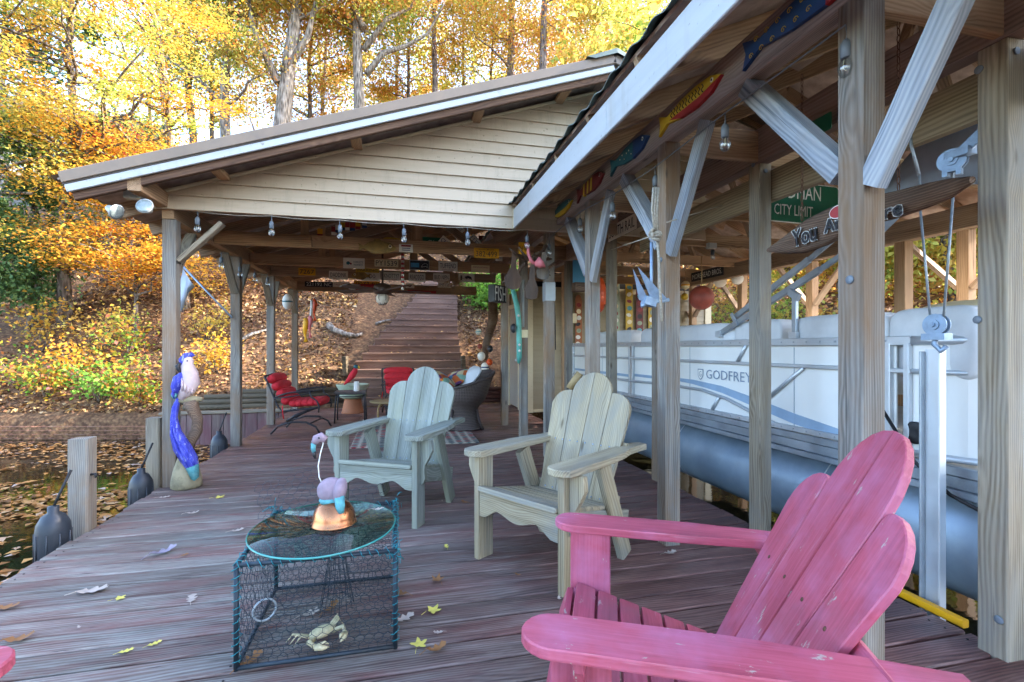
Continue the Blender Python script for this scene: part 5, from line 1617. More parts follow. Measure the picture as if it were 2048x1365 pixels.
# ------------------------------------------------------------------ moorings, fenders, blue parrot
def bollard(label, u, v, X, Y, ztop, w_, mat):
    t = thing('mooring_post', label, 'post', (X, Y, -1.8))
    board('timber', (X, Y, -1.8), (X, Y, ztop), w_, w_, mat, t, up=(0, -1, 0), ch=0.012)
    if u: 
        MB().tube([(X + w_ / 2, Y - .02, ztop - .24), (X + w_ / 2 + .03, Y - .03, ztop - .235), (X + w_ / 2 + .035, Y - .03, ztop - .26)], .009, 6).build('hook', M['iron'], t)
bollard('square grey mooring post standing alone at the deck edge', 1, 0, -2.02, 3.77, 0.60, 0.115, M['post'])
bollard('tan mooring post against the front corner post of the shelter', 0, 0, -2.07, 4.88, 0.58, 0.11, M['post_tan'])
def fender(label, p, s_=1.0):
    t = thing('boat_fender', label, 'fender', p, 0, 'black boat fenders along the dock edge')
    pr = [(0.02, -0.34), (0.085, -0.32), (0.105, -0.26), (0.107, -0.02), (0.10, 0.04), (0.07, 0.10), (0.035, 0.125), (0.035, 0.17), (0.012, 0.175)]
    mb = MB().lathe([(a * s_, b_ * s_) for a, b_ in pr], 18)
    mb.build('body', M['rubber'], t, Matrix.Identity(4), True)
    for k in range(9):
        a = 2 * math.pi * k / 9
        MB().tube([(0.107 * s_ * math.cos(a), 0.107 * s_ * math.sin(a), -0.24 * s_), (0.107 * s_ * math.cos(a), 0.107 * s_ * math.sin(a), -0.02 * s_)], 0.006 * s_, 5).build('rib', M['rubber'], t, Matrix.Identity(4), True)
    MB().tube([(0, 0, .16 * s_), (.02, .02, .25 * s_), (.06, .06, .42 * s_)], .008, 6).build('rope', M['cord'], t, Matrix.Identity(4), True)
fender('black rubber fender left of the lone mooring post', (-2.06, 3.56, 0.08), 0.82)
fender('black rubber fender beside the tan mooring post', (-2.08, 4.66, 0.05), 0.8)
fender('black rubber fender behind the stump, near the second shelter post', (-2.05, 6.4, 0.06), 0.85)

pz = on_z(373, 975, 0)
ps = thing('parrot_sculpture', 'painted blue parrot with long tail on driftwood and stump base', 'sculpture', (pz.x, pz.y, 0))
MB().lathe([(0.10, 0), (0.118, 0.012), (0.115, 0.06), (0.10, 0.14), (0.08, 0.21), (0.062, 0.26), (0.05, 0.30), (0.02, 0.31)], 18).build('stump_base', M['stump'], ps, Matrix.Diagonal((1, 1, 1, 1)), True)
MB().tube([(0.0, 0, 0.28), (0.02, 0.0, 0.38), (0.075, 0.01, 0.48), (0.085, 0.0, 0.58), (0.045, 0, 0.68), (0.03, 0, 0.74)], [.045, .048, .045, .04, .05, .06], 12).build('driftwood_stem', M['drift'], ps, Matrix.Identity(4), True)
MB().tube([(-0.06, 0, 0.745), (0.03, -.01, 0.755), (0.12, 0, 0.752)], [.028, .034, .018], 10).build('perch', M['stump'], ps, Matrix.Identity(4), True)
MB().tube([(-0.035, -.02, .76), (0.01, -.02, .83), (0.035, -.02, .90), (0.03, -.02, .98), (0.012, -.02, 1.05), (0.02, -.02, 1.10), (0.03, -.02, 1.125)], [.028, .062, .075, .064, .048, .04, .02], 16).build('body', M['parrot_white'], ps, Matrix.Identity(4), True)
MB().tube([(-0.005, -.03, 1.04), (-0.012, -.02, 1.09), (0.01, -.02, 1.125), (0.045, -.02, 1.135), (0.07, -.02, 1.13)], [.028, .04, .032, .022, .006], 12).build('cap', M['parrot_blue'], ps, Matrix.Identity(4), True)
MB().tube([(-0.03, -.055, 1.07), (-.045, -.06, 1.04), (-.03, -.062, 1.0), (-.018, -.06, .985)], [.012, .019, .014, .003], 10).build('beak', M['iron'], ps, Matrix.Identity(4), True)
MB().ball((0.03, -.066, 1.085), .006, 8, 5).build('eye', M['black'], ps, Matrix.Identity(4), True)
MB().tube([(0.0, -.04, .99), (-.03, -.055, .93), (-.055, -.05, .86), (-.075, -.03, .79)], [.02, .05, .045, .012], 12).build('wing', M['parrot_blue'], ps, Matrix.Identity(4), True)
MB().tube([(-.06, -.045, .84), (-.078, -.04, .79), (-.082, -.03, .765)], [.022, .024, .008], 10).build('wing_tip', M['aqua'], ps, Matrix.Identity(4), True)
for k in range(5):
    f = k / 4
    a_ = Vector((-.02 - .012 * k, -.088 + .006 * k, .965 - .03 * k)); e_ = Vector((-.062 - .012 * f, -.062 + .01 * f, .83 - .015 * k))
    MB().tube([a_, a_.lerp(e_, .5) + Vector((-.006, -.012, 0)), e_], [.010, .013, .004], 8).build('wing_feather', M['parrot_blue'], ps, Matrix.Identity(4), True)
for k in range(4):
    MB().tube([(.0 + .022 * k, -.094 + .004 * k * k, .93 - .02 * k), (.005 + .02 * k, -.098 + .004 * k * k, .88 - .02 * k), (.0 + .018 * k, -.086 + .004 * k * k, .83 - .01 * k)], [.004, .011, .003], 7).build('breast_feather', M['parrot_white'], ps, Matrix.Identity(4), True)
tl = [(-.05, -.02, .78), (-.075, -.03, .70), (-.08, -.05, .60), (-.055, -.08, .48), (0.0, -.10, .36), (0.055, -.11, .26), (.08, -.11, .20)]
V = []; F = []
wd = [.022, .030, .028, .045, .066, .064, .05]
for i, (p, w_) in enumerate(zip(tl, wd)):
    p = Vector(p)
    V += [p + Vector((-w_, .012, -w_ * .35)), p + Vector((0, -.014, 0)), p + Vector((w_, .012, w_ * .35)), p + Vector((0, .018, 0))]
for i in range(len(tl) - 1):
    for k in range(4):
        F.append((4 * i + k, 4 * i + (k + 1) % 4, 4 * i + 4 + (k + 1) % 4, 4 * i + 4 + k))
F += [(3, 2, 1, 0)]
MB().add(V, F, True).build('tail', M['parrot_blue'], ps, Matrix.Identity(4), True)
for q in (-.45, .0, .45):
    MB().tube([Vector(p_) + Vector((q * w_, -.012 + .012 * abs(q), q * w_ * .35)) for p_, w_ in zip(tl[1:], wd[1:])], [.006, .008, .010, .012, .010, .004], 6).build('tail_feather', M['parrot_blue'], ps, Matrix.Identity(4), True)
p = Vector(tl[-1])
MB().add([p + Vector((-.05, .012, -.02)), p + Vector((0, -.0145, 0)), p + Vector((.05, .012, .02)), p + Vector((0, .02, 0)), p + Vector((-.005, 0, -.11)), p + Vector((.025, -.015, -.12)), p + Vector((.055, .0, -.09)), p + Vector((.025, .01, -.12))],
         [(0, 1, 5, 4), (1, 2, 6, 5), (2, 3, 7, 6), (3, 0, 4, 7), (4, 5, 6, 7)], True).build('tail_tip', M['aqua'], ps, Matrix.Identity(4), True)

# ------------------------------------------------------------------ seating under the shelter
def puff(mb, c, r, e=2.6, n=14, m=10, Mx=None, sq=4):
    """a pillow-like superellipsoid"""
    Mx = Mx if Mx is not None else Matrix.Identity(4)
    V = []; F = []
    f = lambda w_, p: math.copysign(abs(w_) ** (2 / p), w_)
    for i in range(m + 1):
        a = -math.pi / 2 + math.pi * i / m
        for k in range(n):
            t_ = 2 * math.pi * k / n
            V.append(Mx @ (Vector(c) + Vector((r[0] * f(math.cos(a), e) * f(math.cos(t_), sq), r[1] * f(math.cos(a), e) * f(math.sin(t_), sq), r[2] * f(math.sin(a), e)))))
    for i in range(m):
        for k in range(n):
            k2 = (k + 1) % n
            F.append((i * n + k, i * n + k2, (i + 1) * n + k2, (i + 1) * n + k))
    mb.add(V, F, True)
def patio_chair(label, loc, rz):
    """faces local +X"""
    t = thing('patio_chair', label, 'patio chair', loc, rz, 'black metal patio chairs with red cushions')
    I = Matrix.Identity(4)
    ir = M['iron']
    for s_ in (-1, 1):
        y = s_ * 0.29
        MB().tube([(-0.40, y, .80), (-0.36, y, .72), (-0.22, y, .38), (-.16, y, .32), (0.1, y, .345), (.34, y, .37)], .013, 8).build('side_frame', ir, t, I, True)
        MB().tube([(-0.25, y * 1.06, .52), (-.1, y * 1.06, .57), (.12, y * 1.06, .60), (.25, y * 1.06, .605)], .012, 8).build('arm', ir, t, I, True)
        MB().tube([(-0.27, y * 1.06, .50), (.0, y * 1.06, .53), (.22, y * 1.06, .57)], .009, 8).build('arm_rail', ir, t, I, True)
        MB().tube([(.20, y * 1.06, .60), (.22, y * 1.06, .52), (.30, y * 1.06, .46), (.33, y * 1.06, .38), (.32, y * 1.06, .30)], .011, 8).build('arm_post', ir, t, I, True)
        MB().tube([(-.32, y, .01), (-.22, y, .12), (-.05, y, .17), (.15, y, .165), (.28, y, .10), (.33, y, .012)], .013, 8).build('leg', ir, t, I, True)
        MB().tube([(-.15, y * .6, .17), (-.02, y * .6, .25), (.12, y * .6, .3)], .018, 8).build('spring', ir, t, I, True)
    MB().tube([(-.22, -.29, .12), (-.22, .29, .12)], .012, 8).build('cross_bar', ir, t, I, True)
    MB().tube([(.2, -.29, .145), (.2, .29, .145)], .012, 8).build('cross_bar', ir, t, I, True)
    MB().tube([(-.40, -.29, .80), (-.41, 0, .82), (-.40, .29, .80)], .013, 8).build('top_rail', ir, t, I, True)
    for k in range(5):
        mb = MB()
        puff(mb, (0, 0, 0), (0.06, 0.27, 0.062), 2.4)
        mb.build('cushion_roll', M['cushion'], t, T(0.02 + 0.082 * k - .07, 0, 0.415 + 0.004 * k) @ Matrix.Rotation(R(3), 4, 'Y'), True)
    for k in range(4):
        mb = MB()
        puff(mb, (0, 0, 0), (0.068, 0.27, 0.075), 2.4)
        f = k / 3
        mb.build('cushion_roll', M['cushion'], t, T(-.15 - .19 * f, 0, .46 + .30 * f) @ Matrix.Rotation(R(-28), 4, 'Y'), True)
    MB().tube([(-.16, -.3, .40), (-.15, -.32, .3), (-.14, -.31, .22)], .008, 5).build('cushion_tie', M['cushion'], t, I, True)
    return t
patio_chair('red cushioned metal patio chair in side view at the left of the shelter', (-1.32, 7.45, 0), R(-8))
patio_chair('red cushioned metal patio chair behind the pale weathered armchair', (0.08, 8.9, 0), R(-82))

def side_table():
    t = thing('side_table', 'dark wicker topped side table beside the red chair', 'table', (-0.72, 8.25, 0))
    I = Matrix.Identity(4)
    MB().box((0, 0, 0.475), (0.48, 0.42, 0.03)).build('table_top', M['wicker'], t, I, True)
    for a in (-1, 1):
        for b_ in (-1, 1):
            MB().tube([(a * .2, b_ * .17, .46), (a * .22, b_ * .18, .3), (a * .23, b_ * .19, 0)], .011, 8).build('leg', M['iron'], t, I, True)
    for b_ in (-.18, .18):
        MB().tube([(-.22, b_, .42), (.22, b_, .42)], .008, 6).build('apron_rail', M['iron'], t, I, True)
side_table()
o = MB().lathe([(.04, 0), (.043, .01), (.04, .15), (.036, .155)], 16).build('white_cylinder', M['white'], None, T(-0.63, 8.2, 0.491))
tag(o, 'white cylinder on the wicker side table under the red parrot', 'candle')
rp = thing('red_parrot', 'small painted red parrot with green head perched on the side table', 'parrot', (-0.66, 8.16, 0.62))
MB().tube([(-.16, 0, -.02), (-.09, 0, .05), (-.03, 0, .13), (.01, 0, .20), (.02, 0, .24)], [.008, .035, .052, .045, .03], 12).build('body', M['cushion'], rp, Matrix.Identity(4), True)
MB().ball((.025, 0, .265), (.038, .034, .036), 12, 8).build('head', M['teal'], rp, Matrix.Identity(4), True)
MB().tube([(.05, 0, .27), (.075, 0, .255), (.072, 0, .225)], [.02, .016, .003], 8).build('beak', M['yellow_fish'], rp, Matrix.Identity(4), True)
pt = thing('planter', 'pale green planter bowl standing on an upturned terracotta pot', 'planter', (-0.78, 9.3, 0))
MB().lathe([(.20, 0), (.19, .03), (.15, .22), (.14, .26)], 20).build('terracotta_pot', M['terracotta'], pt, Matrix.Identity(4), True)
MB().lathe([(.16, .262), (.24, .30), (.25, .33), (.23, .40), (.29, .50), (.295, .525), (.26, .525), (.24, .49)], 24).build('bowl', M['planter_green'], pt, Matrix.Identity(4), True)
lt = thing('glass_side_table', 'low tan table with curved legs left of the pale weathered chair', 'table', (-0.12, 8.2, 0))
MB().lathe([(.30, .30), (.31, .31), (.31, .325), (.29, .33)], 28).build('table_top', M['tan_paint'], lt, Matrix.Identity(4), True)
for k in range(4):
    a = R(45 + 90 * k)
    MB().tube([(.12 * math.cos(a), .12 * math.sin(a), .3), (.24 * math.cos(a), .24 * math.sin(a), .22), (.25 * math.cos(a), .25 * math.sin(a), 0)], .012, 8).build('leg', M['tan_paint'], lt, Matrix.Identity(4), True)

def wicker_chair():
    N = Nodes('woven_wicker')
    tc = N.n('TexCoord').outputs['UV']
    wx = N.n('TexWave', _wave_type='BANDS', _bands_direction='X'); N.link(tc, wx.inputs['Vector']); wx.inputs['Scale'].default_value = 16
    wy = N.n('TexWave', _wave_type='BANDS', _bands_direction='Y'); N.link(tc, wy.inputs['Vector']); wy.inputs['Scale'].default_value = 11
    m_ = N.math('MAXIMUM', wx.outputs['Fac'], wy.outputs['Fac'])
    N.set(color=N.ramp(m_, [(0.3, '#17120f'), (0.6, '#453934'), (1.0, '#75665e')]), rough=0.55)
    N.bump(m_, 0.8, 0.01)
    t = thing('wicker_chair', 'dark wicker tub chair heaped with patterned pillows', 'wicker chair', (0.93, 7.15, 0), R(15))
    n_, m2 = 40, 14
    V = []; UV = []
    def rim(a):       # high at the back (+X), low in front
        return 0.60 + 0.24 * (0.5 + 0.5 * math.cos(a)) ** 1.3
    for shell in (1.0, 0.93):
        for i in range(m2 + 1):
            f = i / m2
            for k in range(n_):
                a = 2 * math.pi * k / n_
                H_ = rim(a)
                z = 0.02 + f * (H_ - 0.02)
                rr_ = (0.34 - 0.10 * math.sin(math.pi * min(1, z / 0.45)) * 1.0 + 0.16 * max(0, (z - 0.30) / 0.54) ** 1.3) * shell
                V.append((rr_ * math.cos(a) * 1.0, rr_ * math.sin(a) * 1.05, z)); UV.append((k / n_ * 2.2, z * 1.3))
    F = []
    B = n_ * (m2 + 1)
    for i in range(m2):
        for k in range(n_):
            k2 = (k + 1) % n_
            F.append((i * n_ + k, i * n_ + k2, (i + 1) * n_ + k2, (i + 1) * n_ + k))
            F.append((B + i * n_ + k2, B + i * n_ + k, B + (i + 1) * n_ + k, B + (i + 1) * n_ + k2))
    for k in range(n_):
        k2 = (k + 1) % n_
        F.append((m2 * n_ + k, m2 * n_ + k2, B + m2 * n_ + k2, B + m2 * n_ + k))
    mb = MB().add(V, F, True)
    me = mb.mesh('shell')
    ul = me.uv_layers.new(name='uv')
    for lp in me.loops:
        ul.data[lp.index].uv = UV[lp.vertex_index]
    place('tub', me, N.m, t, Matrix.Identity(4), True)
    MB().lathe([(.30, .36), (.31, .38), (.30, .44), (.2, .46), (0.01, .465)], 24).build('seat_pad', M['wicker'], t, Matrix.Identity(4), True)
    MB().tube([((0.34 - 0.0 + .16 * ((rim(a) - .3) / .54) ** 1.3) * 0.98 * math.cos(a), (0.34 + .16 * ((rim(a) - .3) / .54) ** 1.3) * 1.03 * math.sin(a), rim(a)) for a in np.linspace(0, 6.2832, 41)], .022, 8, cap=False).build('rim', M['wicker'], t, Matrix.Identity(4), True)
    for k in range(4):
        a = R(40 + 90 * k)
        MB().tube([(.26 * math.cos(a), .26 * math.sin(a), .3), (.30 * math.cos(a), .30 * math.sin(a), .12), (.36 * math.cos(a), .36 * math.sin(a), 0)], .018, 8).build('leg', M['wicker'], t, Matrix.Identity(4), True)
wicker_chair()
for k, (x_, y_, z_, rx, ry, rz, lb, mt) in enumerate(((0.70, 7.05, 0.70, 20, 40, 20, 'patchwork pillow at the front of the wicker chair', 'pillow'), (0.86, 7.2, 0.74, -15, -30, 60, 'colourful patterned pillow in the middle of the wicker chair', 'pillow'), (1.06, 7.1, 0.76, 10, -50, 5, 'grey striped pillow against the wicker chair back', 'vinyl'))):
    mb = MB()
    puff(mb, (0, 0, 0), (.20, .20, .075), 1.6, 20, 10)
    o = mb.build('pillow', M[mt], None, T(x_, y_, z_) @ Matrix.Rotation(R(rz), 4, 'Z') @ Matrix.Rotation(R(ry), 4, 'Y') @ Matrix.Rotation(R(rx), 4, 'X'))
    tag(o, lb, 'pillow', 'pillows piled in the wicker chair')
rug = MB().box((0, 0, 0), (1.55, 2.3, 0.008)).build('rug', M['rug'], None, T(0.24, 7.15, 0.006))
tag(rug, 'outdoor rug with red and dark oval pattern under the seating', 'rug')
# ------------------------------------------------------------------ pontoon boat on its lift
bo = thing('pontoon_boat', 'white pontoon boat with silver rails and blue swoosh hanging in the boathouse', 'pontoon boat', (3.8, 4, 0))
BX0, BX1, BYs, BYb = 2.63, 5.05, 1.55, 6.95
for cx in (2.98, 4.7):
    mb = MB()
    pr = [(0.90, .30), (0.92, .31), (6.3, .31), (6.7, .27), (7.05, .17), (7.25, .05)]
    V = [(cx, y, 0.2 + (0.0 if y < 6.4 else (y - 6.4) * .28)) for y, r_ in pr]
    mb.tube(V, [r_ for y, r_ in pr], 32)
    pn = mb.build('pontoon', M['pontoon'], bo)
    for y in (2.6, 4.25, 5.8):
        MB().tube([(cx + .312 * math.cos(a), y, .2 + .312 * math.sin(a)) for a in np.linspace(0, 6.2832, 33)], .004, 6, cap=False).build('weld_seam', M['alu'], pn)
    board('mounting_bracket', (cx, 0.95, .515), (cx, 6.6, .515), 0.22, 0.06, M['alu_dull'], bo)
MB().box((0, 0, 0), (BX1 - BX0 - .06, 5.6, .05)).build('deck_floor', M['alu_dull'], bo, T((BX0 + BX1) / 2, 4.1, .585))
for (z, h, x_) in ((.605, .045, BX0 - .012), (.55, .06, BX0 - .004), (.50, .035, BX0 - .02)):
    board('deck_side_rail', (x_, 1.3, z), (x_, 6.95, z), .035, h, M['alu_dull'], bo)
# fence: panels with a round stern corner
cr = 0.42
path = [(BX0, 6.95), (BX0, 5.06), (BX0, 3.3), (BX0, 2.02), (BX0, BYs + cr)] + [(BX0 + cr - cr * math.cos(R(a)), BYs + cr - cr * math.sin(R(a))) for a in range(15, 91, 15)] + [(3.6, BYs)]
def fence_strip(name, pts, z0, z1, mat, off=0.0, thick=0.012):
    V = []; F = []
    for (x_, y_) in pts:
        V += [(x_ + off, y_, z0), (x_ + off, y_, z1)]
    for (x_, y_) in pts:
        V += [(x_ + off + thick, y_ + thick * .2, z0), (x_ + off + thick, y_ + thick * .2, z1)]
    n_ = len(pts)
    for i in range(n_ - 1):
        F += [(2 * i + 1, 2 * i + 3, 2 * i + 2, 2 * i), (2 * n_ + 2 * i, 2 * n_ + 2 * i + 2, 2 * n_ + 2 * i + 3, 2 * n_ + 2 * i + 1), (2 * i + 1, 2 * n_ + 2 * i + 1, 2 * n_ + 2 * i + 3, 2 * i + 3)]
    return MB().add(V, F, False).build(name, mat, bo)
pan = {}
for nm, pts in (('bow', [(BX0, 6.95), (BX0, 5.10)]), ('gate', [(BX0, 5.04), (BX0, 4.3)]), ('mid', [(BX0, 4.3), (BX0, 2.06)]), ('aft', [(BX0, 2.0), (BX0, BYs + cr)] + path[5:])):
    pan[nm] = fence_strip('fence_panel', pts, .645, 1.215, M['boat_white'])
def rail(pts, r_=.015, mat='alu', name='rail', sq=False):
    return MB().tube(pts, r_, 8).build(name, M[mat], bo)
board('top_rail', (BX0 - .006, 6.95, 1.235), (BX0 - .006, 1.97, 1.235), .035, .05, M['alu'], bo)
rail([(x_ - .006, y_, 1.235) for x_, y_ in path[4:]], .024, name='top_rail')
board('bottom_rail', (BX0 - .012, 6.95, .65), (BX0 - .012, 1.97, .65), .03, .035, M['alu'], bo)
rail([(x_ - .012, y_, .65) for x_, y_ in path[4:]], .018, name='bottom_rail')
board('mid_rail', (BX0 - .012, 6.9, 1.075), (BX0 - .012, 1.97, 1.075), .025, .025, M['alu'], bo)
rail([(x_ - .012, y_, 1.075) for x_, y_ in path[4:]], .013, name='mid_rail')
for y in (6.93, 5.10, 5.03, 2.09, 1.99):
    board('upright', (BX0 - .014, y, .65), (BX0 - .014, y, 1.22), .032, .03, M['alu'], bo, up=(0, 1, 0))
rail([(BX0 - .014, y, z) for y, z in ((6.9, .80), (5.1, .815), (4.3, .83), (3.75, .825), (3.4, .775), (3.1, .70), (2.9, .655))], .014, name='curved_rail')
for (ya, za, yb_, zb) in ((3.20, 1.22, 3.30, 1.085), (2.66, 1.065, 2.98, .83), (3.52, .79, 3.62, .66), (5.6, 1.21, 5.72, 1.09), (5.9, .80, 6.0, .66)):
    rail([(BX0 - .013, ya, za), (BX0 - .013, yb_, zb)], .013, name='diagonal_rail')
# painted swoosh
def on_panel(name, pts, mat, off):
    mb = MB().prism([(p[0], p[1]) for p in pts], .002)
    return mb.build(name, M[mat], pan['mid'], frame((BX0 - off, 0, 0), (0, -1, 0), (0, 0, 1)))
def swoosh(c_, hw):
    up = [(-y, z + w_) for (y, z), w_ in zip(c_, hw)]
    lo = [(-y, z - w_) for (y, z), w_ in zip(c_, hw)]
    return list(reversed(up)) + lo
c_ = [(4.28, .895), (3.9, .885), (3.5, .85), (3.1, .78), (2.75, .715), (2.4, .67), (2.12, .66)]
for i in range(len(c_) - 1):
    hw = [.012, .02, .028, .034, .036, .03, .012]
    q = swoosh(c_[i:i + 2], hw[i:i + 2])
    on_panel('blue_swoosh', q, 'boat_blue', .004)
fence_strip('blue_stripe', [(BX0, 6.9), (BX0, 5.1)], .855, .885, M['boat_blue'], -.003, .002)
fence_strip('blue_stripe', [(BX0, 5.03), (BX0, 4.3)], .87, .90, M['boat_blue'], -.003, .002)
g = FX(on_x(1455, 752, BX0 - .006))
place('lettering', text_mesh('GODFREY', 0.56, 0.078, M['silver_ink']), None, pan['mid'], g)
g2 = FX(on_x(1401, 749, BX0 - .006))
sh_o = [(-.038, .048), (.038, .048), (.038, -.01), (.02, -.036), (0, -.05), (-.02, -.036), (-.038, -.01)]
emb = MB().prism(sh_o, .002).build('shield_emblem', M['silver_ink'], pan['mid'], g2)
MB().prism([(a * .82, b_ * .82) for a, b_ in sh_o], .003).build('shield_field', M['white'], emb, g2)
place('lettering', text_mesh('G', 0.035, 0.048, M['silver_ink']), None, emb, g2 @ T(0, .004, .002))
rv = MB()
for k in range(46):
    y = 2.1 + k * .105
    for z in (1.235, .65):
        rv.lathe([(.006, 0), (.005, .003)], 6, FX((BX0 - .027, y, z)))
o_r = rv.build('rivets', M['alu_dull'], bo); o_r['kind'] = 'stuff'
for y in (2.75, 3.95, 5.9):
    board('panel_seam', (BX0 - .002, y, .66), (BX0 - .002, y, 1.2), .006, .004, M['alu_dull'], bo, up=(-1, 0, 0))
sp = on_x(1832, 866, BX0 - .012)
MB().lathe([(.058, 0), (.058, .012), (.05, .018), (.02, .012)], 24).build('speaker', M['black'], bo, FX(sp))
# seats along the fence
for (ya, yb_) in ((6.6, 5.72), (5.70, 5.2), (4.95, 4.42), (4.40, 3.42), (3.40, 2.92), (2.82, 2.15), (2.13, 1.72)):
    mb = MB()
    puff(mb, (0, 0, 0), (.10, (ya - yb_) / 2 + .012, .19), 5.5, 40, 16, sq=9)
    mb.build('seat_back', M['vinyl'], bo, T(BX0 + .13, (ya + yb_) / 2, 1.22))
    mb = MB()
    puff(mb, (0, 0, 0), (.26, (ya - yb_) / 2, .09), 3.5, 20, 10)
    mb.build('seat_cushion', M['vinyl'], bo, T(BX0 + .42, (ya + yb_) / 2, 1.0))
mb = MB(); puff(mb, (0, 0, 0), (.32, .42, .28), 2.6, 24, 12)
mb.build('sun_pad', M['cream'], bo, T(3.9, 2.5, 1.25))
board('far_fence', (BX1, 1.6, .93), (BX1, 6.9, .93), .02, .56, M['boat_white'], bo)
for (ya, yb_) in ((6.4, 4.6), (4.4, 2.3)):
    mb = MB(); puff(mb, (0, 0, 0), (.14, (ya - yb_) / 2, .20), 3.2, 20, 10)
    mb.build('seat_back', M['vinyl'], bo, T(BX1 - .2, (ya + yb_) / 2, 1.2))
# folded canopy frame
def bar(a, b_, w_=.045, mat='alu_dull', nm='canopy_bar'):
    return board(nm, a, b_, w_ * .6, w_, M[mat], bo, up=(0, 0.6, 1))
X_ = BX0 + .02
A0, A1, A2 = on_x(1440, 668, X_), on_x(1640, 540, X_), on_x(1735, 476, X_)
B0, B1, B2 = on_x(1468, 637, X_ + .03), on_x(1618, 520, X_ + .03), on_x(1668, 478, X_ + .03)
bar(A0, A1); bar(A1, A2, .035); bar(B0, B1); bar(B1, B2, .035)
bar(on_x(1463, 628, X_ - .02), on_x(1474, 652, X_ - .02), .03)
bar(on_x(1590, 672, X_), on_x(1590, 590, X_), .04); bar(on_x(1580, 584, X_ - .02), on_x(1598, 596, X_ - .02), .05)
for p in (A0, on_x(1590, 672, X_)):
    MB().box((0, 0, 0), (.05, .06, .05)).build('canopy_hinge', M['alu'], bo, T(p.x, p.y, p.z))
MB().tube([on_x(1740, 470, 2.75), on_x(1800, 385, 2.85), on_x(1880, 320, 2.9), on_x(1960, 300, 2.9), on_x(2060, 280, 2.9), on_x(2200, 240, 2.9)], [.05, .10, .15, .17, .17, .12], 14).build('canopy_cover', M['canvas'], bo)

# ------------------------------------------------------------------ boat lift
def pulley(mb, c_, r_, Mx):
    for z in (-.014, .010):
        mb.prism(oval(r_, r_ * .96, 22), .005, Mx, z)
        mb.prism(oval(r_ * .45, r_ * .45, 14), .008, Mx, z + (-.006 if z < 0 else .003))
    mb.lathe([(r_ * .7, -.010), (r_ * .6, 0), (r_ * .7, .010)], 18, Mx, False)
    mb.lathe([(r_ * .2, -.03), (r_ * .2, .03)], 8, Mx, False)
    for a in (-.6, .6):
        mb.box((r_ * .8 * math.sin(a), -r_ * 1.05, 0), (r_ * .35, r_ * .5, .03), Mx)
lf = thing('boat_lift', 'aluminium boat lift post with pulley blocks and steel cables beside the pink chair', 'boat lift', (2.44, 1.8, 0))
lp = on_x(1871, 900, 2.47)
board('lift_post', (2.47, lp.y, -1.6), (2.47, lp.y, 1.19), .064, .045, M['alu'], lf, up=(-1, 0, 0))
board('post_flange', (2.45, lp.y + .034, -1.6), (2.45, lp.y + .034, 1.18), .010, .06, M['alu_dull'], lf, up=(-1, 0, 0))
pc = on_x(1873, 650, 2.42)
mb = MB(); pulley(mb, None, .052, FX(pc)); mb.build('lower_pulley', M['galv'], lf)
MB().tube([pc + Vector((0, 0, -.04)), pc + Vector((0, .01, -.09)), pc + Vector((0, -.02, -.12)), pc + Vector((0, -.04, -.10))], .012, 8).build('hook', M['galv'], lf)
MB().box((0, 0, 0), (.05, .10, .03)).build('clevis', M['galv'], lf, T(pc.x, pc.y, pc.z - .055))
pu = on_x(1905, 322, 2.30)
mb = MB(); pulley(mb, None, .05, FX(pu) @ Matrix.Rotation(R(20), 4, 'Y')); mb.build('upper_pulley', M['galv'], lf)
pe = on_x(1968, 262, 2.30)
board('upper_bracket', pu + (pe - pu) * .35, pe, .012, .05, M['galv'], lf, up=(0, 0, 1))
MB().box((0, 0, 0), (.05, .09, .03)).build('clevis', M['galv'], lf, Matrix.Translation(pu + (pe - pu) * .25))
for (a, b_) in ((on_x(1861, 640, 2.42), on_x(1841, 425, 2.40)), (on_x(1887, 640, 2.42), on_x(1906, 395, 2.36)), (on_x(1841, 425, 2.40), on_x(1838, 350, 2.40)), (on_x(1906, 395, 2.36), pu)):
    MB().tube([a, b_], .0055, 6).build('cable', M['steel_cable'], lf)
MB().tube([on_x(1838, 350, 2.36), on_x(1822, 290, 2.36), on_x(1820, 220, 2.36)], .007, 6).build('cable', M['steel_cable'], lf)
o = MB().tube([on_x(1765, 820, 2.55), on_x(1830, 925, 2.55), on_x(1900, 990, 2.55), on_x(1975, 1030, 2.55)], .009, 6).build('black_hose', M['cord'])
tag(o, 'black hose draped along the boat behind the pink chair', 'hose')
yb1, yb2 = on_z(1815, 1195, .0), on_z(1958, 1262, .0)
o = board('yellow_board', (2.40, yb1.y + .05, .0), (2.40, yb2.y + .05, .0), .035, .035, M['yellow'])
tag(o, 'yellow bumper strip along the deck edge behind the pink chair', 'bumper')

# ------------------------------------------------------------------ signs, plates, bulbs and curios
def depth_of(p): return p.x * _s + p.y * _c
def plate(text, u, v, w_, h_, Y, bg, fg, label, cat='licence plate', name='licence_plate', rot=0.0, sub=None, grp='licence plates on the shelter beams', tw=.84, th=.5, r_=.006, ty=0.0, border=None):
    p = on_y(u, v, Y)
    k = depth_of(p) / 967
    W, H = w_ * k, h_ * k
    o = MB().prism(rounded(W, H, min(r_, H * .2)), .004).build(name, M[bg], None, FY(p) @ Matrix.Rotation(rot, 4, 'Z'))
    tag(o, label, cat, grp)
    if border:
        MB().prism(rounded(W * .96, H * .90, min(r_, H * .2)), .001).build('field', M[border], o, T(0, 0, .0027), True)
    if text:
        lettering(text, W * tw, H * th, M[fg], o, 0, H * ty, .0035)
    if sub:
        lettering(sub[0], W * .6, H * .11, M[sub[1]], o, 0, -H * .38, .0035)
    return o, W, H
J1, J2, J3, J4 = JY[0] - .026, JY[1] - .026, JY[2] - .026, JY[3] - .026
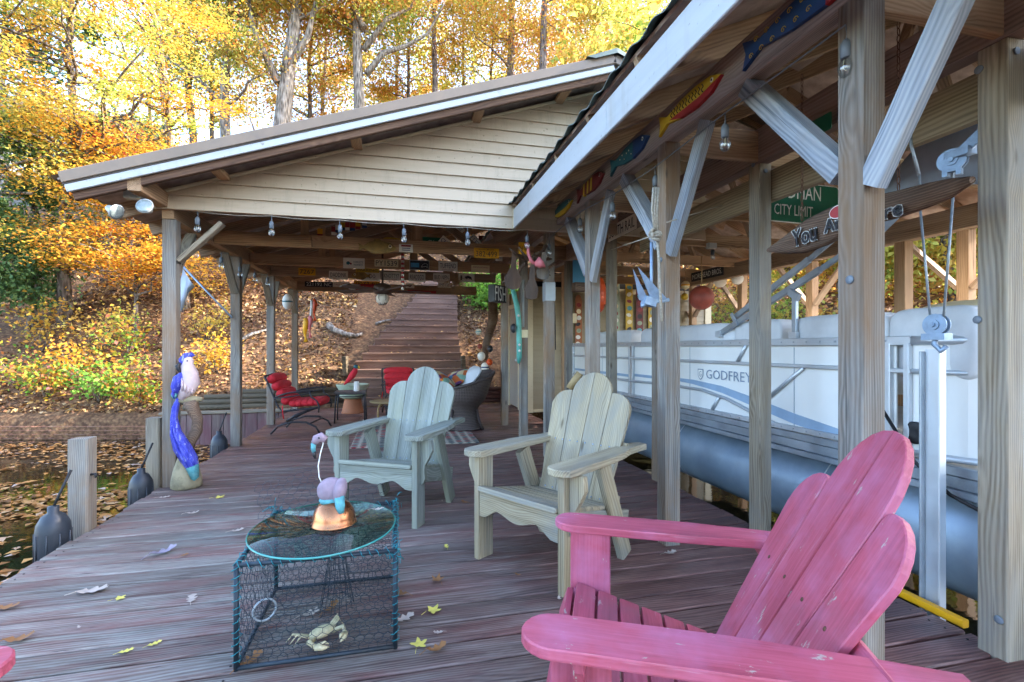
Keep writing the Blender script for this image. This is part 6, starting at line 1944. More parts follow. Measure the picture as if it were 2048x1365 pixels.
o, W, H = plate('382·499', 973, 507, 51, 20, J1, 'yellow', 'ink', 'large yellow plate reading 382 499 on the front tie beam', ty=-.08, th=.55)
lettering('NORTH CAROLINA', W * .62, H * .13, M['ink'], o, 0, H * .36, .0035)
o, W, H = plate(None, 812, 497, 27, 16, J1, 'offwhite', 'ink', 'small white warning sign with red heading on the front tie beam', 'sign', 'warning_sign', grp='signs on the shelter beams')
MB().prism(rounded(W * .7, H * .22, .002), .001).build('red_heading', M['ink_red'], o, T(0, H * .3, .003), True)
for k in range(2): MB().prism([(-W * .3, -H * .03), (W * .3, -H * .03), (W * .3, H * .06), (-W * .3, H * .06)], .001).build('print_line', M['ink_blue'], o, T(0, -H * (.02 + .24 * k), .003), True)
o, W, H = plate(None, 708, 527, 41, 21, J2, 'offwhite', 'ink', 'white team plate with teal lettering and small emblem', ty=0)
lettering('CHARLOTTE', W * .46, H * .19, M['teal'], o, W * .2, H * .12, .0035); lettering('HORNETS', W * .42, H * .19, M['teal'], o, W * .2, -H * .14, .0035)
MB().prism(oval(W * .09, H * .16), .001).build('emblem', M['teal'], o, T(-W * .27, 0, .003), True); MB().prism(oval(W * .05, H * .09), .001).build('emblem', M['ink_red'], o, T(-W * .15, -H * .05, .003), True)
plate('PY1539', 773, 527, 46, 14.5, J2, 'cream', 'ink', 'cream plate reading PY1539 on the second tie beam', th=.72, tw=.9)
o, W, H = plate(None, 839, 531, 39, 20, J2, 'white', 'ink', 'black and blue team plate with white outline emblem', border='black')
MB().prism([(-W * .44, -H * .22), (-W * .02, -H * .22), (-W * .02, H * .22), (-W * .44, H * .22)], .001).build('blue_panel', M['blue_panel'], o, T(0, 0, .0035), True)
MB().tube([(W * .08, -H * .18, .004), (W * .16, H * .08, .004), (W * .28, H * .2, .004), (W * .41, H * .12, .004), (W * .38, -H * .06, .004), (W * .40, -H * .2, .004), (W * .32, -H * .1, .004), (W * .2, -H * .14, .004), (W * .08, -H * .18, .004)], .0025, 4).build('emblem', M['white'], o, Matrix.Identity(4), True)
plate('TUFFEND', 896, 533, 38, 19, J2, 'offwhite', 'ink', 'white plate reading TUFFEND on the second tie beam', th=.5, ty=.04, sub=('NORTH CAROLINA', 'ink_red'))
o, W, H = plate('WILDLIFE ENDORSED', 961, 538, 37, 14, J2, 'cream', 'ink_red', 'pale tan plate with small red lettering at the right of the second beam', th=.2, ty=.2)
plate('7267', 614, 544, 32, 14, J3, 'yellow', 'ink', 'yellow plate reading 7267 at the left end of the beams', th=.62)
plate('DADDINK', 677, 551, 36, 17, J3, 'offwhite', 'ink', 'white plate reading DADDINK on the third tie beam', th=.5, ty=.04, sub=('NORTH CAROLINA', 'ink_red'))
plate('NIOO', 741, 553, 38, 18, J3, 'offwhite', 'ink', 'white plate partly hidden by a small mounted fish', th=.42, tw=.5)
plate('KNOTTY7', 783, 553, 34, 17, J3, 'offwhite', 'ink', 'white plate reading KNOTTY7 behind the fan rod', th=.5, ty=.04, sub=('NORTH CAROLINA', 'ink_red'))
plate('READ2GO', 834, 555, 33, 17, J3, 'offwhite', 'ink', 'white plate reading READ2GO left of the BUD plate', th=.56)
plate('BUD NIPN', 883, 556, 33, 17, J3, 'offwhite', 'ink', 'white plate reading BUD NIPN on the third tie beam', th=.5, ty=.04, sub=('NORTH CAROLINA', 'ink_red'))
o, W, H = plate(None, 933, 556, 32, 17, J3, 'offwhite', 'ink', 'white plate with dark animal picture at right of the third beam')
MB().prism([(-W * .38, -H * .3), (-W * .28, -H * .3), (-W * .28, H * .25), (-W * .38, H * .25)], .001).build('print', M['ink'], o, T(0, 0, .003), True); MB().prism([(-W * .15, H * .1), (0, -H * .2), (W * .1, -H * .05), (W * .35, -H * .25), (W * .3, H * .1), (W * .1, H * .25)], .001).build('print', M['ink'], o, T(0, 0, .003), True)
plate('221192 NC', 638, 569, 53, 10.5, J4, 'black', 'white', 'black plate reading 221192 NC on the rear beam', th=.66, tw=.88)
plate('TALLASSEE', 682, 569.5, 31, 10, J4, 'offwhite', 'ink_red', 'faded pale plate right of the black plate on the rear beam', th=.3)
plate('0073 P5', 734, 568, 50, 11, J4 - .004, 'yellow', 'ink', 'yellow plate behind the flame painted board on the rear beam', th=.6)
o, W, H = plate(None, 820, 572, 17, 9.5, J4, 'offwhite', 'ink', 'tiny white plate with dark bird on the rear beam')
MB().prism([(-W * .3, -H * .1), (0, H * .05), (W * .25, H * .3), (W * .15, -H * .1), (0, -H * .25)], .001).build('print', M['ink'], o, T(0, 0, .003), True)
plate('SMP 153', 888, 570, 25, 12, J4, 'offwhite', 'ink_blue', 'white plate with blue letters behind the straw tuft', th=.45)
plate('CURT', 893, 487, 30, 17, 6.35, 'offwhite', 'ink_blue', 'tilted white plate with blue letters up in the rafters', rot=R(-38), th=.5)
plate('LLET', 950, 484, 28, 18, 6.3, 'offwhite', 'ink_blue', 'steeply tilted plate beside the red sign in the rafters', rot=R(-48), th=.5)
plate('OC 17', 916, 464, 26, 16, 6.2, 'offwhite', 'ink_blue', 'upturned plate hanging just under the gable siding', rot=R(48), th=.5)
o, W, H = plate("Real", 980, 483, 46, 20, 6.5, 'maroon', 'white', 'dark red sign with white script in the rafters', 'sign', 'enamel_sign', grp='signs on the shelter beams', tw=.4, th=.4, ty=-.08)
lettering("It's", W * .2, H * .2, M['white'], o, -W * .25, H * .22, .0035)
plate('CH', 862, 485, 38, 20, 6.6, 'green_sign', 'white', 'green road sign ending in CH in the rafters', 'sign', 'road_sign', grp='signs on the shelter beams', tw=.3, th=.45)
plate('PARKING', 735, 541, 45, 9, 7.5, 'yellow_fish', 'ink', 'olive yellow plate hidden behind the second tie beam')
plate('2251', 998, 516, 14, 14, 6.4, 'offwhite', 'ink_blue', 'small bluish plate on the diagonal brace at right', th=.4)
plate('NC', 1046, 497, 18, 24, 5.2, 'yellow', 'ink', 'dusty yellow plate on the side beam by the pink hook', th=.3)

def fish_board(name, label, Y, u, v, w_, h_, mat, cat='fish carving', eye=True, flip=1):
    p = on_y(u, v, Y); k = depth_of(p) / 967
    L, H = w_ * k, h_ * k
    o_ = [(-.5, .28), (-.40, .12), (-.36, .10), (-.2, .42), (.1, .5), (.35, .36), (.5, .02), (.42, -.22), (.2, -.42), (-.1, -.46), (-.3, -.2), (-.38, -.12), (-.5, -.3), (-.46, 0)]
    fo = MB().prism([(flip * a * L, b_ * H) for a, b_ in o_] if flip > 0 else [(-a * L, b_ * H) for a, b_ in reversed(o_)], .03).build(name, M[mat], None, FY(p))
    tag(fo, label, cat)
    if eye:
        MB().lathe([(H * .14, 0), (H * .14, .004), (H * .1, .006)], 12, T(flip * L * .33, H * .12, .015)).build('eye', M['cream'], fo, Matrix.Identity(4), True)
        MB().lathe([(H * .07, 0), (H * .07, .003)], 10, T(flip * L * .33, H * .12, .021)).build('pupil', M['black'], fo, Matrix.Identity(4), True)
    MB().prism([(-.12 * L, .44 * H), (.12 * L, .48 * H), (.04 * L, .66 * H), (-.08 * L, .62 * H)], .012).build('dorsal_fin', M[mat], fo, Matrix.Identity(4), True)
    return fo
fish_board('wooden_bass', 'mottled brown carved bass with round eye on the front tie beam', J1 - .02, 755, 496, 74, 27, 'ochre_fish')
fish_board('mounted_fish', 'small green fish mounted over a plate on the third beam', J3 - .03, 722, 552, 36, 17, 'ochre_fish', flip=-1)
p = on_y(787, 481, J1 + .05); k = depth_of(p) / 967
tag(MB().prism(oval(20 * k, 5 * k, 24), .02).build('yellow_paddle', M['yellow_fish'], None, FY(p) @ Matrix.Rotation(R(-5), 4, 'Z')), 'yellow oval board lying above the carved bass', 'board')
# flame painted board
p = on_y(729, 575, J4 - .03); k = depth_of(p) / 967
W, H = 64 * k, 13 * k
fb = MB().prism([(-.5 * W, 0), (-.48 * W, .35 * H), (-.4 * W, .5 * H), (.5 * W, .5 * H), (.5 * W, -.5 * H), (-.4 * W, -.5 * H), (-.48 * W, -.35 * H)], .015).build('flame_board', M['red'], None, FY(p))
tag(fb, 'red board with painted white flames on the rear beam', 'board')
MB().prism([(-.49 * W, 0), (-.46 * W, .36 * H), (-.38 * W, .46 * H), (-.1 * W, .34 * H), (-.22 * W, .2 * H), (0, .16 * H), (-.2 * W, .04 * H), (.05 * W, -.08 * H), (-.2 * W, -.14 * H), (-.02 * W, -.3 * H), (-.25 * W, -.3 * H), (-.3 * W, -.45 * H), (-.4 * W, -.46 * H), (-.47 * W, -.34 * H)], .001).build('flames', M['white'], fb, T(0, 0, .0085), True)
o = board('red_rail', on_y(815, 583, J4 - .02), on_y(872, 585, J4 - .02), .02, .05, M['red'])
tag(o, 'thin red painted strip on the rear beam right of the fan', 'board')
# candy striped pole
p0, p1 = on_y(805, 508, 6.6), on_y(805, 580, 6.6)
cp = thing('striped_pole', 'red and white spiral striped pole hanging among the plates', 'pole', p1)
n_ = 16
for k in range(n_):
    a = p1.lerp(p0, k / n_); b_ = p1.lerp(p0, (k + 1) / n_)
    MB().tube([a, b_ + Vector((.004, 0, .0))], .021, 10).build('stripe', M['red'] if k % 2 else M['white'], cp)

# string bulbs
def bulb_mesh():
    b_ = thing('string_bulb', 'x', 'light bulb', (0, 0, 0))
    I = Matrix.Identity(4)
    MB().tube([(0, 0, 0.0), (.004, 0, -.03), (0, 0, -.055)], .0035, 5).build('cord', M['socket'], b_, I, True)
    MB().lathe([(.012, -.118), (.0185, -.115), (.0195, -.075), (.016, -.06), (.008, -.05)], 12).build('socket', M['socket'], b_, I, True)
    MB().lathe([(.002, -.186), (.014, -.182), (.024, -.168), (.0275, -.152), (.024, -.136), (.015, -.12), (.013, -.116)], 14).build('bulb', M['glass'], b_, I, True)
    MB().tube([(-.006, 0, -.12), (-.009, 0, -.15), (0, 0, -.162), (.009, 0, -.15), (.006, 0, -.12)], .0016, 4).build('filament', M['cream'], b_, I, True)
    return b_
proto = bulb_mesh()
bl = []
for (u, v, lb) in ((1098, 478, 'nearest the pink hook'), (1160, 425, 'beside the first knee brace'), (1225, 392, 'left of the tall braced post'), (1311, 335, 'over the tied rope'), (1450, 228, 'under the tail of the yellow fish head'), (1692, 52, 'in front of the thick braced post')):
    bl.append((on_x(u, v, 1.575), 'clear bulb hanging from the dark fish beam ' + lb))
for (u, v, lb) in ((395, 452, 'first from the left corner post'), (543, 442, 'second from the left'), (680, 455, 'above the bass tail'), (808, 463, 'above the warning sign'), (935, 465, 'left of the yellow plate'), (1054, 470, 'at the right end of the siding')):
    bl.append((Vector((on_y(u, v, 4.66).x, 4.66, 2.368)), 'clear bulb under the gable siding, ' + lb))
for (u, v, lb) in ((391, 478, 'just inside the corner post'), (443, 505, 'before the second post'), (480, 525, 'at the second post'), (510, 538, 'between second and third posts'), (535, 548, 'at the third post')):
    bl.append((on_x(u, v, -1.83), 'small clear bulb along the left header beam ' + lb))
for k, (p, lb) in enumerate(bl):
    o = proto if k == 0 else copy_tree(proto)
    o.matrix_basis = Matrix.Translation(p) @ Matrix.Rotation(k * 1.1, 4, 'Z')
    tag(o, lb, 'light bulb', 'string light bulbs')
def wire(name, pts, r_, mat, label, cat='wire'):
    return tag(MB().tube(pts, r_, 6).build(name, M[mat]), label, cat)
wp = []
ps_ = [b_[0] for b_ in bl[6:12]]
for a, b_ in zip(ps_, ps_[1:]):
    for t_ in (0, .25, .5, .75):
        q = a.lerp(b_, t_); q.z = 2.362 - .012 * math.sin(math.pi * t_); wp.append(q)
wp.append(ps_[-1])
wire('light_string', wp, .003, 'rope', 'light cord strung under the gable siding', 'cord')
wire('light_string', [b_[0] + Vector((.0, 0, .004)) for b_ in bl[:6]], .004, 'socket', 'light cord strung along the dark fish beam', 'cord')

# carved fish on the eave beam
def beam_fish(label, ua, va, ub, vb, hgt, body, second, tail, pattern):
    """tail at (ua, va), head at (ub, vb); lies on the face of the beam that looks to -X"""
    X = 1.572
    a, b_ = on_x(ua, va, X), on_x(ub, vb, X)
    zc_ = 2.548
    L = abs(a.y - b_.y)
    c_ = Vector((X, (a.y + b_.y) / 2, zc_))
    ol = [(-.5, .50), (-.47, 0), (-.5, -.5), (-.34, -.16), (-.1, -.42), (.15, -.5), (.36, -.36), (.5, .05), (.36, .36), (.15, .46), (-.1, .40), (-.34, .16)]
    t = thing('fish_carving', label, 'fish carving', c_, 0, 'painted wooden fish along the eave beam')
    F_ = FX(c_)
    cut = 0.02
    MB().prism([(p[0] * L, p[1] * hgt) for p in ol], .018).build('body', M[body], t, F_)
    if second == 'belly':
        MB().prism([(-.3 * L, -.1 * hgt), (-.1 * L, -.43 * hgt), (.15 * L, -.51 * hgt), (.36 * L, -.37 * hgt), (.5 * L, .04 * hgt), (.2 * L, -.14 * hgt)], .0195).build('belly', M[tail], t, F_)
    elif second == 'head':
        MB().prism([(.14 * L, -.51 * hgt), (.36 * L, -.37 * hgt), (.505 * L, .05 * hgt), (.36 * L, .37 * hgt), (.14 * L, .47 * hgt)], .0195).build('head', M[tail], t, F_)
    elif second == 'tail':
        MB().prism([(-.505 * L, .51 * hgt), (-.47 * L, 0), (-.505 * L, -.51 * hgt), (-.25 * L, -.26 * hgt), (-.25 * L, .26 * hgt)], .0195).build('tail', M[tail], t, F_)
    if pattern[0] == 'bars':
        for x_ in pattern[2]:
            MB().prism([(x_ * L - .018, -.40 * hgt), (x_ * L + .012, -.40 * hgt), (x_ * L + .022, .38 * hgt), (x_ * L - .008, .38 * hgt)], .0205).build('bar', M[pattern[1]], t, F_)
    elif pattern[0] == 'zig':
        for x_ in pattern[2]:
            MB().tube([(x_ * L, .3 * hgt, .0105), (x_ * L + .012, .16 * hgt, .0105), (x_ * L - .006, .06 * hgt, .0105), (x_ * L + .008, -.08 * hgt, .0105)], .0028, 4).build('zigzag', M[pattern[1]], t, F_, False)
    elif pattern[0] == 'curl':
        for (x_, y_) in pattern[2]:
            MB().tube([(x_ * L + .014 * (1 - q / 12) * math.cos(q * .75), y_ * hgt + .014 * (1 - q / 12) * math.sin(q * .75), .0105) for q in range(11)], .0018, 4).build('curl', M[pattern[1]], t, F_)
    elif pattern[0] == 'dots':
        for (x_, y_) in pattern[2]:
            MB().lathe([(.005, 0), (.005, .0015)], 8, T(x_ * L, y_ * hgt, .009)).build('dot', M[pattern[1]], t, F_)
    e_ = MB().lathe([(.012, 0), (.012, .002)], 12, T(.38 * L, .12 * hgt, .0095)).build('eye', M['white'], t, F_)
    MB().lathe([(.006, 0), (.006, .002)], 10, T(.38 * L, .12 * hgt, .0115)).build('pupil', M['black'], e_, F_)
    return t
beam_fish('dark green carved fish with yellow belly nearest the gable', 1100, 455, 1145, 425, .12, 'teal', 'belly', 'yellow_fish', ('none',))
beam_fish('red carved fish with yellow stripes', 1155, 412, 1208, 375, .13, 'red_dark', 'head', 'red_dark', ('bars', 'yellow_fish', (-.2, -.05, .08)))
beam_fish('teal and navy carved fish with pale dots', 1222, 360, 1298, 303, .125, 'teal', 'head', 'navy', ('dots', 'cream', [(-.2 + .06 * k, .18 * math.sin(k * 2.2)) for k in range(6)]))
beam_fish('yellow carved fish with red belly and dark zigzags', 1320, 282, 1445, 180, .12, 'yellow_fish', 'belly', 'red', ('zig', 'ink', [-.26 + .05 * k for k in range(11)]))
beam_fish('long navy carved fish with yellow curls and red head', 1488, 145, 1790, -120, .13, 'navy', 'head', 'red', ('curl', 'yellow_fish', [(-.42 + .045 * k, .22 * (1 if k % 2 else -1)) for k in range(12)]))

# signs in the boathouse
def side_sign(name, label, u0, v0, u1, v1, X, h_, bg, fg, text, th=.62, tw=.9):
    a, b_ = on_x(u0, v0, X), on_x(u1, v1, X)
    L = abs(a.y - b_.y)
    c_ = (a + b_) / 2
    o = MB().prism(rounded(L, h_, .004), .006).build(name, M[bg], None, FX(c_))
    tag(o, label, 'sign')
    lettering(text, L * tw, h_ * th, M[fg], o, 0, 0, .0045)
    return o
side_sign('rail_sign', 'white sign with black letters SOUTH RAIL on the inner beam', 1217, 461, 1273, 452, 2.25, .155, 'offwhite', 'ink', 'SOUTH RAIL', .66, .9)
side_sign('shop_sign', 'black sign with white letters MOREHEAD BROS hanging in the boathouse', 1383, 549, 1447, 548, 4.89, .15, 'black', 'white', 'MOREHEAD BROS.', .55, .92)
p = on_y(1590, 406, 3.55); k = depth_of(p) / 967
W, H = 212 * k, 82 * k
o = MB().prism(rounded(W, H, .035, 5), .006).build('road_sign', M['white'], None, FY(p) @ Matrix.Rotation(R(-1), 4, 'Z'))
tag(o, 'green city limit road sign hanging in the boathouse', 'sign')
MB().prism(rounded(W * .985, H * .96, .03, 5), .001).build('green_field', M['green_sign'], o, T(0, 0, .0035), True)
lettering('CITY LIMIT', 92 * k, 21 * k, M['white'], o, -4 * k, -16 * k, .0055)
lettering('DMAN', 78 * k, 28 * k, M['white'], o, 22 * k, 22 * k, .0055)
p = on_x(1640, 252, 2.2)
o = MB().prism(rounded(.14, .09, .006), .005).build('small_green_sign', M['green_sign'], None, FX(p)); tag(o, 'small green sign behind the knee brace of the thick post', 'sign')
p = on_y(1785, 330, 3.0); k = depth_of(p) / 967
o = MB().prism(rounded(55 * k, 28 * k, .004), .004).build('quarry_sign', M['cream'], None, FY(p)); tag(o, 'cream sign ending in E QUARRY behind the rusty chain', 'sign')
lettering('E QUARRY', 42 * k, 10 * k, M['ink'], o, 2 * k, 2 * k, .003)

# driftwood sign
XD = 1.95
tip, end = on_x(1537, 500, XD), on_x(1948, 362, XD)
ds = thing('driftwood_sign', 'driftwood plank sign reading You Are Here hung on rusty chains', 'sign', (XD, (tip.y + end.y) / 2, tip.z))
top_e = [(1537, 498), (1572, 470), (1610, 440), (1650, 420), (1690, 404), (1740, 395), (1800, 380), (1860, 365), (1905, 356), (1942, 354)]
bot_e = [(1537, 505), (1575, 508), (1615, 506), (1660, 490), (1700, 470), (1750, 448), (1800, 436), (1850, 418), (1900, 398), (1948, 366)]
n_ = len(top_e)
TV = [on_x(u, v, XD) for u, v in top_e]; BV = [on_x(u, v, XD) for u, v in bot_e]
V = []; F = []
rg = random.Random(4)
for i in range(n_):
    t_, b_ = TV[i], BV[i]
    m_ = (t_ + b_) / 2
    hh = (t_ - b_).length / 2
    th_ = .012 + .022 * math.sin(math.pi * (i + .4) / n_)
    for q in range(8):
        a = 2 * math.pi * q / 8
        V.append(Vector((XD + th_ * math.cos(a) + rg.gauss(0, .001), m_.y, m_.z + hh * math.copysign(abs(math.sin(a)) ** .7, math.sin(a)))))
for i in range(n_ - 1):
    for q in range(8):
        F.append((i * 8 + q, i * 8 + (q + 1) % 8, (i + 1) * 8 + (q + 1) % 8, (i + 1) * 8 + q))
F += [tuple(range(8)), tuple(reversed(range((n_ - 1) * 8, n_ * 8)))]
c0 = (tip + end) / 2
MB().add([(-(v_.y - c0.y), v_.z - c0.z, -(v_.x - c0.x)) for v_ in V], F, True).build('plank', M['drift'], ds, FX(c0))
def sign_word(s_, u, v, w_, h_, rot):
    p = on_x(u, v, XD - .037); k = depth_of(p) / 967
    f = FX(p) @ Matrix.Rotation(rot, 4, 'Z')
    for dx in (-1, 0, 1):
        for dy in (-1, 0, 1):
            if dx or dy:
                place('letter_outline', text_mesh(s_, w_ * k * 1.12, h_ * k, M['white']), None, ds, f @ T(dx * .0042, dy * .0042, 0))
    place('lettering', text_mesh(s_, w_ * k * 1.12, h_ * k, M['ink']), None, ds, f @ T(0, 0, .0015))
sign_word('You', 1608, 471, 52, 34, R(4)); sign_word('Are', 1672, 447, 48, 27, R(2)); sign_word('Here', 1760, 428, 78, 28, R(2))
p = on_x(1676, 424, XD - .036); k = depth_of(p) / 967
MB().prism(oval(.044, .03, 20), .003).build('lips_outline', M['white'], ds, FX(p)); MB().prism(oval(.04, .026, 20), .004).build('lips', M['red'], ds, FX(p) @ T(0, 0, .001))
for (ua, va, ub, vb) in ((1604, 290, 1604, 442), (1797, 190, 1797, 382)):
    a, b_ = on_x(ua, va, XD), on_x(ub, vb, XD)
    a.z = min(a.z + .35, 2.7)
    n_ = int((a - b_).length / .028)
    for q in range(n_):
        c_ = b_.lerp(a, (q + .5) / n_)
        lk = MB().tube([(.006 * math.cos(t_), 0, .016 * math.sin(t_)) for t_ in np.linspace(0, 6.2832, 9)], .002, 4, cap=False)
        lk.build('chain_link', M['rust_chain'], ds, Matrix.Translation(c_) @ Matrix.Rotation(R(90 * (q % 2)), 4, 'Z'))

# anchor and rope on the braced post
an = thing('anchor', 'galvanised folding anchor hanging from the braced post', 'anchor', at_d(1303, 560, 2.75))
P_ = lambda u, v, dd=0.0: at_d(u, v, 2.70 + dd)
MB().tube([P_(1303, 485), P_(1303, 560), P_(1299, 602)], .009, 8).build('shank', M['galv'], an)
for (tu, tv, u1, v1, u2, v2) in ((1266, 538, 1301, 608, 1278, 600), (1276, 535, 1334, 598, 1303, 602)):
    a, b_, c_ = P_(tu, tv, -.05), P_(u1, v1), P_(u2, v2)
    n_ = (b_ - a).cross(c_ - a).normalized() * .005
    MB().add([a + n_, b_ + n_, c_ + n_, a - n_, b_ - n_, c_ - n_], [(0, 1, 2), (5, 4, 3), (0, 3, 4, 1), (1, 4, 5, 2), (2, 5, 3, 0)]).build('fluke', M['galv'], an)
MB().tube([P_(1282, 613), P_(1300, 606), P_(1338, 600)], .010, 8).build('stock', M['galv'], an)
MB().box((0, 0, 0), (.07, .05, .045)).build('crown', M['galv'], an, Matrix.Translation(P_(1298, 604)) @ Matrix.Rotation(R(15), 4, 'Y'))
rp_ = thing('tied_rope', 'grey rope knotted round the braced post with hanging tail', 'rope', P_(1312, 470))
for k, (du, dv) in enumerate(((0, 0), (5, 1), (-5, 0))):
    MB().tube([P_(1312 + du, 375 + dv, -.02), P_(1309 + du, 420, -.03), P_(1312 + du * .6, 462, -.04)], .007, 7).build('strand', M['rope'], rp_)
mb = MB()
for k in range(3):
    cc = P_(1309 + 2 * k, 466 + 4 * k, -.05)
    mb.tube([cc + Vector((.026 * math.cos(t_ + k), .012 * math.sin(2 * t_), .02 * math.sin(t_ + k))) for t_ in np.linspace(0, 6.2832, 15)], .009, 7, cap=False)
mb.build('knot', M['rope'], rp_)
MB().tube([P_(1314, 475, -.04), P_(1318, 520, -.05), P_(1320, 580, -.05), P_(1324, 645, -.05)], .008, 7).build('tail', M['rope'], rp_)
wire('tie_line', [P_(1334, 445, -.02), on_y(1480, 400, 3.5), on_y(1690, 342, 3.5)], .004, 'rope', 'thin white line running from the braced post past the green sign', 'rope')
wire('tie_line', [P_(1312, 470, -.02), on_y(1222, 500, 4.6)], .004, 'rope', 'thin white line running from the knot back past the rail sign', 'rope')

# hanging buoys
def buoy(label, p, r_, mat, z=1.0, band=None, rope=.25, grp='buoys hanging in the boathouse'):
    t = thing('buoy', label, 'buoy', p, 0, grp)
    MB().lathe([(r_ * math.cos(a) + (.0005), r_ * z * math.sin(a)) for a in np.linspace(-1.5, 1.5, 15)], 20).build('float', M[mat], t, Matrix.Identity(4), True)
    if band:
        MB().lathe([(r_ * 1.0, -.16 * r_), (r_ * 1.012, -.1 * r_), (r_ * 1.012, .1 * r_), (r_ * 1.0, .16 * r_)], 20).build('band', M[band], t, Matrix.Identity(4), True)
    if rope:
        MB().tube([(0, 0, r_ * z * .95), (.004, 0, r_ * z + rope * .5), (0, 0, r_ * z + rope)], .006, 6).build('rope', M['rope_tan'], t, Matrix.Identity(4), True)
    return t
buoy('large rusty red round buoy hung from the boathouse joist', at_d(1403, 596, 5.4), .135, 'rust', rope=.33)
buoy('white round buoy above the green ski', at_d(1235, 538, 8.2), .085, 'cream')
buoy('yellow and white buoy left of the black shop sign', at_d(1371, 571, 7.9), .07, 'cream', band='yellow')
buoy('white buoy right of the black shop sign', at_d(1440, 563, 7.8), .1, 'offwhite')
buoy('white buoy hanging beside the inner post at the right', at_d(1475, 558, 7.6), .09, 'white')
buoy('yellow buoy behind the anchor flukes', at_d(1293, 556, 8.1), .1, 'cream', band='rope_tan')
buoy('small yellow buoy hung low on the shed wall', at_d(1369, 594, 8.3), .06, 'yellow_fish')
buoy('slim orange buoy between two posts by the boat bow', at_d(1199, 590, 6.0), .085, 'orange', 2.6)
buoy('white buoy with green foot hanging by the third shelter post', on_x(575, 604, -1.85), .085, 'white', 1.6, 'teal', .2)
drp = [at_d(985, 590, 9.6), at_d(986, 640, 9.6), at_d(972, 690, 9.5), at_d(965, 760, 9.5), at_d(968, 800, 9.5)]
drf = thing('driftwood_pole', 'crooked orange driftwood pole hung with buoys by the stairs', 'driftwood', drp[-1])
MB().tube(drp, [.09, .10, .07, .04, .04], 10).build('pole', M['drift'], drf)
for k, (u, v, r_, m_, bnd, lb) in enumerate(((957, 664, .055, 'offwhite', 'aqua', 'pale green topped buoy at the top of the driftwood pole'), (960, 693, .045, 'rust', None, 'small red buoy below the pale green one'), (980, 698, .06, 'rubber', None, 'dark blue buoy on the driftwood pole'), (963, 713, .075, 'offwhite', None, 'round white buoy in the middle of the driftwood pole'), (979, 725, .06, 'orange', None, 'orange buoy at the right of the driftwood pole'), (970, 735, .08, 'offwhite', 'navy', 'white buoy with blue band on the driftwood pole'), (976, 752, .075, 'cream', None, 'cream buoy near the foot of the driftwood pole'))):
    buoy(lb, at_d(u, v, 9.35), r_, m_, 1.15, bnd, .05, 'buoys on the driftwood pole')

# skis on the shed wall
def ski(label, u, v0, v1, w_, mat, Y=8.52, stickers=0, tip_r=.5, rot=0.0):
    a, b_ = on_y(u, v0, Y), on_y(u, v1, Y)
    k = depth_of(a) / 967
    L = a.z - b_.z
    W = w_ * k
    o = MB().prism([(-W / 2, -L / 2), (W / 2, -L / 2), (W / 2, L / 2 - W)] + [(W / 2 * math.cos(R(q)), L / 2 - W + W * math.sin(R(q))) for q in range(20, 180, 20)] + [(-W / 2, L / 2 - W)], .015).build('water_ski', M[mat], None, FY((a + b_) / 2) @ Matrix.Rotation(rot, 4, 'Z'))
    tag(o, label, 'water ski', 'old skis and boards fixed to the shed wall')
    rg_ = random.Random(u)
    for q in range(stickers):
        y_ = L / 2 - W - (L - W) * (q + .5) / stickers
        MB().prism(oval(W * .36, W * rg_.uniform(.22, .36), 14), .001).build('sticker', M[rg_.choice(['offwhite', 'white', 'ink', 'ink_red', 'aqua', 'cream', 'planter_green'])], o, T(rg_.uniform(-.1, .1) * W, y_, .0085) @ Matrix.Rotation(rg_.uniform(-.5, .5), 4, 'Z'), True)
ski('dark green board covered in round stickers', 1232, 548, 720, 15, 'planter_green', stickers=11)
ski('yellow ski covered in stickers left of the anchor', 1258, 540, 720, 15, 'yellow_fish', stickers=12)
ski('brown red ski with stickers behind the anchor', 1279, 572, 720, 15, 'red_dark', stickers=10)
ski('yellow ski half hidden behind the braced post', 1303, 575, 720, 14, 'yellow_fish', stickers=9)
ski('orange sticker covered ski by the junction box', 1157, 590, 720, 14, 'terracotta', stickers=9)
ski('narrow red board with round stickers near the shed corner', 1130, 600, 745, 9, 'red_dark', stickers=9)
ts = thing('teal_ski', 'curved teal water ski fixed upright on the shed door post', 'water ski', on_x(1038, 730, 1.56))
mb = MB()
pts = [(1021, 565), (1028, 585), (1034, 610), (1038, 640), (1039, 680), (1039, 715), (1038, 728)]
prevV = []
V = []; F = []
for i, (u, v) in enumerate(pts):
    p = at_d(u, v, 6.15); hw_ = .036 if 0 < i < 6 else .014
    V += [p + Vector((-hw_, 0, 0)), p + Vector((hw_, .02, 0)), p + Vector((hw_, .035, 0)), p + Vector((-hw_, .015, 0))]
for i in range(len(pts) - 1):
    for q in range(4): F.append((4 * i + q, 4 * i + (q + 1) % 4, 4 * i + 4 + (q + 1) % 4, 4 * i + 4 + q))
MB().add(V, F + [(3, 2, 1, 0), (24, 25, 26, 27)], True).build('blade', M['skin_ski'], ts)
for (u, v) in ((1037, 632), (1039, 690), (1039, 702)):
    MB().lathe([(.016, 0), (.016, .002)], 12, FY(at_d(u, v, 6.13))).build('white_mark', M['white'], ts)
MB().ball(at_d(1027, 657, 6.1), (.04, .03, .06), 10, 8).build('foot_binding', M['rubber'], ts)

# FISH sign: deep black letters box
p = on_y(1001, 588, 6.1); k = depth_of(p) / 967
fs = thing('fish_sign', 'black box sign with white letters FISH at the shed door', 'sign', p)
fm = FY(p) @ Matrix.Rotation(R(42), 4, 'Y')
MB().box((0, 0, -.05), (.26, .22, .1)).build('box', M['black'], fs, fm)
place('lettering', text_mesh('FISH', .24, .19, M['white']), None, fs, fm @ T(0, 0, .003))

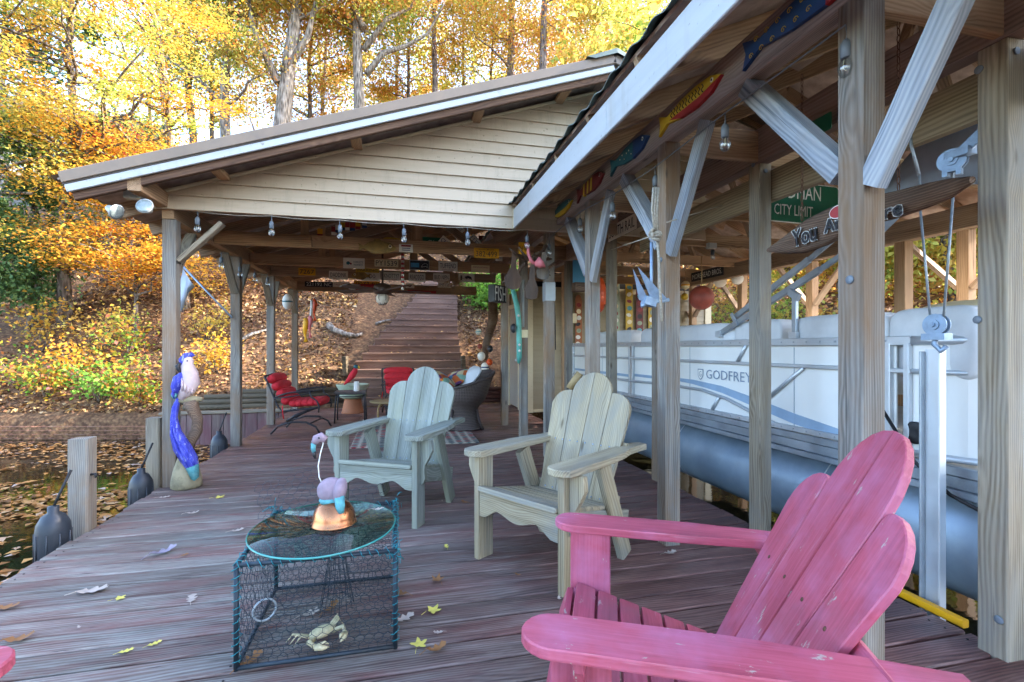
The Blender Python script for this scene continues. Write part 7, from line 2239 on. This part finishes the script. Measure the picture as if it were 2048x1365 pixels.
# things on the shed posts
o = MB().tube([on_y(1047, 560, 6.1), on_y(1047, 655, 6.1)], .014, 8).build('conduit', M['lamp_white']); tag(o, 'white plastic conduit on the door post', 'conduit')
o = MB().box((0, 0, 0), (.09, .05, .10)).build('junction_box', M['cream'], None, Matrix.Translation(on_y(1048, 668, 6.09))); tag(o, 'cream electrical box at the foot of the conduit', 'electrical box')
o = MB().box((0, 0, 0), (.11, .05, .15)).build('electrical_box', M['cream'], None, Matrix.Translation(on_y(1146, 637, 7.2))); tag(o, 'cream electrical box with cable beside the orange ski', 'electrical box')
board('post', (2.60, 7.25, -.6), (2.60, 7.25, 2.38), .1, .1, M['joist'], bt, up=(0, -1, 0))
wire('electric_cable', [on_y(1141, 640, 7.17), on_y(1137, 610, 7.17), on_y(1145, 580, 7.17), on_y(1150, 560, 7.17)], .007, 'cord', 'black cable rising from the electrical box', 'cable')
o = MB().box((0, 0, 0), (.112, .112, .20)).build('post_wrap', plain('silver_tape', '#a9b3b8', .4, .3), None, T(1.625, 5.06, on_y(1095, 583, 5.0).z)); tag(o, 'silver tape wrapped round the boathouse post', 'tape')
wire('hanging_cord', [on_y(1107, 575, 5.2), on_y(1110, 640, 5.2), on_y(1111, 700, 5.2)], .006, 'cord', 'black cord with plug hanging beside the taped post', 'cord')
hk = thing('pink_hook', 'pink curved hook with bell end hanging on the side beam', 'hook', on_x(1075, 525, 1.5))
Q = lambda u, v, dd=0: at_d(u, v, 4.9 + dd)
MB().tube([Q(1051, 487), Q(1056, 492), Q(1057, 508), Q(1062, 522), Q(1069, 528)], .018, 10).build('stem', M['pink_plastic'], hk)
MB().tube([Q(1069, 528), Q(1076, 528), Q(1084, 524), Q(1085, 522)], [.02, .045, .065, .01], 14).build('bell', M['pink_plastic'], hk)
for k, (u, v0, v1, w_, lb) in enumerate(((1065, 530, 600, 14, 'grey weathered paddle hanging left of the taped post'), (1088, 505, 560, 14, 'pale wooden paddle blade under the side beam'), (1028, 505, 580, 18, 'tan carved board hanging over the fish sign'))):
    a, b_ = Q(u, v0, .1 * k), Q(u - 3, v1, .1 * k)
    kk = 5 / 967
    L = (a - b_).length
    o = MB().prism([(-L / 2, -.02), (-L * .1, -.03), (L * .2, -w_ * kk), (L * .45, -w_ * kk * .8), (L / 2, 0), (L * .45, w_ * kk * .8), (L * .2, w_ * kk), (-L * .1, .03), (-L / 2, .02)], .02).build('paddle', M['drift'] if k != 1 else M['post'], None, frame((a + b_) / 2, b_ - a, (1, 0, .1)))
    tag(o, lb, 'paddle')
# driftwood tangle on the side beam
dg = thing('driftwood_cluster', 'tangle of driftwood branches fixed under the side beam', 'driftwood', Q(1085, 500))
rg = random.Random(12)
for k in range(9):
    a = Q(1040 + rg.uniform(0, 70), 500 + rg.uniform(-10, 30), .3); b_ = a + Vector((rg.uniform(-.25, .25), rg.uniform(-.3, .3), rg.uniform(-.22, .12)))
    MB().tube([a, (a + b_) / 2 + Vector((rg.uniform(-.05, .05), 0, rg.uniform(-.05, .05))), b_], [.022, .018, .006], 7).build('branch', M['drift'], dg)
o = MB().box((0, 0, 0), (.16, .12, .1)).build('carved_block', M['drift'], None, Matrix.Translation(at_d(1160, 575, 5.6))); tag(o, 'dark carved block between the braced posts', 'carving')
o = MB().box((0, 0, 0), (.20, .02, .36)).build('picture_board', M['blue_panel'], None, Matrix.Translation(at_d(1160, 548, 6.5))); tag(o, 'blue and white picture board behind the braced post', 'picture')
# sprayer nozzle on the chair back side
o = MB().tube([at_d(1138, 778, 3.6), at_d(1160, 747, 3.6)], .028, 12).build('boat_bumper_roll', M['tan_paint']); tag(o, 'tan roller bumper behind the yellowish armchair', 'roller')

# ceiling light in the boathouse
cl = thing('porch_light', 'white light fixture with bare bulb on the boathouse joist', 'light fixture', on_y(1423, 493, 5.0))
MB().box((0, 0, 0), (.11, .05, .06)).build('housing', M['lamp_white'], cl, Matrix.Translation(on_y(1423, 492, 5.0)))
MB().lathe([(.02, 0), (.024, .05), (.02, .06)], 12).build('socket', M['black'], cl, Matrix.Translation(on_y(1425, 510, 5.0)))
MB().ball((0, 0, 0), (.024, .024, .032), 12, 8).build('bulb', M['glass'], cl, Matrix.Translation(on_y(1426, 515, 5.0)))
# twin floodlight at the roof corner
fd = thing('floodlight', 'twin white floodlights under the left roof corner', 'floodlight', on_y(268, 392, 4.35))
MB().box((0, 0, 0), (.12, .06, .07)).build('bracket', M['lamp_white'], fd, Matrix.Translation(on_y(268, 390, 4.40)))
def lamp(u, v, x, y_):
    m_ = frame(on_y(u, v, 4.25), x, y_)
    lm = MB().lathe([(.018, -.08), (.024, -.07), (.035, -.03), (.058, 0.0), (.060, .008)], 20).build('lamp_head', M['lamp_white'], fd, m_)
    MB().lathe([(.055, .006), (.048, .012), (.025, .017), (.005, .018)], 20).build('lens', M['glass_lens'], lm, m_)
lamp(290, 413, (1, 0, 0), (0, .25, 1)); lamp(232, 424, (.35, 1, 0), (.5, 0, 1))

# ceiling fan
fp = on_y(765, 590, 7.2)
cf = thing('ceiling_fan', 'brown ceiling fan with caged light hanging in the shelter', 'ceiling fan', fp)
MB().tube([fp + Vector((0, 0, .12)), fp + Vector((0, 0, .75))], .015, 8).build('rod', M['brown_metal'], cf)
MB().lathe([(.06, .16), (.12, .13), (.13, .05), (.10, .01), (.07, 0)], 20).build('motor', M['brown_metal'], cf, Matrix.Translation(fp))
MB().lathe([(.07, 0), (.09, -.04), (.085, -.1), (.04, -.14), (.01, -.145)], 18).build('light_globe', M['offwhite'], cf, Matrix.Translation(fp))
for k in range(6):
    a = k * math.pi / 3
    MB().tube([fp + Vector((.09 * math.cos(a), .09 * math.sin(a), 0)), fp + Vector((.10 * math.cos(a), .10 * math.sin(a), -.06)), fp + Vector((.05 * math.cos(a), .05 * math.sin(a), -.14)), fp + Vector((0, 0, -.15))], .004, 5).build('cage_wire', M['brown_metal'], cf)
for k in range(5):
    a = R(72 * k + 8)
    o = MB().prism([(.12, -.03), (.3, -.06), (.68, -.075), (.70, 0), (.68, .075), (.3, .06), (.12, .03)], .012).build('blade', M['brown_metal'], cf, Matrix.Translation(fp + Vector((0, 0, .06))) @ Matrix.Rotation(a, 4, 'Z') @ Matrix.Rotation(R(10), 4, 'X'))

# flag, bunting, windsocks
fg_ = thing('porch_flag', 'pale blue flag drooping from a pole on the second shelter post', 'flag', on_x(470, 636, -1.9))
pa, pb = Vector((-1.92, 6.42, on_x(470, 636, -1.9).z)), at_d(360, 527, 5.9)
MB().tube([pa, pb], .012, 8).build('pole', M['galv'], fg_)
V = []; F = []
cp_ = [((366, 537), (353, 600)), ((372, 548), (357, 618)), ((379, 560), (365, 625)), ((386, 569), (371, 600)), ((391, 573), (376, 585))]
for i, (a, b_) in enumerate(cp_):
    for q in range(5):
        u = a[0] + (b_[0] - a[0]) * q / 4; v = a[1] + (b_[1] - a[1]) * q / 4
        V.append(at_d(u, v, 5.95 + .05 * math.sin(i * 1.9 + q * .8)))
for i in range(4):
    for q in range(4):
        F.append((i * 5 + q, i * 5 + q + 1, (i + 1) * 5 + q + 1, (i + 1) * 5 + q))
MB().add(V, F, True).build('cloth', M['fabric_white'], fg_)
bn = thing('signal_flags', 'string of small nautical signal flags under the shelter roof', 'bunting', on_y(690, 455, 6.3))
sq = [(640, 466, 'yellow', 'ink_red'), (668, 462, 'ink_red', 'white'), (676, 458, 'white', 'navy'), (685, 453, 'yellow_fish', 'navy'), (694, 453, 'ink_red', 'white'), (705, 454, 'ink_red', 'navy'), (716, 451, 'yellow', 'ink_red'), (729, 449, 'white', 'navy')]
MB().tube([on_y(u, v - 9, 6.3) for u, v, _, _ in sq], .003, 5).build('string', M['rope'], bn)
for k, (u, v, a, b_) in enumerate(sq):
    p = on_y(u, v, 6.3)
    f_ = MB().prism([(-.03, -.05), (.03, -.05), (.03, .05), (-.03, .05)], .002).build('flag', M[a], bn, FY(p) @ Matrix.Rotation(R(10 * math.sin(k)), 4, 'Y'))
    MB().prism([(-.03, -.05), (.03, -.05), (.03, -.015), (-.03, -.015)], .001).build('stripe', M[b_], f_, FY(p) @ T(0, 0, .0018) @ Matrix.Rotation(R(10 * math.sin(k)), 4, 'Y'))
ws = thing('fish_windsocks', 'four bright fish windsocks hanging from a rod on the last shelter post', 'windsock', on_y(600, 632, 9.9))
MB().tube([on_y(600, 632, 9.9), on_y(630, 597, 9.7)], .008, 6).build('rod', M['tan_paint'], ws)
for (u, v0, v1, m_, w_) in ((629, 598, 642, 'orange', 8), (623, 600, 655, 'white', 6), (620, 632, 676, 'pink_plastic', 8), (611, 637, 684, 'yellow', 10)):
    pts = [on_y(u + 1.2 * math.sin(q * 1.3), v0 + (v1 - v0) * q / 6, 9.7) for q in range(7)]
    kk = 9 / 967 * w_ / 2
    MB().tube(pts, [kk * .7, kk * 1.1, kk * 1.1, kk * .9, kk * .5, kk * .35, kk * .9], 10).build('fish_sock', M[m_], ws)
# straw tuft hanging by the plates
sf = thing('straw_tuft', 'tuft of dry straw hanging by the rear beam', 'straw', on_y(912, 572, 7.6))
rg = random.Random(8)
mb = MB()
for k in range(70):
    a = on_y(912, 560, 7.6); e = a + Vector((rg.gauss(0, .12), rg.gauss(0, .08), rg.gauss(-.1, .09)))
    mb.tube([a + Vector((rg.gauss(0, .03), 0, rg.gauss(-.05, .03))), (a + e) / 2 + Vector((rg.gauss(0, .04), 0, .02)), e], .0028, 3, cap=False)
mb.build('straw', M['rope_tan'], sf)
tag(sf.children[0], kind='stuff')
MB().tube([on_y(912, 545, 7.6), on_y(912, 562, 7.6)], .006, 5).build('hook', M['rust_chain'], sf)
